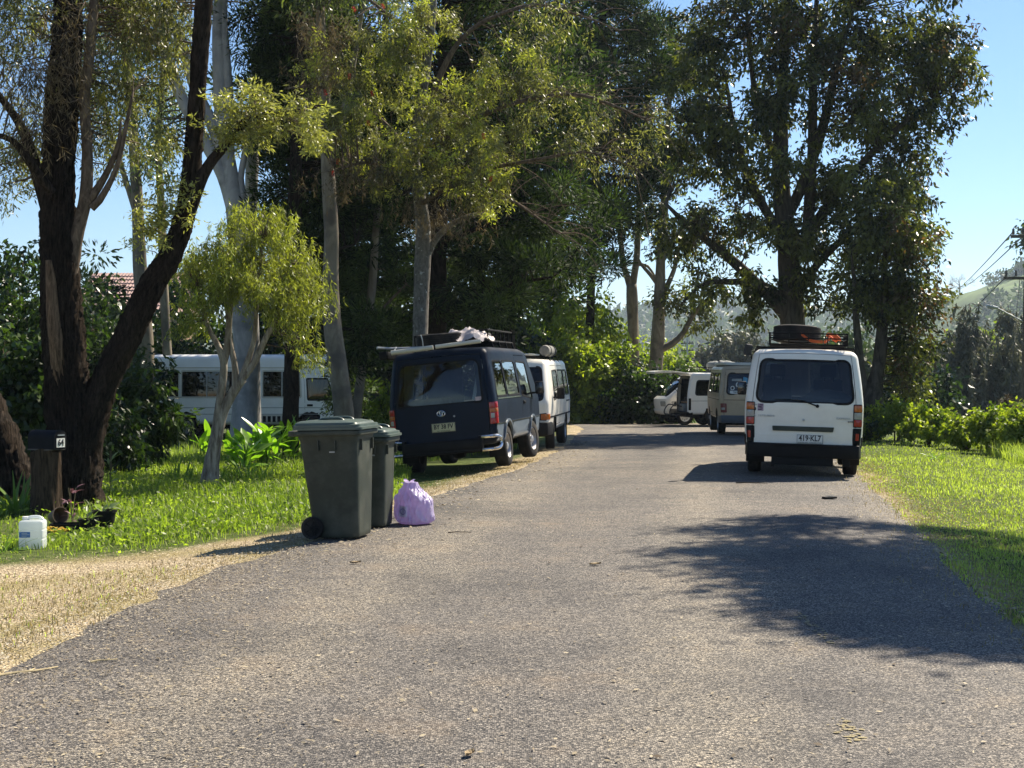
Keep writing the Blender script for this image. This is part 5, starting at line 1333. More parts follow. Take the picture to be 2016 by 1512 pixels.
# jerry can
X, Y, Z = gp(56, 1082)
o = thing('jerry_can', 'white plastic water container with a blue label on the left verge', 'jerry can', (X, Y + .12, float(ground_z(X, Y + .12)) + .0), (0, 0, R(6)))
m, nt, b, N, K = nodes('milky_plastic')
tc = N('ShaderNodeTexCoord'); P = tc.outputs['Object']
K(ramp(noise(6, 4), [(.3, (.66, .70, .70)), (.7, (.80, .83, .82))]), b.inputs['Base Color']); b.inputs['Roughness'].default_value = .35
tl = N('ShaderNodeBsdfTranslucent'); tl.inputs[0].default_value = (.85, .9, .9, 1); ms = N('ShaderNodeMixShader'); ms.inputs[0].default_value = .45
K(b.outputs[0], ms.inputs[1]); K(tl.outputs[0], ms.inputs[2]); K(ms.outputs[0], nt.nodes['Material Output'].inputs[0]); milky = m
mb = MB(); V = []; w, d = .225, .19
for (z, k) in ((0, .93), (.01, .99), (.04, 1), (.085, 1), (.09, .975), (.10, .975), (.105, 1), (.17, 1), (.175, .975), (.185, .975), (.19, 1), (.235, 1), (.25, .97), (.258, .90), (.262, .6)):
    V += [(x * k, y * k, z) for x, y in rpoly([(-w / 2, -d / 2), (w / 2, -d / 2), (w / 2, d / 2), (-w / 2, d / 2)], .035, 5)]
q = 20; F = [(a * q + i, a * q + (i + 1) % q, (a + 1) * q + (i + 1) % q, (a + 1) * q + i) for a in range(14) for i in range(q)] + [tuple(range(q))[::-1], tuple(14 * q + i for i in range(q))]
mb.add(V, F).build('tank', milky, o, angle=25, normals=False)
mb = MB(); mb.tube(spline([(-.045, 0, .255), (-.03, 0, .285), (.06, 0, .287), (.095, 0, .255)], .02), [.016] * len(spline([(-.045, 0, .255), (-.03, 0, .285), (.06, 0, .287), (.095, 0, .255)], .02)), 8); mb.build('handle', milky, o)
mb = MB(); mb.lathe([(.026, .255), (.026, .268), (.031, .27), (.031, .292), (.026, .295), (.001, .296)], 20, 'Z', (-.065, 0, 0)); mb.build('cap', MT['white_clean'], o)
bl = M('blue_label', (.10, .22, .48), .5, var=.15, vscale=30)
mb = MB(); mb.box((-.052, -d / 2 - .001, .135), (.098, .003, .052)); lb = mb.build('label', bl, o)
mb = MB()
for k, ww in enumerate((.05, .07, .045)): mb.box((-.052 - (.07 - ww) / 2 + .008, -d / 2 - .003, .149 - k * .013), (ww, .002, .004))
mb.build('printed_line', MT['plate_w'], lb)

# letterbox on a log stump
lb_x, lb_y, lb_z = gp(92, 1014)
stump_top = at(88, 886, lb_y)[2]
stump = thing('log_stump', 'upright log stump under the black letterbox at the foot of the dark trunk', 'stump', (at(88, 0, lb_y)[0], lb_y + .05, float(ground_z(lb_x, lb_y + .05))))
stump_bark = barkmat('stump_bark', (.015, .011, .008), (.10, .07, .048), (14, 14, 2.0), 1.0)
H = stump_top - stump.location.z
mb = MB(); V = []; n = 40; zs = np.linspace(0, 1, 14)
for t in zs:
    for i in range(n):
        a = i / n * 2 * math.pi; r_ = .165 * (1 + .18 * (1 - t) ** 3) * (1 + .035 * math.sin(5 * a + 3 * t) + .03 * math.sin(13 * a + 2 * math.sin(4 * t)) + .02 * math.sin(23 * a))
        V.append((r_ * math.cos(a), r_ * math.sin(a) * .9, t * H + (.02 * math.sin(3 * a) if t > .99 else 0)))
k = len(zs); mb.add(V, [(a * n + i, a * n + (i + 1) % n, (a + 1) * n + (i + 1) % n, (a + 1) * n + i) for a in range(k - 1) for i in range(n)] + [tuple((k - 1) * n + i for i in range(n))]); mb.build('log', stump_bark, stump, angle=60, normals=False)
o = thing('letterbox', 'black letterbox numbered 64 standing on the log stump', 'letterbox', (stump.location.x, stump.location.y, stump_top + .012), (0, 0, R(62)))
# long axis is local Y, the door faces -Y (turned to the right and towards the viewer)
mb = MB(); w, hgt, ln = .17, .13, .40
prof = [(-w / 2, 0), (w / 2, 0), (w / 2, hgt)] + [(w / 2 * math.cos(a), hgt + .085 * math.sin(a)) for a in np.linspace(.15, math.pi - .15, 12)] + [(-w / 2, hgt)]
lbm = M('letterbox_enamel', (.006, .0065, .010), .6, var=.3, vscale=8, spec=.12, dirt=(.03, .027, .024), dirt_amt=.4)
mb.prism(prof, ln, lambda a, b_, h: (a, -ln / 2 + h, b_)); bx = mb.build('box', lbm, o, angle=30)
pf = [(a * 1.06, (b_ - .09) * 1.05 + .09) for a, b_ in prof]
mb = MB(); mb.prism(pf, .018, lambda a, b_, h: (a, -ln / 2 - .004 - h, b_)); dr = mb.build('door', lbm, o, angle=30)
mb = MB(); mb.prism([(-.062, .022), (.062, .022), (.062, .125), (-.062, .125)], .004, lambda a, b_, h: (a, -ln / 2 - .024 - h, b_)); np_ = mb.build('number_panel', MT['plate_w'], dr)
text('64', .105, MT['plate_ink'], np_, (0, -ln / 2 - .0295, .073), (R(90), 0, 0), sx=.85, bold=.002, name='characters')
mb = MB(); mb.box((0, -ln / 2 - .03, .16), (.10, .012, .012)); mb.build('door_pull', MT['galv'], dr)
mb = MB(); mb.box((0, 0, -.006), (.24, .34, .012)); mb.build('base_board', M('grey_board', (.12, .105, .09), .9, var=.3), o)

# pots
def pot(name, px, py, r0, h, label, rot=(0, 0, 0), mat=None, soil=True, dz=0, group='black plastic plant pots'):
    X, Y, Z = gp(px, py); o = thing(name, label, 'plant pot', (X, Y + r0, float(ground_z(X, Y + r0)) + dz), rot, group)
    mb = MB(); mb.lathe([(r0 * .74, 0), (r0 * .97, h * .88), (r0 * 1.06, h * .88), (r0 * 1.07, h), (r0 * .97, h), (r0 * .93, h * .86), (r0 * .70, .02), (.001, .02)], 32); mb.build('pot', mat or MT['black'], o, angle=30)
    if soil: mb = MB(); mb.lathe([(r0 * .92, h * .84), (r0 * .5, h * .88), (.001, h * .90)], 20); mb.build('soil', M('potting_soil', (.05, .035, .022), .95, var=.4, vscale=20, bump=.8, bscale=40), o)
    return o
big = pot('plant_pot', 199, 1046, .118, .205, 'larger black plastic pot standing in the grass beside the dark trunk')
small = pot('plant_pot', 168, 1052, .098, .145, 'smaller black plastic pot in front of the larger one')
top = pot('plant_pot', 100, 1036, .085, .17, 'brown pot tipped on its side at the foot of the dark trunk', (R(78), R(20), R(40)), M('brown_pot', (.16, .11, .07), .7, var=.3, vscale=8), False, dz=.085)
X, Y, Z = gp(128, 1046); o = thing('seed_tray', 'low black tray lying between the water container and the pots', 'tray', (X, Y + .1, Z + .012), (0, 0, R(8)))
mb = MB(); mb.box((0, 0, .004), (.34, .22, .008))
for sx in (-1, 1): mb.box((sx * .17, 0, .03), (.008, .22, .06)); mb.box((0, sx * .11, .03), (.34, .008, .06))
mb.build('tray', MT['black'], o)
yl = leafmat('yellow_leaf', (.42, .25, .03), (.72, .52, .08), trans=.35, tcol=(1.1, 1, .6))
gl_ = leafmat('pot_leaf', (.07, .12, .03), (.30, .36, .16), trans=.4)
pl_ = leafmat('purple_leaf', (.10, .045, .06), (.30, .16, .18), trans=.35, tcol=(1.2, .9, 1))

def leaf_mesh(L, W, droop=.3, fold=.25, n=7, twist=0.0, base=.0):
    """a broad blade along +X from the origin with a midrib fold"""
    V = []; F = []; T = []
    for i in range(n):
        t = i / (n - 1); w = W / 2 * (math.sin(math.pi * (base + (1 - base) * t) ** .8) ** .8 if 0 < t < 1 else (.04 if t == 0 else 0.0)); w = max(w, .002)
        x = L * t; z = -droop * L * t * t
        for k in (-1, 0, 1):
            V.append((x, k * w * math.cos(twist * t), z + abs(k) * w * fold + k * w * math.sin(twist * t))); T.append(.5 + .3 * abs(k))
    for i in range(n - 1):
        for k in range(2): F.append((3 * i + k, 3 * i + 3 + k, 3 * i + 4 + k, 3 * i + 1 + k))
    return np_mesh('leaf', V, F, True, T)

def leafy(root, meshes, mats, n, rs, spread=.1, elev=(40, 85), z=(0, .1), scale=(.7, 1.2), name='leaf', az=None):
    for i in range(n):
        me = meshes[i % len(meshes)]
        o = bpy.data.objects.new(name, me); COL.objects.link(o); o.parent = root
        a = rs.uniform(0, 6.283) if az is None else az(i)
        r_ = spread * math.sqrt(rs.uniform()); o.location = (r_ * math.cos(a), r_ * math.sin(a), rs.uniform(*z))
        o.rotation_euler = (rs.uniform(-.4, .4), -R(rs.uniform(*elev)), a + rs.normal(0, .5)); o.scale = [rs.uniform(*scale)] * 3
def leafset(mat, n, L, W, rs, droop=(.1, .5), fold=.25, twist=.4, base=0):
    out = []
    for i in range(n):
        me = leaf_mesh(L * rs.uniform(.8, 1.15), W * rs.uniform(.8, 1.15), rs.uniform(*droop), fold, twist=rs.uniform(-twist, twist), base=base)
        me.materials.append(mat); out.append(me)
    return out
rs = np.random.RandomState(21)
o = thing('fallen_leaves', 'heap of fallen yellow leaves beside the white water container', 'leaf heap', gp(104, 1052))
leafy(o, leafset(yl, 4, .10, .055, rs), [yl], 26, rs, .14, (-5, 25), (.02, .07), (.7, 1.2))
def pot_plant(px, py, label, mats, n, L, W, h, dz, elev, cat='plant'):
    X, Y, Z = gp(px, py); o = thing('pot_plant', label, cat, (X, Y + .1, Z + dz))
    mb = MB()
    for k in range(3):
        a = rs.uniform(0, 6.28); mb.tube(spline([(0, 0, -.02), (.02 * math.cos(a), .02 * math.sin(a), h * .5), (.05 * math.cos(a), .05 * math.sin(a), h)], .04), .004, 5)
    mb.build('stem', M('green_stem', (.12, .10, .05), .8), o)
    leafy(o, leafset(mats, 3, L, W, rs), None, n, rs, .05, elev, (.0, h), (.7, 1.2))
pot_plant(199, 1046, 'pale leafy cuttings growing in the larger black pot', gl_, 9, .13, .06, .06, .17, (10, 60))
pot_plant(168, 1052, 'thin seedling with pale leaves in the smaller black pot', gl_, 7, .12, .035, .10, .12, (20, 70))
pot_plant(137, 1042, 'purple leaved plant rising between the dark trunk and the pots', pl_, 20, .10, .030, .42, .0, (10, 60))
pot_plant(118, 985, 'slender green sapling growing up against the letterbox stump', gl_, 22, .13, .025, .66, .0, (20, 60))
pot_plant(212, 980, 'slender pale green sapling on the right side of the dark trunk', gl_, 24, .14, .03, .60, .0, (20, 60))

# strappy and broad leaved clumps on the verge: every big leaf is its own piece
ging = leafmat('ginger_leaf', (.065, .14, .02), (.25, .42, .06), trans=.5, rough=.28, tcol=(1.3, 1.5, .35))
def ginger(px, py, n, h, label, seed, wide=.14):
    rs = np.random.RandomState(seed); X, Y, Z = gp(px, py); o = thing('broad_leaved_plant', label, 'plant', (X, Y, Z), group='broad leaved clumps on the verge')
    ms = leafset(ging, 5, .50, .15, rs, (.05, .45), .18, .5); mb = MB()
    for k in range(n // 4):
        a = rs.uniform(0, 6.283); r0 = rs.uniform(0, wide); hh = h * rs.uniform(.65, 1.1); ln = rs.uniform(.05, .22)
        c, s = math.cos(a), math.sin(a); P = [(r0 * c, r0 * s, 0), (r0 * c + ln * .3 * c, r0 * s + ln * .3 * s, hh * .5), (r0 * c + ln * c, r0 * s + ln * s, hh)]
        P = spline(P, .1); mb.tube(P, np.linspace(.012, .005, len(P)), 5)
        for j in range(4):
            t = (.35 + .65 * (j + rs.uniform(-.3, .3)) / 3.2); q = P[min(len(P) - 1, int(t * (len(P) - 1)))]
            lf = bpy.data.objects.new('leaf', ms[rs.randint(5)]); COL.objects.link(lf); lf.parent = o
            lf.location = q; lf.rotation_euler = (rs.uniform(-.6, .6), -R(rs.uniform(15, 80)), rs.uniform(0, 6.283)); lf.scale = [rs.uniform(.6, 1.1)] * 3
    mb.build('stem', ging, o)
ginger(520, 925, 44, .72, 'tall clump of broad shiny leaves between the small tree and the bins', 31, .22)
ginger(478, 935, 30, .55, 'broad leaved clump just right of the small weeping tree', 32, .18)
ginger(566, 915, 36, .66, 'broad leaved clump with the brightest leaves, beside the large bin', 33, .2)
ginger(398, 900, 16, .45, 'low broad leaved clump just left of the small weeping tree', 34, .15)
strap = leafmat('strap_leaf', (.06, .12, .02), (.22, .33, .06), trans=.45, rough=.35)
def strappy(px, py, n, L, label, seed, W=.03, spread=.12, elev=(45, 88)):
    rs = np.random.RandomState(seed); X, Y, Z = gp(px, py); o = thing('strap_leaved_plant', label, 'plant', (X, Y, Z), group='strap leaved clumps on the verge')
    leafy(o, leafset(strap, 5, L, W, rs, (.1, .6), .3, .3, base=.35), None, n, rs, spread, elev, (-.01, .02), (.6, 1.15))
strappy(34, 1010, 26, .55, 'strap leaved clump left of the dark trunk behind the water container', 41, .045, .13)
strappy(350, 948, 34, .36, 'strap leaved clump in the lush grass left of the small weeping tree', 42, .03, .22)
strappy(408, 1025, 24, .26, 'low strap leaved tuft in the grass in front of the small weeping tree', 43, .025, .12, (25, 75))
strappy(500, 948, 40, .34, 'strap leaved clump under the broad leaved plants', 44, .03, .28)
strappy(440, 948, 22, .30, 'strap leaved tuft at the foot of the small weeping tree', 45, .025, .14)
strappy(8, 1088, 26, .22, 'dark grassy tuft at the left edge beside the water container', 46, .014, .10, (15, 70))
strappy(1845, 905, 20, .34, 'coarse tuft standing in the mown strip on the right', 47, .04, .10, (15, 70))
# ------------------------------------------------------------------ trees
TRI = {'n': 0}
def limb_mesh(mb, P, r, sides, rs, rough=0.0, furrows=9):
    """organic tube with lumps; rough adds bark ridges"""
    T, N, B = frames(P); n = len(P); a = np.arange(sides) * 2 * math.pi / sides
    ph = rs.uniform(0, 6.28, 6); V = []; s = np.concatenate(([0], np.cumsum(np.linalg.norm(np.diff(P, axis=0), axis=1))))
    for i in range(n):
        k = 1 + .05 * np.sin(2 * a + ph[0] + s[i] * 1.1) + .04 * np.sin(3 * a + ph[1] - s[i] * 1.9) + .03 * math.sin(s[i] * 3 + ph[2])
        if rough:
            w = np.sin(furrows * a + 1.6 * np.sin(s[i] * 2.3 + ph[3]) + .9 * np.sin(5 * s[i] + 3 * a)); k = k + rough * (np.abs(w) - .5) + rough * .5 * np.sin(furrows * 2.3 * a + s[i] * 7 + ph[4]) + rs.normal(0, rough * .25, sides)
        V.append(P[i] + (r[i] * k)[:, None] * (np.cos(a)[:, None] * N[i] + np.sin(a)[:, None] * B[i]))
    b = len(mb.v); V = np.concatenate(V); mb.v.extend(map(tuple, V))
    mb.f.extend((b + i * sides + j, b + i * sides + (j + 1) % sides, b + (i + 1) * sides + (j + 1) % sides, b + (i + 1) * sides + j) for i in range(n - 1) for j in range(sides))
    mb.f.append(tuple(b + (n - 1) * sides + j for j in range(sides)))

def unit(v): return v / (np.linalg.norm(v, axis=-1, keepdims=True) + 1e-9)

def leaf_quads(C, D, L, W, rs, tint):
    """diamond leaves: centre-base C, direction D, length L, width W"""
    n = len(C); s = unit(np.cross(D, rs.normal(0, 1, (n, 3)))); L = np.broadcast_to(L, n)[:, None]; W = np.broadcast_to(W, n)[:, None]
    k = np.cross(D, s) * W * .25
    V = np.stack((C, C + D * L * .45 + s * W / 2 + k, C + D * L, C + D * L * .45 - s * W / 2 + k), 1).reshape(-1, 3)
    return V, np.repeat(tint, 4)

class Tree:
    def __init__(s, name, label, cat, D, base, seed, group=None, z0=None, dens=1.0, wid=1.0):
        s.dens, s.wid = dens, wid
        s.rs = np.random.RandomState(seed); s.D = D
        x = (base[0] - CX) / FPX * D
        s.o = np.array((x, D, float(ground_z(x, D)) - .05 if z0 is None else z0))
        s.root = thing(name, label, cat, tuple(s.o), group=group); s.pts = []; s.rad = []
    def w(s, p):
        d = s.D + (p[2] if len(p) > 2 else 0)
        return at(p[0], p[1], d) - s.o
    def limb(s, pts, rpx, mat, name='limb', sides=10, rough=0.0, step=.18, furrows=9, ground=False):
        P = np.array([s.w(p) for p in pts]); r = np.array(rpx) / FPX * s.D
        if ground: P[0] = (P[0][0], P[0][1], 0)
        Q = spline(np.column_stack((P, r)), step); mb = MB(); limb_mesh(mb, Q[:, :3], Q[:, 3], sides, s.rs, rough, furrows)
        o = mb.build(name, mat, s.root, angle=180, normals=False)
        s.pts.append(Q[:, :3]); s.rad.append(Q[:, 3]); return o
    def crown(s, lobes, leafm, barkm, n_clump, n_leaf, L, W, sig=.3, style='random', name='crown', twig_r=.012, twigs=True, tints=(.45, .22), hollow=2.2, min_twig=0, bias=None, lf=None):
        """lobes: (px, py, ddepth, rx_px, ry_px[, rdepth_m]) filled with leaf clumps that hang from twigs joined to the limbs"""
        rs = s.rs; C = []; vol = np.array([l[3] * l[4] for l in lobes], float); cnt = np.maximum(1, (n_clump * vol / vol.sum()).round().astype(int))
        for l, k in zip(lobes, cnt):
            d = s.D + l[2]; rx, ry = l[3] / FPX * d, l[4] / FPX * d; rz = l[5] if len(l) > 5 else rx
            u = unit(rs.normal(0, 1, (k, 3))) * (rs.uniform(0, 1, (k, 1)) ** (1 / hollow))
            C.append(s.w(l[:3]) + u * np.array((rx, rz, ry)))
        C = np.concatenate(C); m = len(C)
        P = np.concatenate(s.pts); RR = np.concatenate(s.rad)
        if twigs:
            mb = MB()
            for c in C:
                w_ = np.linalg.norm((P - c) * np.array((1, 1, 1.0)), axis=1) + np.where(P[:, 2] > c[2] + .2, .8, 0) * (style not in ('droop', 'hang'))
                j = int(np.argmin(w_)); a = P[j]; d = np.linalg.norm(c - a)
                if d < min_twig: continue
                mid = (a + c) / 2 + rs.normal(0, .07 * d, 3) + np.array((0, 0, .10 * d)); mid2 = a * .3 + c * .7 + rs.normal(0, .05 * d, 3) + np.array((0, 0, .08 * d))
                Q = np.array((a, mid, mid2, c)); r0 = min(RR[j] * .55, twig_r * (1 + d * .9)); mb.tube(Q, [r0, r0 * .7, r0 * .5, r0 * .22], 4, cap=False)
            mb.build('branches', barkm, s.root, angle=180, normals=False)
        tb = rs.normal(tints[0], tints[1], m)
        n_leaf = int(n_leaf * s.dens); W = W * {'tuft': 1.9, 'hang': 1.5}.get(style, 1.45) * s.wid
        n = m * n_leaf; ci = np.repeat(np.arange(m), n_leaf); cc = C[ci]
        if style == 'hang':      # strings of narrow leaves hanging down from each clump
            t = rs.uniform(0, 1, n); st = rs.randint(0, 7, n) ; sx = rs.normal(0, sig, (m, 7, 3)); off = sx[ci, st]; off[:, 2] *= .5
            sw = rs.normal(0, .18, (m, 7, 2))[ci, st] * t[:, None]
            pos = cc + off; pos[:, :2] += sw * sig * 2; pos[:, 2] += sig * .6 - t * sig * 2.2
            d = unit(np.column_stack((rs.normal(0, .65, (n, 2)), -1 + rs.normal(0, .45, n))))
        elif style == 'tuft':    # brushes at the end of each twig
            u = unit(rs.normal(0, 1, (n, 3))); pos = cc + u * sig * (rs.uniform(0, 1, (n, 1)) ** .55) * np.array((1.25, 1.25, .7)); ax = unit(rs.normal(0, 1, (m, 3)) + np.array((0, 0, .6)))[ci]
            d = unit(u + ax * .8 + rs.normal(0, .25, (n, 3)))
        else:
            st = rs.randint(0, 6, n); dirs = unit(rs.normal(0, 1, (m, 6, 3)) + np.array((0, 0, -.25)))[ci, st]
            t = rs.uniform(0, 1, n)[:, None] ** .8
            pos = cc + dirs * sig * 1.5 * t + rs.normal(0, sig * .22, (n, 3))
            d = unit(dirs * .7 + rs.normal(0, .6, (n, 3)) + np.array((0, 0, -.75 if style == 'droop' else -.1)))
        LL = L * rs.uniform(.6, 1.25, n); WW = W * rs.uniform(.7, 1.25, n)
        tint = np.clip(tb[ci] + rs.normal(0, .17, n), 0, 1)
        if bias is not None: tint = np.clip(tint + bias(pos + s.o, rs), 0, 1)
        V, T = leaf_quads(pos, d, LL, WW, rs, tint)
        me = np_mesh(name, V, np.arange(4 * n).reshape(n, 4), False, T); TRI['n'] += 2 * n
        s.C = C
        return link(name, me, leafm, s.root)

BK = dict(
    dark=barkmat('furrowed_dark_bark', (.003, .0026, .0022), (.055, .043, .034), (15, 15, 3.2), 1.0),
    gum=barkmat('smooth_grey_bark', (.24, .24, .235), (.44, .43, .41), (1.6, 1.6, .5), .25, c2=(.20, .20, .20), rough=.7),
    gum_d=barkmat('smooth_brown_bark', (.13, .11, .085), (.30, .26, .20), (2, 2, .6), .2, c2=(.12, .105, .09), rough=.75),
    pine=barkmat('black_pine_bark', (.008, .007, .006), (.045, .034, .026), (8, 8, 3), .9),
    lichen=barkmat('lichen_bark', (.085, .075, .065), (.21, .195, .17), (7, 7, 4), .5, spots=(.36, .36, .33)),
    dusk=barkmat('dark_grey_bark', (.035, .030, .024), (.125, .108, .085), (3, 3, .8), .3),
    paper=barkmat('flaky_pale_bark', (.13, .10, .075), (.44, .39, .32), (8, 8, 1.6), .9),
    brown=barkmat('brown_twig_bark', (.06, .045, .034), (.18, .14, .105), (8, 8, 3), .5),
    far=barkmat('far_bark', (.05, .045, .04), (.14, .12, .10), (3, 3, 1), .4),
)
LF = dict(
    bottle=leafmat('bottlebrush_leaf', (.060, .062, .030), (.38, .39, .12), trans=.42, rough=.4, tcol=(1.25, 1.3, .55)),
    weep=leafmat('weeping_leaf', (.080, .100, .022), (.40, .44, .090), trans=.48, rough=.4, tcol=(1.32, 1.36, .48)),
    gum=leafmat('gum_leaf', (.035, .050, .022), (.24, .27, .10), trans=.33, rough=.33),
    fig=leafmat('broad_tree_leaf', (.011, .020, .009), (.18, .195, .055), trans=.38, rough=.34, spec=.4, tcol=(1.4, 1.5, .45)),
    rust=leafmat('rusty_young_leaf', (.045, .045, .018), (.15, .095, .045), trans=.38, rough=.4, tcol=(1.4, 1.15, .6)),
    pine=leafmat('pine_needle', (.005, .013, .008), (.090, .125, .045), trans=.34, rough=.6, spec=.1),  # light end of the needle tint paints in sunlit tufts
    casu=leafmat('casuarina_needle', (.055, .062, .045), (.16, .165, .11), trans=.25, rough=.6, tcol=(1.1, 1.1, .8)),
    bush=leafmat('shrub_leaf', (.012, .026, .009), (.070, .11, .026), trans=.36, rough=.32, spec=.4),
    lime=leafmat('sunlit_scrub_leaf', (.075, .125, .018), (.36, .42, .065), trans=.52, rough=.42, tcol=(1.35, 1.45, .35)),
    brownweed=leafmat('dry_weed', (.05, .040, .024), (.19, .155, .085), trans=.3, rough=.8, tcol=(1.1, 1, .7)),
    hill=leafmat('hill_tree_leaf', (.030, .050, .020), (.090, .125, .045), trans=.25, rough=.6),
)

# ---- furrowed dark tree at the left, forked low
t = Tree('rough_barked_tree', 'dark furrowed tree forking low on the left, behind the pots and letterbox', 'tree', 16.9, (135, 1005), 1)
t.limb([(132, 1020), (140, 960), (145, 880), (134, 770), (122, 640), (116, 510), (113, 410), (117, 300), (123, 200), (131, 90), (136, -40), (142, -200), (150, -420)], [66, 52, 43, 38, 34, 32, 31, 29, 28, 26, 23, 18, 10], BK['dark'], 'trunk', 84, .20, .045, 15, True)
t.limb([(160, 910), (176, 835), (206, 755), (252, 662), (300, 562), (340, 490), (366, 410), (380, 300), (388, 190), (396, 80), (404, -40), (415, -260)], [30, 28, 24, 23, 23, 21, 18, 16, 15, 15, 13, 7], BK['dark'], 'limb', 66, .20, .045, 13)
t.limb([(352, 470), (400, 345), (440, 290), (475, 245), (520, 225), (570, 222), (640, 205)], [16, 12, 10, 9, 7, 5, 2], BK['dark'], 'limb', 12, .06, .1)
t.limb([(130, 600), (150, 470), (168, 390), (172, 300), (166, 200), (178, 90), (190, -60), (196, -250)], [17, 14, 12, 11, 10, 9, 8, 4], BK['brown'], 'limb', 18, .06, .1)
t.limb([(100, 430), (70, 330), (42, 250), (0, 190), (-50, 120)], [15, 12, 9, 7, 4], BK['dark'], 'limb', 12, .05, .1)
t.limb([(102, 380, -.3), (58, 318, -.5), (22, 275, -.6), (-30, 262, -.7)], [10, 8, 6, 4], BK['dark'], 'limb', 10, .05, .1)
t.limb([(172, 400), (205, 350), (232, 290), (238, 240)], [10, 7, 5, 2], BK['brown'], 'limb', 8, 0, .12)
t.limb([(180, 410), (196, 395), (230, 330), (250, 240), (262, 180)], [8, 7, 5, 4, 2], BK['brown'], 'limb', 8, 0, .12)
s_ = t.limb([(122, 770, -.08), (111, 690, -.19), (104, 620, -.24), (100, 550, -.24), (95, 512, -.27)], [14, 13, 11, 9, 5], barkmat('broken_stub_wood', (.05, .034, .022), (.24, .165, .11), (14, 14, 2), .8), 'broken_stub', 22, .08, .06)
s_['label'] = 'pale broken branch stub against the trunk'
t.crown([(110, -120, 0, 200, 100), (380, -120, 0, 160, 90), (30, 60, -.4, 90, 120), (60, -40, .5, 120, 100)], LF['bottle'], BK['brown'], 90, 110, .085, .012, .22, 'droop', twig_r=.009, tints=(.35, .2))
t.crown([(90, 190, -.6, 55, 130, .3), (40, 130, -.6, 50, 90, .4), (118, 60, -.7, 50, 80, .3), (225, 60, .4, 60, 90, .6)], LF['brownweed'], BK['brown'], 60, 60, .12, .007, .17, 'hang', name='weeping_twigs', twig_r=.006, tints=(.45, .25))
t.crown([(230, 150, .6, 80, 150, .6), (330, 90, .5, 60, 90, .5), (240, 290, .5, 60, 60, .4), (60, 260, .4, 80, 90, .5), (270, -20, .3, 90, 80, .6)], LF['bottle'], BK['brown'], 95, 95, .080, .012, .19, 'droop', name='side_sprays', twig_r=.007, tints=(.35, .2))
t.crown([(330, 280, -.2, 46, 30, .4), (350, 395, -.2, 44, 50, .4), (300, 450, -.1, 40, 60, .4), (440, 260, 0, 50, 36, .4), (510, 245, 0, 70, 50, .5), (590, 240, 0, 60, 50, .5), (480, 200, 0, 60, 40, .5)], LF['bottle'], BK['brown'], 90, 80, .075, .014, .12, 'random', name='fresh_sprays', twig_r=.006, tints=(.75, .25))
t.crown([(40, 330, .6, 70, 80, .5), (190, 260, .8, 60, 90, .5), (20, 60, .6, 90, 90, .5), (300, 20, .6, 110, 60, .6)], LF['bottle'], BK['brown'], 70, 90, .080, .012, .2, 'droop', name='back_sprays', twig_r=.007, tints=(.2, .2))
t = Tree('rough_barked_tree', 'dark leaning trunk at the very left edge behind the letterbox', 'tree', 17.3, (50, 1000), 2)
t.limb([(30, 1010), (8, 930), (-12, 860), (-38, 790), (-76, 700), (-130, 560), (-150, 380), (-180, 150), (-200, -100)], [52, 44, 38, 33, 30, 27, 24, 18, 8], BK['dark'], 'trunk', 60, .20, .045, 13, True)
t.crown([(-260, 60, 0, 180, 160), (-180, -140, 0, 160, 130)], LF['bottle'], BK['brown'], 50, 90, .085, .014, .25, 'droop', tints=(.35, .2))

# ---- small weeping tree in the sun
t = Tree('weeping_tree', 'small yellow-green weeping tree with pale flaky stems in the sunny grass', 'tree', 20.2, (412, 948), 3, dens=1.5)
t.limb([(412, 955), (418, 905), (426, 862), (440, 810), (462, 768), (478, 745)], [19, 14, 12, 10, 9, 8], BK['paper'], 'trunk', 20, .07, .06, 9, True)
t.limb([(419, 890), (424, 850), (432, 795), (438, 750), (440, 715), (428, 680), (412, 650), (400, 610), (392, 570)], [9, 9, 8, 8, 7, 6, 5, 4, 2], BK['paper'], 'limb', 14, .06, .07)
t.limb([(440, 720), (446, 690), (450, 640), (447, 590), (450, 540), (456, 480)], [7, 7, 6, 5, 4, 2], BK['paper'], 'limb', 12, .06, .07)
t.limb([(465, 765), (462, 720), (452, 665), (455, 600), (462, 540)], [7, 6, 5, 4, 2], BK['paper'], 'limb', 12, .06, .07)
t.limb([(476, 748), (500, 715), (522, 668), (545, 625), (560, 570), (570, 520)], [8, 7, 6, 5, 4, 2], BK['paper'], 'limb', 12, .06, .07)
t.limb([(472, 752), (486, 715), (500, 670), (505, 610), (512, 540), (516, 470)], [6, 6, 5, 4, 3, 2], BK['paper'], 'limb', 12, .06, .07)
t.crown([(500, 510, .1, 125, 85, .95), (430, 530, .1, 75, 65, .7), (585, 545, 0, 52, 80, .6), (510, 445, 0, 75, 40, .6), (390, 590, 0, 38, 60, .5), (580, 635, 0, 38, 46, .5), (470, 560, -.5, 80, 40, .3), (540, 580, -.4, 50, 50, .4), (470, 425, 0, 30, 26, .4), (545, 420, .1, 34, 22, .4), (370, 520, 0, 30, 40, .4), (625, 570, .1, 22, 60, .4), (365, 640, 0, 20, 36, .3), (600, 690, 0, 26, 30, .3)], LF['weep'], BK['brown'], 380, 46, .085, .0095, .10, 'hang', twig_r=.005, tints=(.5, .22))

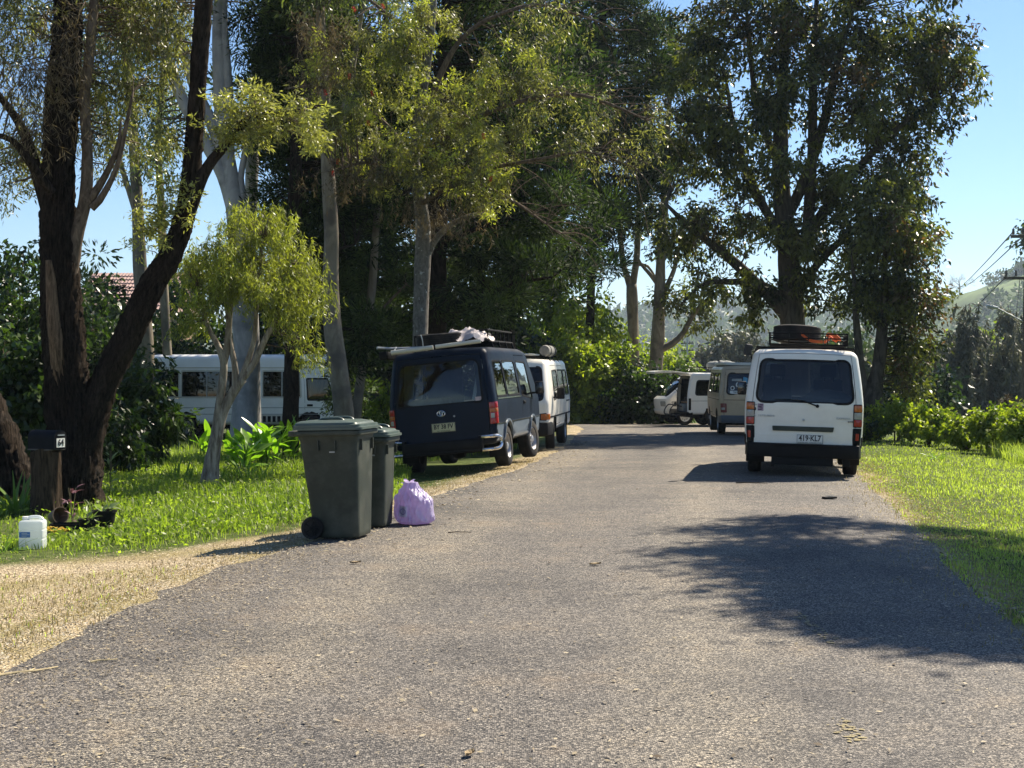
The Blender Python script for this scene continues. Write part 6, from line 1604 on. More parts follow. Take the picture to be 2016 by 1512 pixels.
# ---- smooth pale gums behind it
t = Tree('gum_tree', 'pale smooth gum with a stout trunk rising behind the small weeping tree', 'tree', 29.0, (478, 868), 4, 'gum trees on the left')
t.limb([(480, 880), (481, 810), (484, 740), (480, 640), (474, 540), (470, 460), (458, 380), (446, 300), (434, 190), (430, 60), (436, -60), (445, -220)], [30, 25, 23, 22, 21, 20, 18, 16, 14, 12, 10, 5], BK['gum'], 'trunk', 24, .02, .15, 5, True)
t.limb([(466, 420), (440, 345), (404, 280), (368, 215), (342, 150), (318, 80), (300, -40)], [17, 15, 13, 12, 11, 9, 6], BK['gum'], 'limb', 14, 0, .2)
t.limb([(452, 340), (420, 250), (385, 175), (360, 90), (330, 20), (318, -80)], [13, 12, 11, 10, 8, 5], BK['gum'], 'limb', 14, 0, .2)
t.limb([(450, 320), (452, 230), (446, 120), (440, 20), (452, -90)], [12, 10, 9, 8, 5], BK['gum'], 'limb', 12, 0, .2)
t.limb([(468, 410), (476, 380), (474, 350), (484, 290), (500, 200)], [10, 9, 7, 6, 3], BK['gum'], 'limb', 10, 0, .2)
t.crown([(330, 60, 0, 110, 90, 1.5), (250, 130, 0, 100, 90, 1.2), (400, -40, 0, 160, 70, 1.5), (180, 60, .5, 110, 90, 1.3), (290, 280, .5, 60, 60, .8)], LF['gum'], BK['brown'], 120, 80, .13, .024, .30, 'droop', twig_r=.010, tints=(.4, .2))
t = Tree('gum_tree', 'slim pale gum just right of the stout pale gum', 'tree', 31.0, (498, 862), 5, 'gum trees on the left')
t.limb([(500, 870), (498, 760), (494, 620), (490, 500), (494, 400), (497, 300), (503, 190), (512, 100), (528, 10), (548, -90), (560, -220)], [17, 15, 14, 14, 13, 13, 12, 11, 10, 8, 4], BK['gum'], 'trunk', 16, 0, .2, 5, True)
t.limb([(500, 300), (540, 200), (580, 110), (640, 30), (680, -60)], [7, 6, 6, 5, 3], BK['gum'], 'limb', 10, 0, .2)
t.crown([(560, -60, 0, 150, 90, 1.5), (640, 40, 0, 80, 70, 1)], LF['gum'], BK['brown'], 70, 80, .13, .024, .3, 'droop', tints=(.35, .2))
t = Tree('gum_tree', 'leaning pale gum in front of the minibus cab', 'tree', 27.0, (668, 852), 6, 'gum trees on the left')
t.limb([(680, 870), (676, 815), (670, 760), (662, 700), (655, 640), (651, 560), (652, 470), (648, 380), (642, 260), (636, 140), (630, 20), (632, -120)], [23, 20, 20, 20, 18, 16, 14, 13, 12, 11, 9, 5], BK['gum_d'], 'trunk', 20, 0, .15, 5, True)
t.limb([(646, 320), (676, 220), (700, 100), (720, -20)], [8, 7, 5, 3], BK['gum_d'], 'limb', 10, 0, .2)
t.crown([(600, -40, 0, 110, 70, 1.3), (700, -20, 0, 100, 70, 1.3)], LF['gum'], BK['brown'], 50, 80, .13, .024, .3, 'droop', tints=(.35, .2))
t = Tree('gum_tree', 'thin leaning trunk between the pale leaning gum and the dark blue van', 'tree', 29.5, (702, 850), 7, 'gum trees on the left')
t.limb([(698, 862), (704, 800), (712, 730), (722, 650), (732, 570), (738, 490), (742, 400), (740, 300)], [12, 10, 9, 8, 8, 7, 6, 3], BK['gum_d'], 'trunk', 12, .03, .2, 5, True)
t.limb([(724, 640), (760, 600), (800, 560)], [4, 3, 2], BK['brown'], 'limb', 6, 0, .2)
t.crown([(740, 330, .5, 60, 60, .8), (790, 560, .3, 40, 30, .5)], LF['pine'], BK['brown'], 26, 120, .12, .012, .26, 'tuft', tints=(.5, .25))
t = Tree('gum_tree', 'brown thin forked trunk behind the dark trunk in front of the minibus', 'tree', 38.0, (268, 850), 8, 'gum trees on the left')
t.limb([(300, 850), (290, 700), (278, 560), (272, 440), (266, 330), (258, 200), (240, 60), (230, -60)], [16, 14, 13, 12, 11, 10, 8, 4], BK['gum_d'], 'trunk', 14, 0, .25, 5, True)
t.limb([(330, 700), (322, 560), (318, 420), (312, 300), (318, 180), (330, 60)], [9, 8, 8, 7, 6, 4], BK['gum_d'], 'limb', 10, 0, .25)
t.limb([(268, 420), (240, 330), (215, 250), (200, 150)], [6, 5, 4, 2], BK['gum_d'], 'limb', 8, 0, .25)
t.crown([(240, 40, 0, 120, 90, 1.5), (170, 180, 0, 80, 80, 1.2), (330, 180, 0, 70, 90, 1.2), (300, 330, 0, 60, 70, 1)], LF['gum'], BK['brown'], 90, 70, .16, .030, .36, 'droop', tints=(.45, .2))

# ---- dark pines filling the middle
def pine(label, D, base, trunk, r, lobes, seed, ncl, nl=170, L=.17, W=.016, sig=.42, limbs=(), tint=(.4, .25)):
    t = Tree('dark_pine', label, 'tree', D, base, seed, 'dark pines in the middle', dens=1.45)
    t.limb(trunk, r, BK['pine'], 'trunk', 18, .05, .2, 9, True)
    for pts, rr in limbs: t.limb(pts, rr, BK['pine'], 'limb', 8, 0, .25)
    t.crown(lobes, LF['pine'], BK['pine'], ncl, nl, L, W, sig, 'tuft', twig_r=.014, tints=tint, hollow=2.6, bias=lambda p, r: r.normal(0, .12, len(p)))
    return t
pine('tall dark pine whose black trunk rises behind the roof of the dark blue van', 31.0, (858, 860), [(858, 880), (859, 700), (860, 520), (864, 380), (872, 200), (880, 40), (884, -160)], [24, 21, 19, 17, 15, 12, 6],
     [(720, 560, .5, 90, 90, 1.5), (950, 600, -.5, 110, 60, 1.5), (1060, 520, 0, 100, 70, 1.5), (960, 470, .5, 120, 80, 1.8), (1120, 420, 0, 90, 70, 1.5), (1000, 350, .8, 120, 90, 2), (760, 420, 1, 100, 90, 1.6), (900, 240, 1, 150, 110, 2), (1080, 230, .5, 120, 100, 1.8), (780, 180, 1.2, 120, 130, 1.8), (980, 80, 1, 170, 110, 2), (900, -80, 1, 190, 110, 2), (880, 560, 1.2, 110, 90, 1.2), (800, 660, 1.0, 90, 40, 1)], 61, 330,
     limbs=[([(860, 600), (930, 590), (1010, 560), (1090, 545)], [6, 5, 4, 2]), ([(862, 480), (940, 450), (1040, 420), (1130, 400)], [7, 5, 4, 2]), ([(866, 330), (980, 290), (1090, 240)], [7, 5, 2]), ([(860, 560), (790, 560), (720, 545)], [6, 4, 2]), ([(866, 360), (790, 380), (730, 400)], [6, 4, 2])])
pine('dark pine behind the pale leaning gum, its trunk crossing the minibus', 28.5, (572, 850), [(572, 866), (573, 780), (575, 660), (578, 500), (582, 340), (588, 180), (592, 20), (596, -140)], [17, 16, 15, 14, 13, 11, 9, 5],
     [(620, 520, .8, 80, 90, 1.2), (700, 640, .6, 80, 50, 1), (590, 400, 1, 90, 90, 1.4), (680, 440, 1, 90, 100, 1.4), (560, 280, 1.2, 80, 90, 1.4), (660, 300, 1.2, 110, 110, 1.6), (600, 130, 1.2, 120, 110, 1.6), (540, 60, 1.4, 70, 110, 1.4), (720, 700, .4, 60, 40, .8), (600, 0, 1, 150, 90, 1.6)], 62, 230,
     limbs=[([(578, 520), (640, 500), (700, 480)], [5, 4, 2]), ([(575, 640), (640, 645), (720, 650)], [5, 4, 2])])
pine('dark pine standing at the right of the middle group, tufts against the sky', 58.0, (1160, 850), [(1160, 850), (1160, 700), (1165, 520), (1172, 350), (1180, 180), (1188, 30), (1192, -120)], [9, 9, 8, 8, 7, 6, 3],
     [(1150, 500, 0, 80, 50, 1.4), (1210, 420, 0, 80, 70, 1.5), (1120, 330, 0, 90, 90, 1.6), (1230, 300, 0, 90, 80, 1.6), (1300, 150, -.3, 50, 50, .9), (1190, 200, 0, 110, 90, 1.8), (1230, 70, 0, 110, 80, 1.8), (1120, 80, .5, 100, 90, 1.6), (1180, -60, 0, 130, 80, 1.8), (1280, 360, -.2, 40, 40, .7)], 63, 230, 150, .32, .030, .72,
     limbs=[([(1180, 190), (1240, 170), (1310, 150)], [4, 3, 2]), ([(1172, 340), (1230, 350), (1285, 355)], [4, 3, 2])])
pine('dark pine far back between the pale gums and the middle pine', 53.0, (770, 800), [(770, 820), (768, 600), (764, 400), (760, 200), (758, 0)], [14, 13, 11, 9, 5],
     [(640, 640, 0, 110, 80, 2), (760, 640, 0, 110, 90, 2), (600, 480, 0, 120, 110, 2), (740, 480, 0, 120, 110, 2), (640, 300, 0, 120, 120, 2), (780, 300, 0, 120, 120, 2), (540, 200, 0, 90, 140, 2), (700, 120, 0, 140, 110, 2), (860, 420, 0, 90, 160, 2)], 64, 200, 90, .36, .055, .80, tint=(.25, .2))

pine('dark pine far back behind the bare twigs of the bottlebrush', 50.0, (1000, 800), [(1000, 820), (1000, 600), (1004, 400), (1008, 200), (1010, 0)], [14, 13, 11, 9, 5],
     [(900, 640, 0, 110, 60, 2), (980, 540, 0, 120, 90, 2), (1090, 520, 0, 90, 70, 2), (960, 380, 0, 130, 110, 2), (1080, 380, 0, 110, 100, 2), (920, 220, 0, 130, 120, 2), (1060, 220, 0, 130, 110, 2), (980, 60, 0, 150, 110, 2), (1130, 120, 0, 90, 90, 2)], 65, 190, 90, .34, .052, .75, tint=(.25, .2))

# ---- lichened bottlebrush over the dark blue van
t = Tree('bottlebrush_tree', 'grey lichened bottlebrush tree with red flowers above the dark blue van', 'tree', 25.6, (824, 880), 9, dens=1.5)
t.limb([(822, 905), (824, 800), (826, 700), (829, 600), (833, 500), (832, 440), (824, 380), (816, 320), (822, 240), (836, 160), (848, 60), (856, -60), (860, -180)], [19, 17, 16, 15, 15, 14, 12, 10, 9, 9, 8, 6, 3], BK['lichen'], 'trunk', 20, .03, .12, 7, True)
L_ = lambda pts, r, m='lichen': t.limb(pts, r, BK[m], 'limb', 8, 0, .16)
L_([(836, 520), (852, 480), (878, 450), (912, 430), (945, 422), (975, 428)], [8, 7, 6, 5, 4, 2])
L_([(816, 330), (780, 270), (735, 225), (680, 190), (620, 170), (560, 175)], [6, 6, 5, 4, 3, 2], 'brown')
L_([(834, 300, -.2), (890, 262, -.5), (960, 222, -.8), (1040, 196, -1), (1130, 186, -1.2), (1200, 205, -1.3), (1270, 235, -1.4)], [6, 6, 5, 4, 3, 3, 1.5], 'brown')
L_([(836, 240), (870, 140), (915, 70), (980, 30), (1060, 10), (1140, 30), (1220, 60)], [7, 6, 5, 4, 3, 2, 1], 'brown')
L_([(838, 360, -.3), (905, 340, -.8), (980, 328, -1), (1070, 312, -1.3), (1160, 300, -1.5), (1250, 330, -1.6)], [5, 5, 4, 3, 2, 1], 'brown')
L_([(832, 400, -.3), (880, 372, -.8), (930, 360, -1), (1000, 390, -1.1), (1060, 430, -1.2), (1100, 460, -1.2)], [5, 4, 3, 3, 2, 1], 'brown')
L_([(818, 330, -.2), (770, 330, -.6), (720, 320, -.9), (660, 335, -1.2)], [5, 4, 3, 2], 'brown')
L_([(840, 130), (800, 60), (740, 10), (680, -40)], [5, 4, 3, 2], 'brown')
# bare arching twigs to the right
mb = MB()
for k in range(130):
    j = t.rs.randint(3, 7); P = t.pts[j]; i = t.rs.randint(len(P) // 3, len(P)); a = P[i]; d = unit(np.array((t.rs.uniform(.1, 1), t.rs.normal(0, .4), t.rs.normal(-.05, .5)))); ln = t.rs.uniform(.4, 1.3)
    Q = np.array([a, a + d * ln * .4 + (0, 0, .06 * ln), a + d * ln * .75 + (0, 0, 0), a + d * ln + (0, 0, -.22 * ln)]) + t.rs.normal(0, .02, (4, 3)); Q[0] = a
    mb.tube(spline(Q, .15), np.linspace(.008, .003, len(spline(Q, .15))), 4, cap=False)
mb.build('bare_twigs', BK['brown'], t.root, angle=180, normals=False)
bl_ = [(760, 110, -.4, 95, 100, 1.1), (690, 240, -.8, 110, 80, 1.1), (870, 215, -.8, 110, 90, 1.2), (985, 280, -1.2, 70, 50, .9), (905, 330, -1.1, 110, 60, 1), (790, 330, -1, 90, 60, .9), (1000, 150, -.8, 90, 60, 1), (640, 120, -.6, 60, 60, .8), (830, 40, -.4, 80, 70, 1), (960, 400, -1.1, 50, 30, .6), (610, 250, -.9, 50, 60, .7)]
t.crown(bl_, LF['bottle'], BK['brown'], 235, 92, .085, .013, .17, 'droop', twig_r=.006, tints=(.42, .22))
t.crown(bl_, LF['weep'], BK['brown'], 190, 34, .075, .016, .10, 'random', name='sunlit_fresh_tips', twigs=False, tints=(.95, .2))  # yellow-green tips, brightened in colour to paint in sunlit highlights
t.crown([(810, 420, -.8, 25, 60, .4), (690, 340, -1.0, 110, 40, .7), (900, 420, -1.0, 90, 30, .6), (630, 90, -.9, 60, 110, .5)], LF['brownweed'], BK['brown'], 60, 70, .11, .008, .18, 'hang', name='weeping_twigs', twig_r=.005, tints=(.5, .25))
t.crown([(1100, 210, -1.2, 130, 60, .8), (1200, 290, -1.4, 110, 70, .7), (1290, 230, -1.4, 50, 30, .5), (1080, 60, -.6, 110, 50, .8)], LF['bottle'], BK['brown'], 80, 36, .09, .014, .2, 'droop', name='thin_outer_leaves', twig_r=.005, tints=(.35, .3))
# red brushes
redm = leafmat('bottlebrush_flower', (.30, .012, .012), (.58, .06, .04), trans=.35, rough=.6, tcol=(1.2, .7, .6))
for (px, py, dd) in ((697, 18, -.9), (733, 184, -1.6), (754, 12, -1), (665, 318, -1.4), (656, 342, -1.4), (952, 268, -2), (966, 352, -1.9), (725, 242, -1.6), (640, 182, -1.2), (688, 150, -1.3)):
    c = t.w((px, py, dd)); n = 150; rs = t.rs; ax = unit(np.array((rs.normal(0, .3), rs.normal(0, .3), -1.0))); u = unit(np.cross(rs.normal(0, 1, (n, 3)), ax)); pos = c + ax * rs.uniform(-.05, .05, (n, 1))
    V, T = leaf_quads(pos, u, .035, .004, rs, rs.uniform(0, 1, n)); link('flower', np_mesh('flower', V, np.arange(4 * n).reshape(n, 4), False, T), redm, t.root)

# ---- two slender gums at the end of the road
t = Tree('gum_tree', 'straight slender gum at the end of the road behind the dark hedge', 'tree', 62.0, (1248, 820), 10, 'slender gums at the end of the road')
t.limb([(1248, 830), (1248, 740), (1247, 660), (1245, 600), (1243, 560)], [13, 12, 11, 11, 10], BK['gum_d'], 'trunk', 14, 0, .25, 5, True)
t.limb([(1244, 575), (1236, 548), (1226, 515), (1222, 470), (1214, 400), (1208, 320)], [7, 7, 6, 5, 4, 2], BK['gum_d'], 'limb', 10, 0, .3)
t.limb([(1244, 575), (1248, 545), (1254, 500), (1256, 440), (1262, 360), (1270, 250), (1275, 120)], [8, 7, 7, 6, 5, 4, 2], BK['gum_d'], 'limb', 10, 0, .3)
t.limb([(1252, 520), (1275, 524), (1290, 545)], [4, 3, 2], BK['gum_d'], 'limb', 8, 0, .3)
t.crown([(1215, 420, 0, 55, 60, 1.2), (1270, 300, 0, 60, 90, 1.4), (1260, 120, 0, 80, 100, 1.6), (1225, 250, 0, 70, 70, 1.2)], LF['gum'], BK['far'], 70, 90, .24, .055, .56, 'droop', tints=(.45, .2))
t = Tree('gum_tree', 'slender gum with a side limb, right of the straight one at the road end', 'tree', 60.0, (1285, 810), 11, 'slender gums at the end of the road')
t.limb([(1283, 830), (1288, 760), (1293, 690), (1297, 630), (1299, 560), (1302, 480), (1308, 400), (1312, 300), (1318, 180), (1320, 60)], [17, 15, 13, 12, 11, 9, 8, 6, 5, 3], BK['gum_d'], 'trunk', 14, 0, .25, 5, True)
t.limb([(1294, 690), (1318, 680), (1342, 660), (1362, 625), (1386, 595), (1420, 570)], [8, 7, 6, 5, 4, 2], BK['gum_d'], 'limb', 10, 0, .25)
t.limb([(1298, 565), (1280, 540), (1262, 520), (1254, 500)], [4, 4, 3, 2], BK['gum_d'], 'limb', 8, 0, .25)
t.limb([(1300, 590), (1315, 560), (1330, 520), (1345, 440)], [5, 5, 4, 2], BK['gum_d'], 'limb', 8, 0, .25)
t.crown([(1312, 585, -.3, 30, 34, .7), (1345, 600, 0, 42, 36, .8), (1330, 470, 0, 50, 50, 1.1), (1350, 640, .2, 60, 14, .6), (1290, 430, 0, 40, 60, 1), (1320, 300, 0, 70, 90, 1.4), (1330, 120, 0, 90, 110, 1.8), (1390, 590, 0, 40, 20, .5)], LF['fig'], BK['far'], 110, 90, .23, .058, .48, 'droop', tints=(.4, .25))

# ---- big broad tree on the right
t = Tree('broad_crowned_tree', 'tall broad dark crowned tree behind the white van on the right', 'tree', 41.0, (1568, 848), 12, dens=.8)
t.limb([(1572, 855), (1568, 760), (1562, 660), (1556, 560), (1548, 470), (1541, 390), (1536, 300), (1540, 180), (1548, 60), (1552, -80)], [30, 27, 24, 22, 20, 18, 15, 11, 8, 4], BK['dusk'], 'trunk', 22, .03, .2, 7, True)
for pts, r in (([(1560, 640), (1515, 585), (1455, 525), (1400, 480), (1350, 440), (1310, 400)], [12, 11, 10, 8, 6, 3]), ([(1556, 600), (1500, 560), (1440, 555), (1385, 560), (1340, 600)], [9, 7, 6, 4, 2]),
    ([(1546, 470), (1505, 410), (1470, 340), (1446, 260), (1430, 160)], [10, 9, 8, 6, 3]), ([(1544, 440), (1590, 340), (1625, 230), (1650, 120), (1680, 20)], [12, 11, 9, 7, 3]), ([(1552, 520), (1620, 420), (1690, 330), (1770, 250), (1840, 200)], [11, 10, 8, 6, 3]),
    ([(1558, 610), (1610, 520), (1690, 450), (1770, 430)], [9, 8, 6, 3]), ([(1538, 340), (1500, 240), (1480, 140), (1470, 20)], [8, 7, 5, 3]), ([(1590, 480), (1596, 360), (1600, 240), (1602, 100), (1610, -40)], [12, 11, 9, 7, 3])):
    t.limb(pts, r, BK['dusk'], 'limb', 10, 0, .25)
big_l = [(1400, 90, 0, 85, 85, 2), (1350, 200, .3, 65, 90, 1.6), (1520, 70, 0, 90, 85, 2), (1640, 70, 0, 95, 90, 2), (1760, 90, 0, 100, 90, 2), (1855, 150, 0, 80, 80, 1.8), (1800, 250, .2, 85, 70, 1.8), (1690, 220, -.4, 100, 80, 2), (1560, 190, -.6, 90, 80, 2), (1450, 250, -.4, 80, 80, 1.8),
         (1380, 330, .2, 80, 60, 1.6), (1500, 340, -.6, 80, 60, 1.8), (1640, 350, -.6, 90, 70, 1.8), (1760, 350, 0, 75, 60, 1.6), (1330, 450, .2, 60, 50, 1.3), (1430, 440, -.2, 90, 50, 1.6), (1560, 470, -.8, 90, 60, 1.6), (1680, 470, -.2, 90, 70, 1.8), (1780, 450, 0, 70, 60, 1.5),
         (1400, 560, 0, 55, 32, 1.1), (1490, 560, -.5, 60, 40, 1.2), (1620, 580, -.4, 70, 50, 1.4), (1850, 60, 0, 50, 60, 1.3), (1480, 620, .3, 50, 22, 1), (1560, -60, 0, 250, 80, 2.5), (1780, -40, 0, 100, 70, 2)]
t.crown(big_l, LF['fig'], BK['dusk'], 620, 125, .185, .050, .36, 'droop', twig_r=.012, tints=(.42, .24))
t.crown([(1840, 130, 0, 100, 90, 1.8), (1780, 330, 0, 90, 70, 1.6), (1480, 60, -.3, 110, 80, 2), (1680, 150, -1, 90, 70, 1.5), (1420, 450, -.2, 80, 60, 1.4)], LF['rust'], BK['dusk'], 90, 60, .17, .045, .34, 'droop', name='rusty_tips', twigs=False, tints=(.35, .3))
t = Tree('broad_crowned_tree', 'smaller forked tree at the right edge of the grass beside the white van', 'tree', 37.5, (1712, 845), 13, dens=.6)
t.limb([(1712, 850), (1712, 810), (1716, 782), (1726, 740), (1734, 690), (1738, 600), (1742, 520), (1744, 460)], [22, 20, 20, 14, 13, 9, 6, 2.5], BK['dusk'], 'trunk', 18, .03, .15, 7, True)
t.limb([(1714, 790), (1700, 755), (1692, 700), (1686, 630), (1682, 560), (1676, 500)], [9, 9, 8, 7, 4.5, 1.5], BK['dusk'], 'limb', 12, 0, .2)
t.limb([(1738, 600), (1770, 540), (1800, 480)], [5, 4, 2], BK['dusk'], 'limb', 8, 0, .2)
sl_ = [(1790, 480, 0, 62, 55, 1.3), (1730, 440, .2, 70, 60, 1.4), (1800, 590, 0, 56, 55, 1.2), (1740, 580, .2, 60, 60, 1.2), (1796, 690, 0, 50, 50, 1.1), (1690, 560, .2, 46, 60, 1.1), (1790, 760, 0, 36, 26, .8), (1750, 370, .2, 60, 40, 1.1)]
t.crown(sl_, LF['fig'], BK['dusk'], 190, 125, .165, .045, .34, 'droop', tints=(.45, .24))
t.crown([(1800, 560, -.2, 60, 100, 1), (1770, 480, -.5, 60, 60, .9), (1800, 700, -.2, 50, 60, .8)], LF['rust'], BK['dusk'], 46, 60, .155, .042, .3, 'droop', name='rusty_tips', twigs=False, tints=(.5, .3))

# ---- tree out of frame on the right whose shade lies across the road
t = Tree('roadside_tree', 'tree just off the right edge whose leafy shade falls across the road', 'tree', 16.0, (2700, 900), 14)
o_ = t.o
t.limb([(2700, 900), (2690, 500), (2660, 100), (2600, -300), (2540, -620)], [32, 26, 22, 16, 8], BK['gum_d'], 'trunk', 14, .03, .3, 7, True)
S = np.array(SUN_DIR) / SUN_DIR.z
C = []; rs = t.rs
shade = [(1430, 1088, 60, 10), (1490, 1052, 60, 14), (1580, 1028, 70, 12), (1500, 1118, 80, 26), (1620, 1080, 150, 30), (1800, 1040, 90, 12), (1760, 1130, 160, 40), (1620, 1160, 80, 22), (1700, 1195, 110, 26), (1850, 1200, 130, 40), (1800, 1240, 90, 22), (1940, 1160, 110, 50), (1960, 1260, 90, 36), (1900, 1090, 110, 36), (1990, 1080, 60, 30), (2060, 1180, 70, 70)]
for (px, py, a, b_) in shade:
    k = int(3 + a * b_ / 420)
    for _ in range(k):
        u = unit(rs.normal(0, 1, 2)) * math.sqrt(rs.uniform()); gx_, gy_, gz_ = gp(px + u[0] * a, py + u[1] * b_); h = rs.uniform(7.4, 9.6)
        C.append(np.array((gx_, gy_, gz_)) + S * h - o_)
C = np.array(C); mb = MB(); P = t.pts[0]
for c in C:
    hub = np.array((1.6 - o_[0] * 0, 0, 7.0)) * 0 + P[int(len(P) * .8)] + (c - P[int(len(P) * .8)]) * .25; j = int(np.clip(len(P) * .75 + rs.uniform(0, .24) * len(P), 0, len(P) - 1)); a = P[j]
    mb.tube(np.array((a, (a + c) / 2 + np.array((0, 0, .25)), c)), [.035, .02, .006], 4, cap=False)
mb.build('branches', BK['gum_d'], t.root, angle=180, normals=False)
n_leaf = 200; n = len(C) * n_leaf; ci = np.repeat(np.arange(len(C)), n_leaf)
pos = C[ci] + rs.normal(0, 1, (n, 3)) * np.array((.34, .16, .14)); d = unit(rs.normal(0, .7, (n, 3)) + np.array((0, 0, -.5)))
V, T = leaf_quads(pos, d, .15 * rs.uniform(.7, 1.2, n), .07, rs, rs.uniform(.1, .8, n))
link('crown', np_mesh('crown', V, np.arange(4 * n).reshape(n, 4), False, T), LF['fig'], t.root)

# ------------------------------------------------------------------ shrubs and scrub
def shrub(name, label, px, py, D, w, h, lm, seed, n_clump=40, n_leaf=90, L=.12, W=.04, sig=.22, style='droop', cat='shrub', group=None, stems=5, tints=(.45, .25), lobes=None, z0=None, bark='brown', depth=None):
    """px, py: middle of the foot; w, h: size in photo pixels"""
    t = Tree(name, label, cat, D, (px, py), seed, group, z0, dens=.68, wid=1.3)
    rs = t.rs
    for k in range(stems):
        a = rs.uniform(-1, 1); t.limb([(px + a * w * .08, py), (px + a * w * .2, py - h * .35), (px + a * w * .38 + rs.normal(0, w * .03), py - h * rs.uniform(.6, .9))], [max(.8, .022 * FPX / D * 1.0), .015 * FPX / D, .007 * FPX / D], BK[bark], 'stem' if stems > 1 else 'trunk', 7, 0, max(.15, D * .008), ground=z0 is None)
    lo = lobes or [(px, py - h * .62, 0, w * .42, h * .36), (px - w * .27, py - h * .40, -.2, w * .26, h * .32), (px + w * .27, py - h * .42, -.2, w * .26, h * .34), (px, py - h * .25, -.3, w * .40, h * .22)]
    if depth: lo = [tuple(l[:5]) + (depth,) for l in lo]
    t.crown(lo, lm, BK[bark], n_clump, n_leaf, L, W, sig, style, twig_r=.007, tints=tints, hollow=2.4)
    return t
G1 = 'shrubs behind the trees on the left'
shrub('shrub', 'dark glossy shrub at the left edge behind the leaning trunk', 40, 960, 19.5, 230, 330, LF['bush'], 71, 110, 100, .11, .045, .2, group=G1, tints=(.4, .3))
shrub('shrub', 'dark shrub with divided leaves left of the minibus', 262, 905, 24.5, 180, 215, LF['bush'], 72, 100, 110, .16, .026, .22, group=G1, tints=(.4, .3))
shrub('shrub', 'low dark shrub right behind the dark forked trunk', 215, 930, 22.5, 130, 150, LF['bush'], 73, 40, 90, .13, .03, .2, group=G1, tints=(.3, .25))
shrub('shrub', 'feathery dark tree at the left edge behind the broken stub', 30, 900, 30, 240, 480, LF['bush'], 74, 100, 90, .16, .04, .34, group=G1, tints=(.35, .25))
shrub('shrub', 'dark bushy tree behind the dark trunk, left of the tiled roof', 170, 880, 41, 220, 330, LF['bush'], 75, 90, 110, .2, .05, .45, group=G1, tints=(.3, .25))
shrub('shrub', 'leafy shrub in front of the tiled roof house', 330, 850, 50, 240, 220, LF['bush'], 76, 80, 110, .22, .06, .5, group=G1, tints=(.45, .25))
shrub('shrub', 'dark tall scrub behind the left end of the minibus', 400, 850, 56, 330, 360, LF['bush'], 77, 90, 70, .30, .12, .6, group=G1, tints=(.25, .2))
shrub('shrub', 'dark scrub behind the middle of the minibus', 560, 850, 54, 330, 340, LF['bush'], 78, 90, 70, .30, .12, .6, group=G1, tints=(.25, .2))
shrub('shrub', 'dark scrub behind the minibus cab', 720, 850, 52, 280, 330, LF['bush'], 79, 80, 70, .30, .12, .55, group=G1, tints=(.3, .25))
shrub('shrub', 'yellowish sunlit shrub left of the dark blue van', 770, 880, 30, 90, 150, LF['lime'], 80, 40, 90, .10, .03, .2, group=G1, tints=(.35, .3))
shrub('shrub', 'thin sapling with fine needles beside the leaning thin trunk', 690, 850, 33, 90, 190, LF['pine'], 81, 30, 110, .14, .013, .25, 'tuft', group=G1, tints=(.6, .3))
shrub('shrub', 'dark tree crown at the far left against the sky', -40, 880, 36, 330, 420, LF['bush'], 82, 80, 110, .2, .05, .45, group=G1, tints=(.3, .25))
shrub('shrub', 'dark needle tree behind the left trunks', 120, 850, 48, 300, 390, LF['pine'], 83, 80, 120, .3, .035, .6, 'tuft', group=G1, tints=(.5, .25))
G2 = 'sunlit scrub at the end of the road'
shrub('scrub', 'bright sunlit scrub just right of the two parked vans on the left', 1140, 846, 54, 110, 205, LF['lime'], 84, 80, 110, .20, .07, .40, group=G2, tints=(.5, .28))
shrub('scrub', 'tall pale scrub tree leaning over the road end', 1120, 840, 58.5, 200, 330, LF['lime'], 85, 130, 120, .24, .07, .50, group=G2, tints=(.42, .3))
shrub('scrub', 'sunlit scrub between the tall scrub tree and the dark hedge', 1195, 836, 54.5, 100, 170, LF['lime'], 86, 60, 110, .20, .07, .38, group=G2, tints=(.45, .28))
shrub('scrub', 'pale scrub behind the straight slender gum', 1215, 820, 64, 120, 180, LF['lime'], 87, 60, 100, .22, .07, .4, group=G2, tints=(.4, .28))
shrub('scrub', 'dark leafy scrub tree overhanging the road end', 1050, 830, 66, 220, 290, LF['bush'], 88, 90, 90, .26, .09, .5, group=G2, tints=(.45, .25))
shrub('scrub', 'dark scrub filling behind the white van that faces the camera', 960, 850, 56, 260, 280, LF['bush'], 89, 90, 80, .26, .10, .5, group=G2, tints=(.3, .25))
shrub('scrub', 'bright leaves behind the side limb of the slender gum', 1285, 800, 72, 90, 140, LF['lime'], 90, 40, 100, .25, .08, .45, group=G2, tints=(.55, .25))
shrub('hedge', 'dense dark hedge at the end of the road beside the sloping-nosed van', 1262, 838, 53.5, 150, 125, LF['bush'], 91, 130, 90, .16, .07, .32, cat='hedge', tints=(.28, .25), stems=8)
shrub('hedge', 'low green hedge growing behind the lifted tailgate', 1345, 832, 56, 110, 115, LF['bush'], 92, 60, 110, .15, .055, .3, cat='hedge', tints=(.5, .25), stems=6)
G3 = 'weedy scrub along the bank on the right'
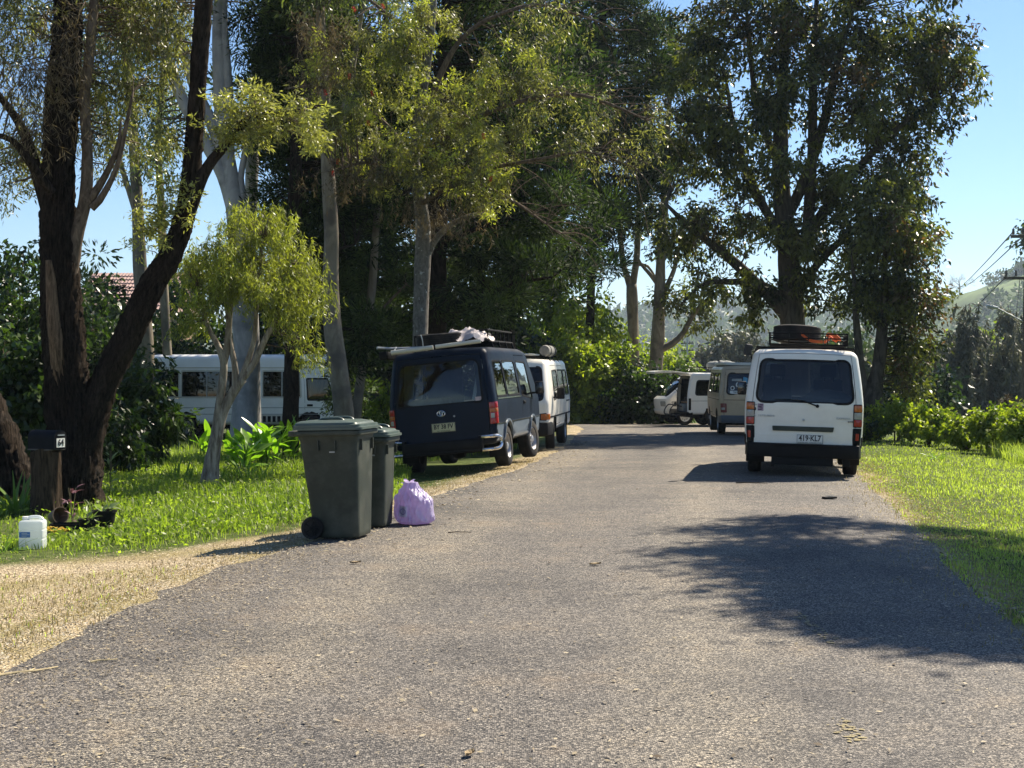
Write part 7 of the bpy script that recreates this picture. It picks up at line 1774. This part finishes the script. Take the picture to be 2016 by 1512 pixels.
for i, (px, py, D, w, h, lm, tn, lab) in enumerate((
    (1760, 856, 36.5, 110, 70, 'lime', .45, 'bright green bramble beside the forked tree on the right bank'),
    (1825, 862, 35.0, 90, 62, 'lime', .5, 'leafy green weeds right of the bramble on the bank'),
    (1905, 868, 33.5, 80, 46, 'lime', .35, 'yellowish low weeds in the middle of the right bank'),
    (1965, 872, 32.0, 90, 74, 'lime', .55, 'large leaved green weeds near the power pole'),
    (2030, 880, 30.5, 110, 90, 'lime', .4, 'green weeds at the right edge of the photo on the bank'),
    (1985, 868, 34.0, 24, 100, 'brownweed', .3, 'dry reddish brown stalky weed near the power pole'),
    (1715, 850, 36.8, 90, 40, 'bush', .45, 'low dark growth round the foot of the forked tree'))):
    shrub('weed_clump', lab, px, py, D, w, h, LF[lm], 100 + i, 46, 120, .11 if lm != 'brownweed' else .12, .036 if lm != 'brownweed' else .012, .17 if lm != 'brownweed' else .10, group=G3, tints=(tn, .28), cat='weeds')
G4 = 'hazy trees in the valley'
shrub('valley_bush', 'grey green bush mass below the valley trees beside the forked tree', 1800, 810, 72, 150, 110, LF['bush'], 111, 70, 110, .34, .10, .6, cat='tree', group=G4, z0=-4.4, tints=(.4, .25))
shrub('valley_tree', 'pale green rounded tree in the valley behind the needle trees', 1850, 800, 130, 150, 160, LF['lime'], 112, 60, 110, .5, .2, 1.1, cat='tree', group=G4, z0=-6.5, tints=(.3, .25))
shrub('valley_tree', 'pale green tree peeping between the needle trees', 1940, 800, 135, 70, 160, LF['lime'], 113, 40, 100, .5, .2, 1.0, cat='tree', group=G4, z0=-6.5, tints=(.45, .25))
def needle_tree(px, top, w, D, label, seed):
    t = Tree('needle_tree', label, 'tree', D, (px, 800), seed, 'needle trees in the valley', z0=-6.2, dens=2.6, wid=1.35)
    zb = HY + (EYE + 6.2) / D * FPX; h = zb - top; rs = t.rs
    t.limb([(px, zb), (px + rs.normal(0, 3), zb - h * .5), (px + rs.normal(0, 3), top)], [.16 * FPX / D, .10 * FPX / D, .02 * FPX / D], BK['far'], 'trunk', 8, 0, .8)
    lobes = [(px + rs.normal(0, w * .08), top + h * (f + .06), 0, w * (.10 + .42 * f ** .8), h * .10) for f in np.linspace(.02, .9, 9)]
    t.crown(lobes, LF['casu'], BK['far'], 85, 85, .40, .055, .5, 'hang', tints=(.4, .25))
for i, (px, top, w, D, lab) in enumerate(((1790, 690, 70, 92, 'short needle tree beside the forked tree on the right'), (1845, 700, 60, 90, 'low grey needle tree left of the tallest one'), (1900, 612, 76, 86, 'tallest pointed grey needle tree in the valley'), (1934, 650, 60, 92, 'pointed needle tree right of the tallest one'), (1975, 668, 64, 88, 'dense grey needle tree left of the power pole'), (1985, 600, 60, 95, 'tall thin needle tree just left of the power pole'), (2010, 612, 60, 98, 'needle tree behind the power pole'), (2050, 640, 80, 90, 'needle tree at the right edge of the photo'), (1870, 660, 50, 98, 'needle tree behind the tallest one'))):
    needle_tree(px, top, w, D, lab, 120 + i)
shrub('valley_tree', 'big round hazy tree beyond the beige van', 1422, 790, 150, 150, 140, LF['casu'], 131, 110, 120, .6, .16, 1.2, cat='tree', group=G4, z0=-6.5, tints=(.2, .2), stems=3, lobes=[(1440, 690, 0, 50, 34, 4), (1400, 715, 0, 38, 36, 3), (1462, 725, 0, 38, 40, 3), (1425, 740, 0, 52, 30, 4)])
shrub('valley_tree', 'hazy yellow green tree behind the lifted tailgate', 1322, 790, 120, 80, 100, LF['lime'], 132, 50, 110, .45, .16, .9, cat='tree', group=G4, z0=-6, tints=(.2, .25), stems=3)
shrub('valley_tree', 'hazy pale tree between the slender gum and the round tree', 1365, 790, 210, 90, 120, LF['lime'], 133, 50, 110, .7, .26, 1.5, cat='tree', group=G4, z0=-6.5, tints=(.2, .25), stems=3)
shrub('valley_tree', 'low hazy trees seen under the broad tree at the right of the round tree', 1520, 800, 170, 150, 120, LF['hill'], 134, 60, 110, .6, .2, 1.4, cat='tree', group=G4, z0=-6.5, tints=(.4, .25), stems=3)
shrub('valley_tree', 'hazy trees behind the white van and under the broad crown', 1650, 800, 110, 200, 150, LF['hill'], 135, 70, 110, .5, .16, 1.0, cat='tree', group=G4, z0=-6.3, tints=(.4, .25), stems=3)
shrub('far_tree', 'dark tree crown poking in at the right edge above the wires', 2050, 520, 88, 110, 190, LF['gum'], 136, 40, 110, .35, .09, .7, cat='tree', group=G4, z0=-6, tints=(.3, .25), stems=1, lobes=[(2040, 450, 0, 42, 34, 1.5), (2080, 480, 0, 60, 60, 2)])
# ------------------------------------------------------------------ power pole, street lamp, wires
D = 62.0; px0 = 2016
xp = (px0 - CX) / FPX * D; gz = float(ground_z(xp, D))
o = thing('power_pole', 'dark timber power pole with crossarms and a street lamp at the right edge', 'power pole', (xp, D, gz))
W_ = lambda px, py, dd=0: at(px, py, D + dd) - np.array((xp, D, gz))
mb = MB(); P = np.array([(0.12, 0, 0), (0.08, 0, 4), (.16, 0, 9), (.2, 0, 13.2)]); mb.tube(spline(P, 1.0), np.linspace(.19, .13, len(spline(P, 1.0))), 14); mb.build('pole', MT['wood'], o)
for (py, x0, x1) in ((465, 1990, 2060), (547, 1976, 2075)):
    a, b = W_(x0, py), W_(x1, py + 1); mb = MB(); c = (a + b) / 2; mb.box(c, (b[0] - a[0], .11, .13)); ar = mb.build('crossarm', MT['wood'], o, bevel=.01)
    for px in (x0 + 5, x0 + 24, x1 - 20, x1 - 5):
        q = W_(px, py - 3); mb = MB(); mb.lathe([(.001, 0), (.05, 0), (.07, .05), (.05, .08), (.075, .12), (.05, .16), (.06, .22), (.03, .27), (.001, .28)], 12, 'Z', tuple(q)); mb.build('insulator', MT['ceramic'], ar)
mb = MB(); a = W_(2014, 633); b = W_(1985, 618); c = W_(1962, 606)
mb.tube(spline([a, b, c], .2), .035, 8); arm = mb.build('lamp_arm', MT['galv'], o)
mb = MB(); c1 = (W_(1962, 606) + W_(1944, 602)) / 2; mb.box(c1, (.50, .20, .10), (0, R(12), 0)); hd = mb.build('lamp_head', MT['galv'], arm, bevel=.03)
mb = MB(); mb.box(c1 + np.array((-.08, 0, -.06)), (.28, .16, .05), (0, R(12), 0)); mb.build('lamp_lens', MT['clear'], hd, bevel=.015)
# guy wire and conductors
def wire(pts, r, label, grp, sag=0):
    P = [np.array(p) for p in pts]; a, b = P[0], P[-1]; n = 24; Q = [a + (b - a) * t + np.array((0, 0, -sag * 4 * t * (1 - t))) for t in np.linspace(0, 1, n)]
    base = Q[0]; w = thing('wire', label, 'wire', tuple(base), group=grp); mb = MB(); mb.tube(np.array(Q) - base, r, 5); mb.build('strand', MT['wire'], w)
G = 'overhead wires on the right'
wire([at(1996, 455, D), at(1868, 578, 320)], .03, 'upper overhead wire running from the top crossarm down towards the hill', G, .6)
wire([at(2014, 465, D), at(1882, 570, 300)], .03, 'overhead wire just below the upper one, running towards the hill', G, .6)
wire([at(1980, 545, D), at(1858, 642, 300)], .03, 'lower overhead wire running from the lower crossarm across the hill', G, .8)
wire([at(2008, 545, D), at(1985, 800, D)], .012, 'thin stay wire slanting down beside the power pole', G)
# distant pole with little crossarms over the road end
D2 = 170.0; x2 = (1353 - CX) / FPX * D2; o = thing('power_pole', 'distant thin power pole with two crossarms beyond the road end', 'power pole', (x2, D2, -6.6))
z = lambda py: EYE - (py - HY) / FPX * D2 + 6.6
mb = MB(); mb.tube([(0, 0, 0), (0, 0, z(662))], [.17, .12], 10); mb.build('pole', MT['galv'], o)
for py in (676, 690):
    mb = MB(); mb.box((0, 0, z(py)), (1.5, .12, .14)); ar = mb.build('crossarm', MT['wood'], o)
    for k in (-.65, -.3, .3, .65): mb = MB(); mb.lathe([(.001, 0), (.08, .02), (.08, .2), (.001, .25)], 8, 'Z', (k, 0, z(py) + .06)); mb.build('insulator', MT['ceramic'], ar)

# ------------------------------------------------------------------ house with a tiled roof among the trees on the left
D = 62.0; a = at(150, 612, D); b = at(330, 612, D); zr = at(0, 528, D)[2]; ze = a[2]
o = thing('house', 'brown brick house with a pinkish tiled roof glimpsed between the left trunks', 'house', (a[0], D, -1.2))
Lh = b[0] - a[0]; ev = ze + 1.2; rg = zr + 1.2
mb = MB(); mb.box((Lh / 2, 3.5, ev / 2), (Lh - .6, 6.4, ev)); wl = mb.build('wall', M('brown_brick', (.26, .17, .11), .9, var=.25, vscale=6, bump=.4, bscale=20), o)
mb = MB(); nr = 10; rows = []
for k in range(nr):           # overlapping tile courses
    t0, t1 = k / nr, (k + 1) / nr; y0, y1 = -.4 + t0 * 3.9, -.4 + t1 * 3.9 + .05; z0, z1 = ev + t0 * (rg - ev) + .05, ev + t1 * (rg - ev) + .02
    n = 30; V = []
    for i in range(n * 2 + 1):
        x = -.3 + (Lh + .6) * i / (n * 2); w = .03 * (i % 2); V += [(x, y0, z0 + w), (x, y1, z1 + w), (x, y0, z0 + w - .04)]
    mb.add(V, [(3 * i, 3 * i + 3, 3 * i + 4, 3 * i + 1) for i in range(n * 2)] + [(3 * i + 2, 3 * i + 5, 3 * i + 3, 3 * i) for i in range(n * 2)])
mb.add([(-.3, 3.5, rg), (Lh + .3, 3.5, rg), (Lh + .3, 7.4, ev), (-.3, 7.4, ev)], [(0, 1, 2, 3)])
mb.add([(0, .2, ev), (0, 6.8, ev), (0, 3.5, rg), (Lh, .2, ev), (Lh, 6.8, ev), (Lh, 3.5, rg)], [(0, 1, 2), (5, 4, 3)])
mb.build('roof', M('faded_tiles', (.36, .24, .21), .8, var=.2, vscale=3), o, angle=20, normals=False)
for x in (Lh * .3, Lh * .68):
    mb = MB(); mb.box((x, .27, ev - 1.1), (1.3, .08, 1.1)); w_ = mb.build('window', MT['cream'], o); mb = MB(); mb.box((x, .22, ev - 1.1), (1.16, .04, .96)); mb.build('pane', MT['glass_black'], w_)

# ------------------------------------------------------------------ hills
def hill(name, x0, x1, y0, y1, crest, n, mat, seed, rough=1.0):
    """crest(x) gives the ridge height; the slope runs from y0 at the valley floor to y1 at the ridge and falls behind"""
    rs = np.random.RandomState(seed); X = np.linspace(x0, x1, n[0]); T = np.linspace(0, 1.5, n[1]); V = []
    ph = rs.uniform(0, 6.28, 8)
    for t in T:
        for x in X:
            k = math.sin(min(1.0, t) * math.pi / 2) ** 1.35 if t <= 1 else math.cos((t - 1) * math.pi / 1.2)
            e = sst((x - x0) / ((x1 - x0) * .18)) * sst((x1 - x) / ((x1 - x0) * .18))
            h = crest(x); b = rough * (math.sin(x * .021 + ph[0] + t * 4) + .6 * math.sin(x * .05 + ph[1] - 7 * t) + .4 * math.sin(x * .11 + 9 * t + ph[2])) * math.sin(min(1, t) * math.pi * .9)
            V.append((x, y0 + t * (y1 - y0), -8.5 + ((h + 8.5) * k + b * 1.2) * float(e)))
    i = np.arange(len(V)).reshape(n[1], n[0]); F = np.stack((i[:-1, :-1], i[:-1, 1:], i[1:, 1:], i[1:, :-1]), -1).reshape(-1, 4)
    o = tag(link(name, np_mesh(name, V, F, True), mat), kind='structure'); return np.array(V).reshape(n[1], n[0], 3)
past = M('hill_pasture', (.12, .18, .045), .95, var=.4, vscale=.03, bump=.3, bscale=.4, dirt=(.035, .065, .02), dirt_amt=.9)
forest = M('forest_floor', (.035, .055, .022), .95, var=.3, vscale=.05)
yR = 900.0
cr = lambda x: np.interp(x / yR * FPX + CX, [1500, 1700, 1800, 1850, 1890, 1950, 2016, 2150, 2400], [-6, 8, 30, 42, 49, 54, 62, 76, 84])
HV = hill('hill', 150, 700, 480, yR, cr, (110, 50), past, 1, 2.2)
cc_ = lambda x: np.interp(x / 1800 * FPX + CX, [200, 900, 1180, 1260, 1330, 1400, 1450, 1520, 1700, 1850, 2200], [58, 58, 50, 58, 53, 70, 64, 53, 58, 75, 80])
HC = hill('hill', -840, 1040, 900, 1800, cc_, (120, 36), forest, 2, 4.0)

def forest_on(name, G, pick, n, size, lm, seed, nq=70, q=1.0, label=None):
    """far wood: many leafy blobs standing on the slope, one mass"""
    rs = np.random.RandomState(seed); P = G.reshape(-1, 3); P = P[pick(P)]
    C = P[rs.randint(0, len(P), n)] + rs.normal(0, 1, (n, 3)) * np.array((4, 4, 0)); r = size * rs.uniform(.6, 1.3, n)
    ci = np.repeat(np.arange(n), nq); u = unit(rs.normal(0, 1, (n * nq, 3))) * rs.uniform(.55, 1, (n * nq, 1)); u[:, 2] *= .85
    pos = C[ci] + u * r[ci][:, None] + np.array((0, 0, .75)) * r[ci][:, None]
    d = unit(u + rs.normal(0, .7, u.shape)); tint = np.clip(rs.normal(.45, .25, n)[ci] + rs.normal(0, .15, n * nq), 0, 1)
    V, T = leaf_quads(pos, d, q * rs.uniform(.7, 1.3, n * nq), q * .7, rs, tint); TRI['n'] += 2 * n * nq
    return tag(link(name, np_mesh(name, V, np.arange(4 * n * nq).reshape(-1, 4), False, T), lm), kind='stuff')
from math import sin
def patchy(P):
    f = (P[:, 1] - 480) / (yR - 480)
    return (f < 1.02) & (P[:, 0] > 190) & (P[:, 0] < 420) & ((f < .60 + .1 * np.sin(P[:, 0] * .04)) | (np.sin(P[:, 0] * .075 + 1) + np.sin(P[:, 1] * .05) > .55))
forest_on('hill_trees', HV, patchy, 600, 5.0, LF['hill'], 5, 40, 2.9)
forest_on('hill_trees', HV, lambda P: (np.abs((P[:, 1] - 480) / (yR - 480) - 1) < .03) & (P[:, 0] > 300) & (P[:, 0] < 420), 50, 3.6, LF['hill'], 6, 60, 1.8)
forest_on('ridge_forest', HC, lambda P: (P[:, 1] < 1860) & (P[:, 0] > 60) & (P[:, 0] < 480), 900, 11.0, LF['hill'], 7, 26, 8.0)
# bare tree on the crest of the hill
pxd, yd = 1889, yR - 6; x = (pxd - CX) / FPX * yd; zb = at(0, 574, yd)[2]
SC = 2.1
o = thing('bare_tree', 'leafless pale tree standing on the crest of the grassy hill', 'tree', (x, yd, zb - 2.4)); o.scale = (SC, SC, SC); rs = np.random.RandomState(9)
bm_ = barkmat('bleached_wood', (.22, .20, .18), (.36, .33, .30), (1, 1, .3), .2)
mb = MB(); mb.tube([(0, 0, 0), (.1, 0, 2.4), (0, 0, 3.6)], [.30, .24, .18], 8); mb.build('trunk', bm_, o)
mb = MB()
def br(p, d, ln, r, k):
    q = p + d * ln; mb.tube(np.array((p, (p + q) / 2 + rs.normal(0, .06 * ln, 3), q)), [r, r * .8, r * .55], 4, cap=False)
    if k:
        for _ in range(3): br(q, unit(d + rs.normal(0, .55, 3) + np.array((0, 0, .12))), ln * rs.uniform(.55, .8), r * .55, k - 1)
for k in range(6): br(np.array((0, 0, rs.uniform(2.2, 3.6))), unit(np.array((rs.normal(0, 1), rs.normal(0, 1), .55))), rs.uniform(1.4, 2.2), .13, 4)
mb.build('branches', bm_, o, angle=180, normals=False)

# ------------------------------------------------------------------ the air between: pale even haze
zt = 112.0; x0, x1, y0, y1 = gx[0] - 60, gx[-1] + 60, gy[0] - 60, gy[-1] + 60; zlow = -14.0
mb = MB(); mb.box(((x0 + x1) / 2, (y0 + y1) / 2, (zt + zlow) / 2), (x1 - x0, y1 - y0, zt - zlow))
hm = bpy.data.materials.new('haze'); hm.use_nodes = True; nt = hm.node_tree; nt.nodes.remove(nt.nodes['Principled BSDF'])
pv = nt.nodes.new('ShaderNodeVolumePrincipled'); pv.inputs['Color'].default_value = (.72, .86, 1.0, 1); pv.inputs['Density'].default_value = .00018; pv.inputs['Anisotropy'].default_value = .25
nt.links.new(pv.outputs[0], nt.nodes['Material Output'].inputs['Volume'])
tag(mb.build('haze', hm), kind='stuff')
for o_ in scene.objects:      # leaves and twigs past counting stay one piece each
    if o_.parent is not None and o_.type == 'MESH' and o_.name.split('.')[0] in ('crown', 'branches', 'weeping_twigs', 'side_sprays', 'fresh_sprays', 'back_sprays', 'sunlit_fresh_tips', 'thin_outer_leaves', 'rusty_tips', 'bare_twigs'): o_['kind'] = 'stuff'
bpy.context.view_layer.update()
print('LEAF TRIS', TRI['n'], 'ALL', sum(len(o.data.polygons) for o in scene.objects if o.type == 'MESH'))
